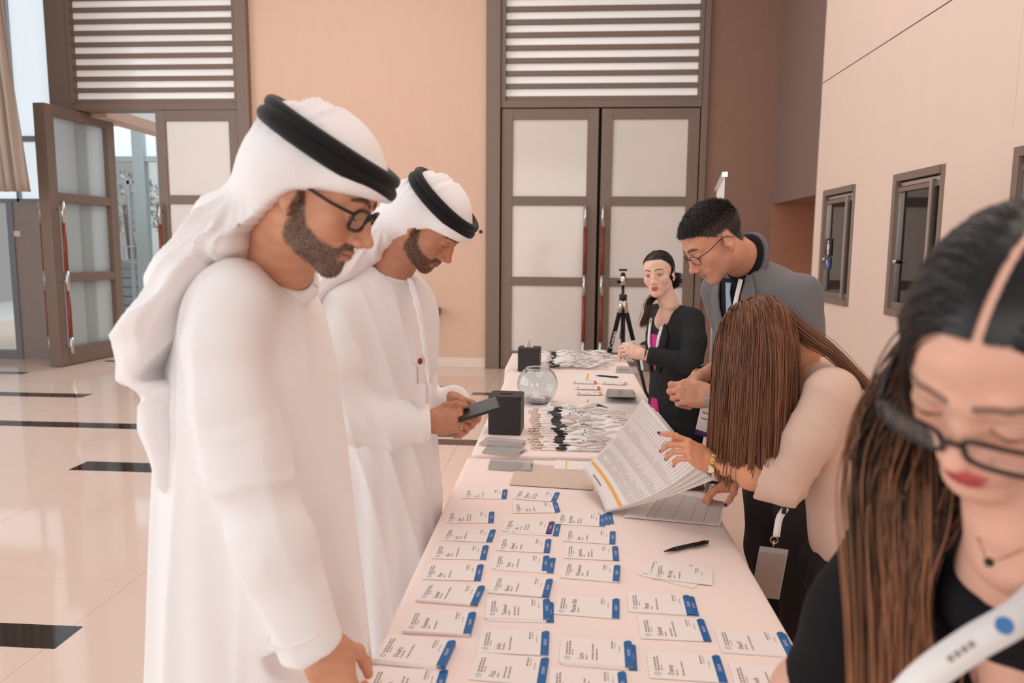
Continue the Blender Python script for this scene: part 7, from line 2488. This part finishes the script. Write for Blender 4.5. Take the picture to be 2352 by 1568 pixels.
A_, B_, C_, D_ = at(1336, 1078, 2.58), at(1392, 1176, 2.33), at(1604, 1070, 2.20), at(1476, 915, 2.46)
for q in range(4):
    dq = np.array([0.010, 0.012, -0.004]) * q
    sw = np.array([0.008, -0.004, -0.012]) * q
    V3, nrm = page(A_ + dq, B_ + dq * 0.5, C_ + dq + sw, D_ + dq + sw, -0.03 + 0.006 * q, 0.0)
    n = 18
    V_ = V3.reshape(-1, 3)
    F_ = [(i * (n + 1) + j, i * (n + 1) + j + 1, (i + 1) * (n + 1) + j + 1, (i + 1) * (n + 1) + j) for i in range(n) for j in range(n)]
    e = empty('paper_sheet', V_.mean(0), ['front page of the lifted list with ruled rows and an amber band', 'second page of the lifted list just behind the front one', 'third page of the lifted list', 'backmost page of the lifted list'][q], 'paper', 'pages of the lifted list')
    o = mesh_np('sheet', V_, F_, M_paper, e); sm = o.modifiers.new('t', 'SOLIDIFY'); sm.thickness = 0.0006; sm.offset = 0
    if q == 0:
        facing = -nrm if nrm @ (CAM - A_) < 0 else nrm
        def S_(u, v, off=0.0012):
            i = min(int(u * n), n - 1); j = min(int(v * n), n - 1); fu, fv = u * n - i, v * n - j
            p = V3[i, j] * (1 - fu) * (1 - fv) + V3[i + 1, j] * fu * (1 - fv) + V3[i, j + 1] * (1 - fu) * fv + V3[i + 1, j + 1] * fu * fv
            return p + facing * off
        def strip_(u0, v0, u1, v1, w, along_u):
            gs = []
            ts = np.linspace(0, 1, 15)
            V_ = []
            for t in ts:
                u, v = u0 + (u1 - u0) * t, v0 + (v1 - v0) * t
                if along_u:
                    V_ += [S_(u, min(1, v)), S_(u, min(1, v + w))]
                else:
                    V_ += [S_(min(1, u), v), S_(min(1, u + w), v)]
            return np.array(V_), [(2 * i, 2 * i + 1, 2 * i + 3, 2 * i + 2) for i in range(14)]
        V_, F_ = strip_(0.03, 0.125, 0.99, 0.125, 0.030, True); mesh_np('amber_band', V_, F_, M_amber, e, smooth=False)
        gs = [strip_(0.03 + 0.037 * k, 0.21, 0.03 + 0.037 * k, 0.96, 0.0022, False) for k in range(26)]
        gs += [strip_(0.03, v, 0.955, v, 0.0018, True) for v in (0.21, 0.30, 0.44, 0.62, 0.78, 0.96)]
        V_, F_ = merge(gs); mesh_np('ruled_table', V_, F_, M_inklight, e, smooth=False)
        rr_ = np.random.default_rng(9)
        gs = []
        for k in range(26):
            for v in (0.22, 0.31, 0.45, 0.63):
                gs.append(strip_(0.045 + 0.037 * k, v, 0.045 + 0.037 * k, v + rr_.uniform(0.03, 0.08), 0.010, False))
        V_, F_ = merge(gs); rp_ = mesh_np('row_print', V_, F_, mat('faint_ink', (214, 206, 206), 0.6, 0.3, var=0.02) if 'faint_ink' not in MATS else MATS['faint_ink'], e, smooth=False); rp_['kind'] = 'stuff'
        V_, F_ = strip_(0.25, 0.055, 0.52, 0.055, 0.016, True); mesh_np('heading', V_, F_, M_inklight, e, smooth=False)

# ================================================================== woman in front, at the right edge
skin6 = (224, 174, 152)
p6 = empty('person', (0.72, 0.80, 0), 'person in a black top with glasses and long ombre hair, close at the right edge', 'person')
sc6 = 1.0
R6 = face_frame((-0.654, -0.441, -0.616), roll=math.radians(13))
O6 = at(2190, 1064, 0.62) - R6 @ (np.array([0, 0.108, -0.036]) * sc6)
nb6 = O6 + np.array([0.060, 0.050, -0.185])


def hl6(V):
    x, y, z = np.abs(V[:, 0]), V[:, 1], V[:, 2]
    top = np.interp(y, [-0.12, -0.02, 0.01, 0.03, 0.045, 0.06, 0.09], [-0.12, -0.03, 0.005, 0.030, 0.055, 0.073, 0.080])
    return sstep(top - 0.004, top + 0.004, z)


opt6 = dict(ears=False, skin=skin6, fem=True, lids='down', lip=1.1, lipcol=(178, 44, 58), lipmix=0.85, brow=0.0038, browmix=0.7, browcol=(60, 46, 42), blush=0.35, hairline=lambda V: hl6(V) * sstep(0.002, 0.006, np.abs(V[:, 0] + 0.006)), haircol=(24, 20, 20), nose=0.78, shadow=0.25)
V, Vw, Fq, C, _b = add_head(p6, opt6, O6, R6, sc6, nb6, h=0.0018)
V6, Vw6, Fq6 = V, Vw, Fq
fw6 = np.array([-0.80, -0.58, 0]); sd6 = np.array([-0.58, 0.80, 0])
neckv = arm_geo([nb6 + np.array([0, 0, 0.02]), nb6 + np.array([0.03, 0.03, -0.06])], [0.050, 0.076], skin6, h=0.005)
F = Field((0.10, 0.45, 0.80), (1.20, 1.35, 1.42), 0.0075)
e6 = at(1850, 1592, 0.97); w6 = at(1760, 1650, 1.10)
body = weld_body([inner_body(nb6, nb6 + np.array([0.12, 0.11, -0.42]), [[at(2065, 1272, 0.92), e6, w6]], skin6, wc=0.07, wp=0.09), (Vw, Fq, C), neckv, arm_geo([w6, e6, e6 + np.array([0.05, 0, 0.08])], [0.030, 0.042, 0.045], skin6)])
mesh_np('body', body[0], body[1], M_skin, p6, colors=body[2])
c6 = nb6 + np.array([0.10, 0.09, -0.05])
st6 = [(0.80, 0.12, 0.17), (0.95, 0.12, 0.165), (1.08, 0.125, 0.175), (1.17, 0.120, 0.180), (1.22, 0.105, 0.165), (1.255, 0.085, 0.12)]
F.loft([s[0] + (nb6[2] - 1.28) for s in st6], [c6 + 0 * c6 for s in st6], [s[1] for s in st6], [s[2] for s in st6], (0, 0, 1), fw6, k=0.0)
F.ell(nb6 + np.array([0.045, 0.045, -0.085]), (0.10, 0.10, 0.065), k=0.03)
sh6 = at(2065, 1262, 0.92)
F.chain([sh6, at(1985, 1420, 0.93), at(1895, 1560, 0.96)], [0.060, 0.058, 0.055], k=0.05)
clip_end(F, at(1875, 1585, 0.965), at(1895, 1560, 0.96) - at(1985, 1420, 0.93), 0.08)
shf = c6 + sd6 * -0.17 + np.array([0, 0, -0.06])
F.chain([shf, shf + np.array([0.0, -0.12, -0.22])], [0.058, 0.05], k=0.04)
ne6 = nb6 + fw6 * 0.060 + np.array([0, 0, -0.010])
F.ell(ne6, (0.052, 0.052, 0.050), k=0.006, op='-')
F.cap(nb6 + np.array([0, 0, 0.05]), nb6 + np.array([0.005, 0.005, -0.02]), 0.055, 0.058, k=0.006, op='-')
F6 = F
V, Fq = F.skin(2); N = vnormals(V, Fq)
V = V + N * (0.0025 * wave_noise(V, 81, (6, 6, 6), 5))[:, None]
mesh_np('black_top', V, Fq, M_blacktop, p6)
print('O6', O6, 'nb6', nb6, 'sh6', sh6, 'ne6', ne6)
legs(p6, [np.array([c6[0] + 0.04, c6[1] + 0.10, 0.86]), np.array([c6[0] + 0.12, c6[1] - 0.02, 0.86])], [np.array([c6[0] + 0.06, c6[1] + 0.10, 0.07]), np.array([c6[0] + 0.14, c6[1] - 0.04, 0.07])], M_blackblazer)
glasses(p6, O6, R6, sc6, y=0.1085, z=-0.0135, w=0.057, hgt=0.034, rad=0.0019, square=0.62, nose=0.0085, pitch=0.10)
# hair: centre parting, dark at the crown, lighter toward the ends
keep6 = lambda p: (hl6(p) > 0.5) & (np.abs(p[:, 0] + 0.006) > 0.0022)
rt = scalp_roots(9000, 82, keep=keep6)
sgn = np.where(rt[:, 0] > -0.006, 1.0, -1.0)
d0 = np.stack([1.0 * sgn, -0.35 - 9.0 * np.clip(rt[:, 1] - 0.0, 0, 0.08), 0.25 - 0.3 * (np.abs(rt[:, 0]) > 0.05)], 1)
col6 = [head_collider(opt6, O6, R6, sc6, 0.0025, 0.008),
        head_collider(F6, np.zeros(3), np.eye(3), 1.0, 0.005, 0.022)]
off6 = np.random.default_rng(86).normal(size=(9000, 2)) * np.array([0.022, 0.014])
g6z = [at(2060, y_, 0.74)[2] for y_ in (1900, 1568, 1400, 1200, 1000, 850)]
g6 = [at(x_, y_, d_)[:2] for x_, y_, d_ in ((2085, 1900, 0.76), (2090, 1568, 0.76), (2095, 1400, 0.765), (2088, 1200, 0.775), (2070, 1000, 0.79), (2066, 850, 0.79))]
left6 = rt[:, 0] > -0.006


def drift6(p, t):
    if t < 0.24:
        return -R6[:, 1] * 0.30
    gx_ = np.interp(p[:, 2], g6z, [g[0] for g in g6]); gy_ = np.interp(p[:, 2], g6z, [g[1] for g in g6])
    v = np.stack([gx_ + off6[:, 0] - p[:, 0], gy_ + off6[:, 1] - p[:, 1], 0 * gx_], 1)
    v = np.clip(v * 9, -0.6, 0.6)
    return np.where(left6[:, None], v, 0)


P = hair_paths(rt @ (R6 * sc6).T + O6, d0 @ R6.T, 40, np.random.default_rng(5).uniform(0.0150, 0.0180, 9000), col6, 0.55, (0.42, 0.6), 83, jitter=0.05, drift=drift6)
lk = np.random.default_rng(84).integers(0, 9000, 170)
end = P[:, 14]
nearest = lk[np.argmin(((end[:, None, :] - end[lk][None]) ** 2).sum(2), 1)]
t_ = np.linspace(0, 1, P.shape[1])[None, :, None]
P = P * (1 - 0.6 * t_) + P[nearest] * 0.6 * t_
hair_part('hair', p6, smooth_paths(P), 0.0013, 0.0011, mixcol((20, 17, 17), (42, 34, 32), (178, 122, 88), 0.10), 85, hair_cap(V6, Vw6, Fq6, hl6(V6) * sstep(0.0015, 0.004, np.abs(V6[:, 0] + 0.006)), (24, 20, 20), 0.0012))
# necklace and lanyard
P = catmull([at(2236, 1215, 0.70), at(2258, 1262, 0.66), at(2272, 1288, 0.645), at(2320, 1275, 0.645), at(2380, 1245, 0.66)], 24)
tube('necklace', P, 0.0007, M_gold, p6, seg=6)
bm = bmesh.new(); bmesh.ops.create_uvsphere(bm, u_segments=12, v_segments=8, radius=0.0042, matrix=Matrix.Translation(at(2272, 1291, 0.644)))
bm_obj('pendant', bm, M_pen, p6, smooth=True)
S, Q = lanyard_strap(p6, [at(2460, 1290, 0.66), at(2352, 1405, 0.635), at(2230, 1480, 0.63), at(2120, 1560, 0.63), at(2040, 1650, 0.64)], 0.028, (-0.35, -0.85, 0.35), None, 30)
T_ = np.gradient(Q, axis=0); T_ /= np.linalg.norm(T_, axis=1)[:, None]; nn = np.tile(np.array([-0.35, -0.85, 0.35]), (30, 1)); S_w = np.cross(T_, nn); S_w /= np.linalg.norm(S_w, axis=1)[:, None]; N_w = np.cross(S_w, T_)
i = int(np.argmin(np.abs(Q[:, 0] - at(2310, 1440, 0.632)[0])))
gv = [Q[i] + N_w[i] * 0.0014 + 0.0075 * (math.cos(k) * T_[i] + math.sin(k) * S_w[i]) for k in np.linspace(0, 2 * PI, 25)[:-1]]
mesh_np('round_logo', gv, [tuple(range(24))], M_logo, S, smooth=False)
def strap_text(s, i0, size, off, m, nm):
    tv, tf = text_geo(s, size)
    d = -T_[i0]
    up = S_w[i0]
    up = up if up[2] > 0 else -up
    mesh_np(nm, [Q[i0] + N_w[i0] * 0.0015 + d * v[0] + up * (v[1] + off) for v in tv], tf, m, S, smooth=False)
i = int(np.argmin(np.abs(Q[:, 0] - at(2165, 1530, 0.63)[0])))
gg = [(np.array([Q[k] * (1 - a) + Q[k + 1] * a + N_w[k] * 0.0015 + S_w[k] * o_ for a, o_ in ((0.1, -0.0025), (0.8, -0.0025), (0.8, 0.0025), (0.1, 0.0025))]), [(0, 1, 2, 3)]) for k in range(max(0, i - 4), i)]
V_, F_ = merge(gg); mesh_np('strap_print', V_, F_, M_inklight, S, smooth=False)
# ------------------------------------------------------------------ tripod and chairs
M_carbon = mat('black_tripod_metal', (34, 31, 32), 0.35, 0.5, metal=0.3, var=0.05)
M_foam = mat('black_foam_grip', (28, 26, 27), 0.85, 0.2, var=0.1, nscale=200)
YT = 6.6
tc = at(1431, 690, YT)
apex = at(1431, 685, YT)
tr = empty('tripod', (apex[0], YT, 0), 'black camera tripod with ball head standing before the closed doors', 'tripod')
for k, (fx_, fy_) in enumerate(((at(1352, 905, YT)[0], YT - 0.25), (at(1440, 900, YT)[0], YT + 0.35), (at(1502, 905, YT)[0], YT - 0.25))):
    ft = np.array([fx_, fy_, 0.0]); a = apex + (ft - apex) * 0.02
    lg = tube('leg', [a + (ft - a) * t for t in (0.0, 0.42)], [0.021, 0.019], M_foam if k != 1 else M_carbon, tr, seg=12)
    tube('leg_section', [a + (ft - a) * t for t in (0.40, 0.72)], 0.015, M_carbon, lg, seg=10)
    tube('leg_section', [a + (ft - a) * t for t in (0.70, 1.0)], 0.012, M_carbon, lg, seg=10)
    for t in (0.405, 0.70):
        tube('twist_lock', [a + (ft - a) * (t - 0.015), a + (ft - a) * (t + 0.025)], 0.021, M_foam, lg, seg=12)
    tube('hinge', [apex + np.array([0, 0, 0.02]), a + (ft - a) * 0.09], [0.024, 0.021], M_steel, lg, seg=10)
    if k == 0:
        # pale lettering along the grip
        tv, tf = text_geo('Coman', 0.055)
        dd = (a - ft) / np.linalg.norm(a - ft); sx_ = np.cross(dd, [0, -1, 0]); sx_ /= np.linalg.norm(sx_)
        b0_ = a + (ft - a) * 0.36 + np.array([0, -0.0205, 0])
        mesh_np('lettering', [b0_ + dd * v[0] - sx_ * (v[1] - 0.018) for v in tv], tf, M_white, lg, smooth=False)
d_top = at(1431, 655, YT); hd = at(1431, 628, YT)
cyl('centre_column', apex + np.array([0, 0, -0.30]), d_top, 0.014, M_carbon, tr)
cyl('collar', apex + np.array([0, 0, -0.02]), apex + np.array([0, 0, 0.035]), 0.034, M_carbon, tr)
cyl('ball_housing', d_top, at(1431, 634, YT), 0.026, M_steel, tr)
bm = bmesh.new(); bmesh.ops.create_uvsphere(bm, u_segments=16, v_segments=10, radius=0.022, matrix=Matrix.Translation(at(1431, 631, YT))); bm_obj('ball', bm, M_carbon, tr, smooth=True)
tp_ = at(1431, 620, YT)
box('quick_release', (tp_[0] - 0.035, tp_[1] - 0.03, tp_[2] - 0.008), (tp_[0] + 0.035, tp_[1] + 0.03, tp_[2] + 0.010), M_carbon, tr, bev=0.003)
cyl('pan_knob', d_top + np.array([-0.024, -0.01, 0.03]), d_top + np.array([-0.05, -0.02, 0.03]), 0.013, M_foam, tr)
cyl('hook', apex + np.array([0, 0, -0.30]), apex + np.array([0, 0, -0.36]), 0.02, M_carbon, tr)

M_cover = mat('white_stretch_chair_cover', (238, 224, 216), 0.7, 0.25, var=0.015, nscale=8)


def covered_chair(x, y, ang, label, zt=0.97):
    e = empty('banquet_chair', (x, y, 0), label, 'chair', 'white covered chairs behind the desk')
    Mx = Matrix.Translation((x, y, 0)) @ Matrix.Rotation(ang, 4, 'Z')
    for sx in (-0.19, 0.19):
        for sy in (-0.19, 0.19):
            tube('leg', [Mx @ Vector((sx, sy, 0.0)), Mx @ Vector((sx * 0.95, sy * 0.95, 0.44))], 0.013, M_steel, e, seg=8)
    # stretch cover: back, seat and skirt in one skin, open arches between the feet
    F = Field((-0.30, -0.33, 0.0), (0.30, 0.33, zt + 0.06), 0.010)
    F.loft([0.42, 0.60, 0.80, zt - 0.06, zt], [(0, -0.20, 0), (0, -0.215, 0), (0, -0.235, 0), (0, -0.25, 0), (0, -0.255, 0)], [0.215, 0.21, 0.21, 0.20, 0.13], [0.030, 0.028, 0.026, 0.024, 0.018], (0, 0, 1), (1, 0, 0), k=0.0)
    F.loft([0.02, 0.20, 0.40, 0.46], [(0, 0, 0)] * 4, [0.275, 0.258, 0.250, 0.235], [0.285, 0.265, 0.252, 0.235], (0, 0, 1), (1, 0, 0), k=0.03)
    for (ax_, lim) in (((1, 0), 1), ((0, 1), 1)):
        if ax_ == (1, 0):
            F.ell((0, 0, 0.0), (0.17, 0.6, 0.30), k=0.02, op='-')
        else:
            F.ell((0, 0, 0.0), (0.6, 0.17, 0.30), k=0.02, op='-')
    V, Fq = F.skin(2)
    V[:, 2] = np.maximum(V[:, 2], 0.012)
    Vw = np.array([Mx @ Vector(v) for v in V])
    mesh_np('stretch_cover', Vw, Fq, M_cover, e)
    box('seat', (-0.2, -0.2, 0.41), (0.2, 0.2, 0.43), M_tablewood, e, M=Mx)
    return e


covered_chair(1.13, 2.98, math.radians(-80), 'white covered chair beside the suited man, behind the desk')
cb = at(2024, 880, 3.7)
covered_chair(cb[0], 3.7, math.radians(-90), 'white covered chair by the ticket wall, only its rounded top showing', zt=0.98)
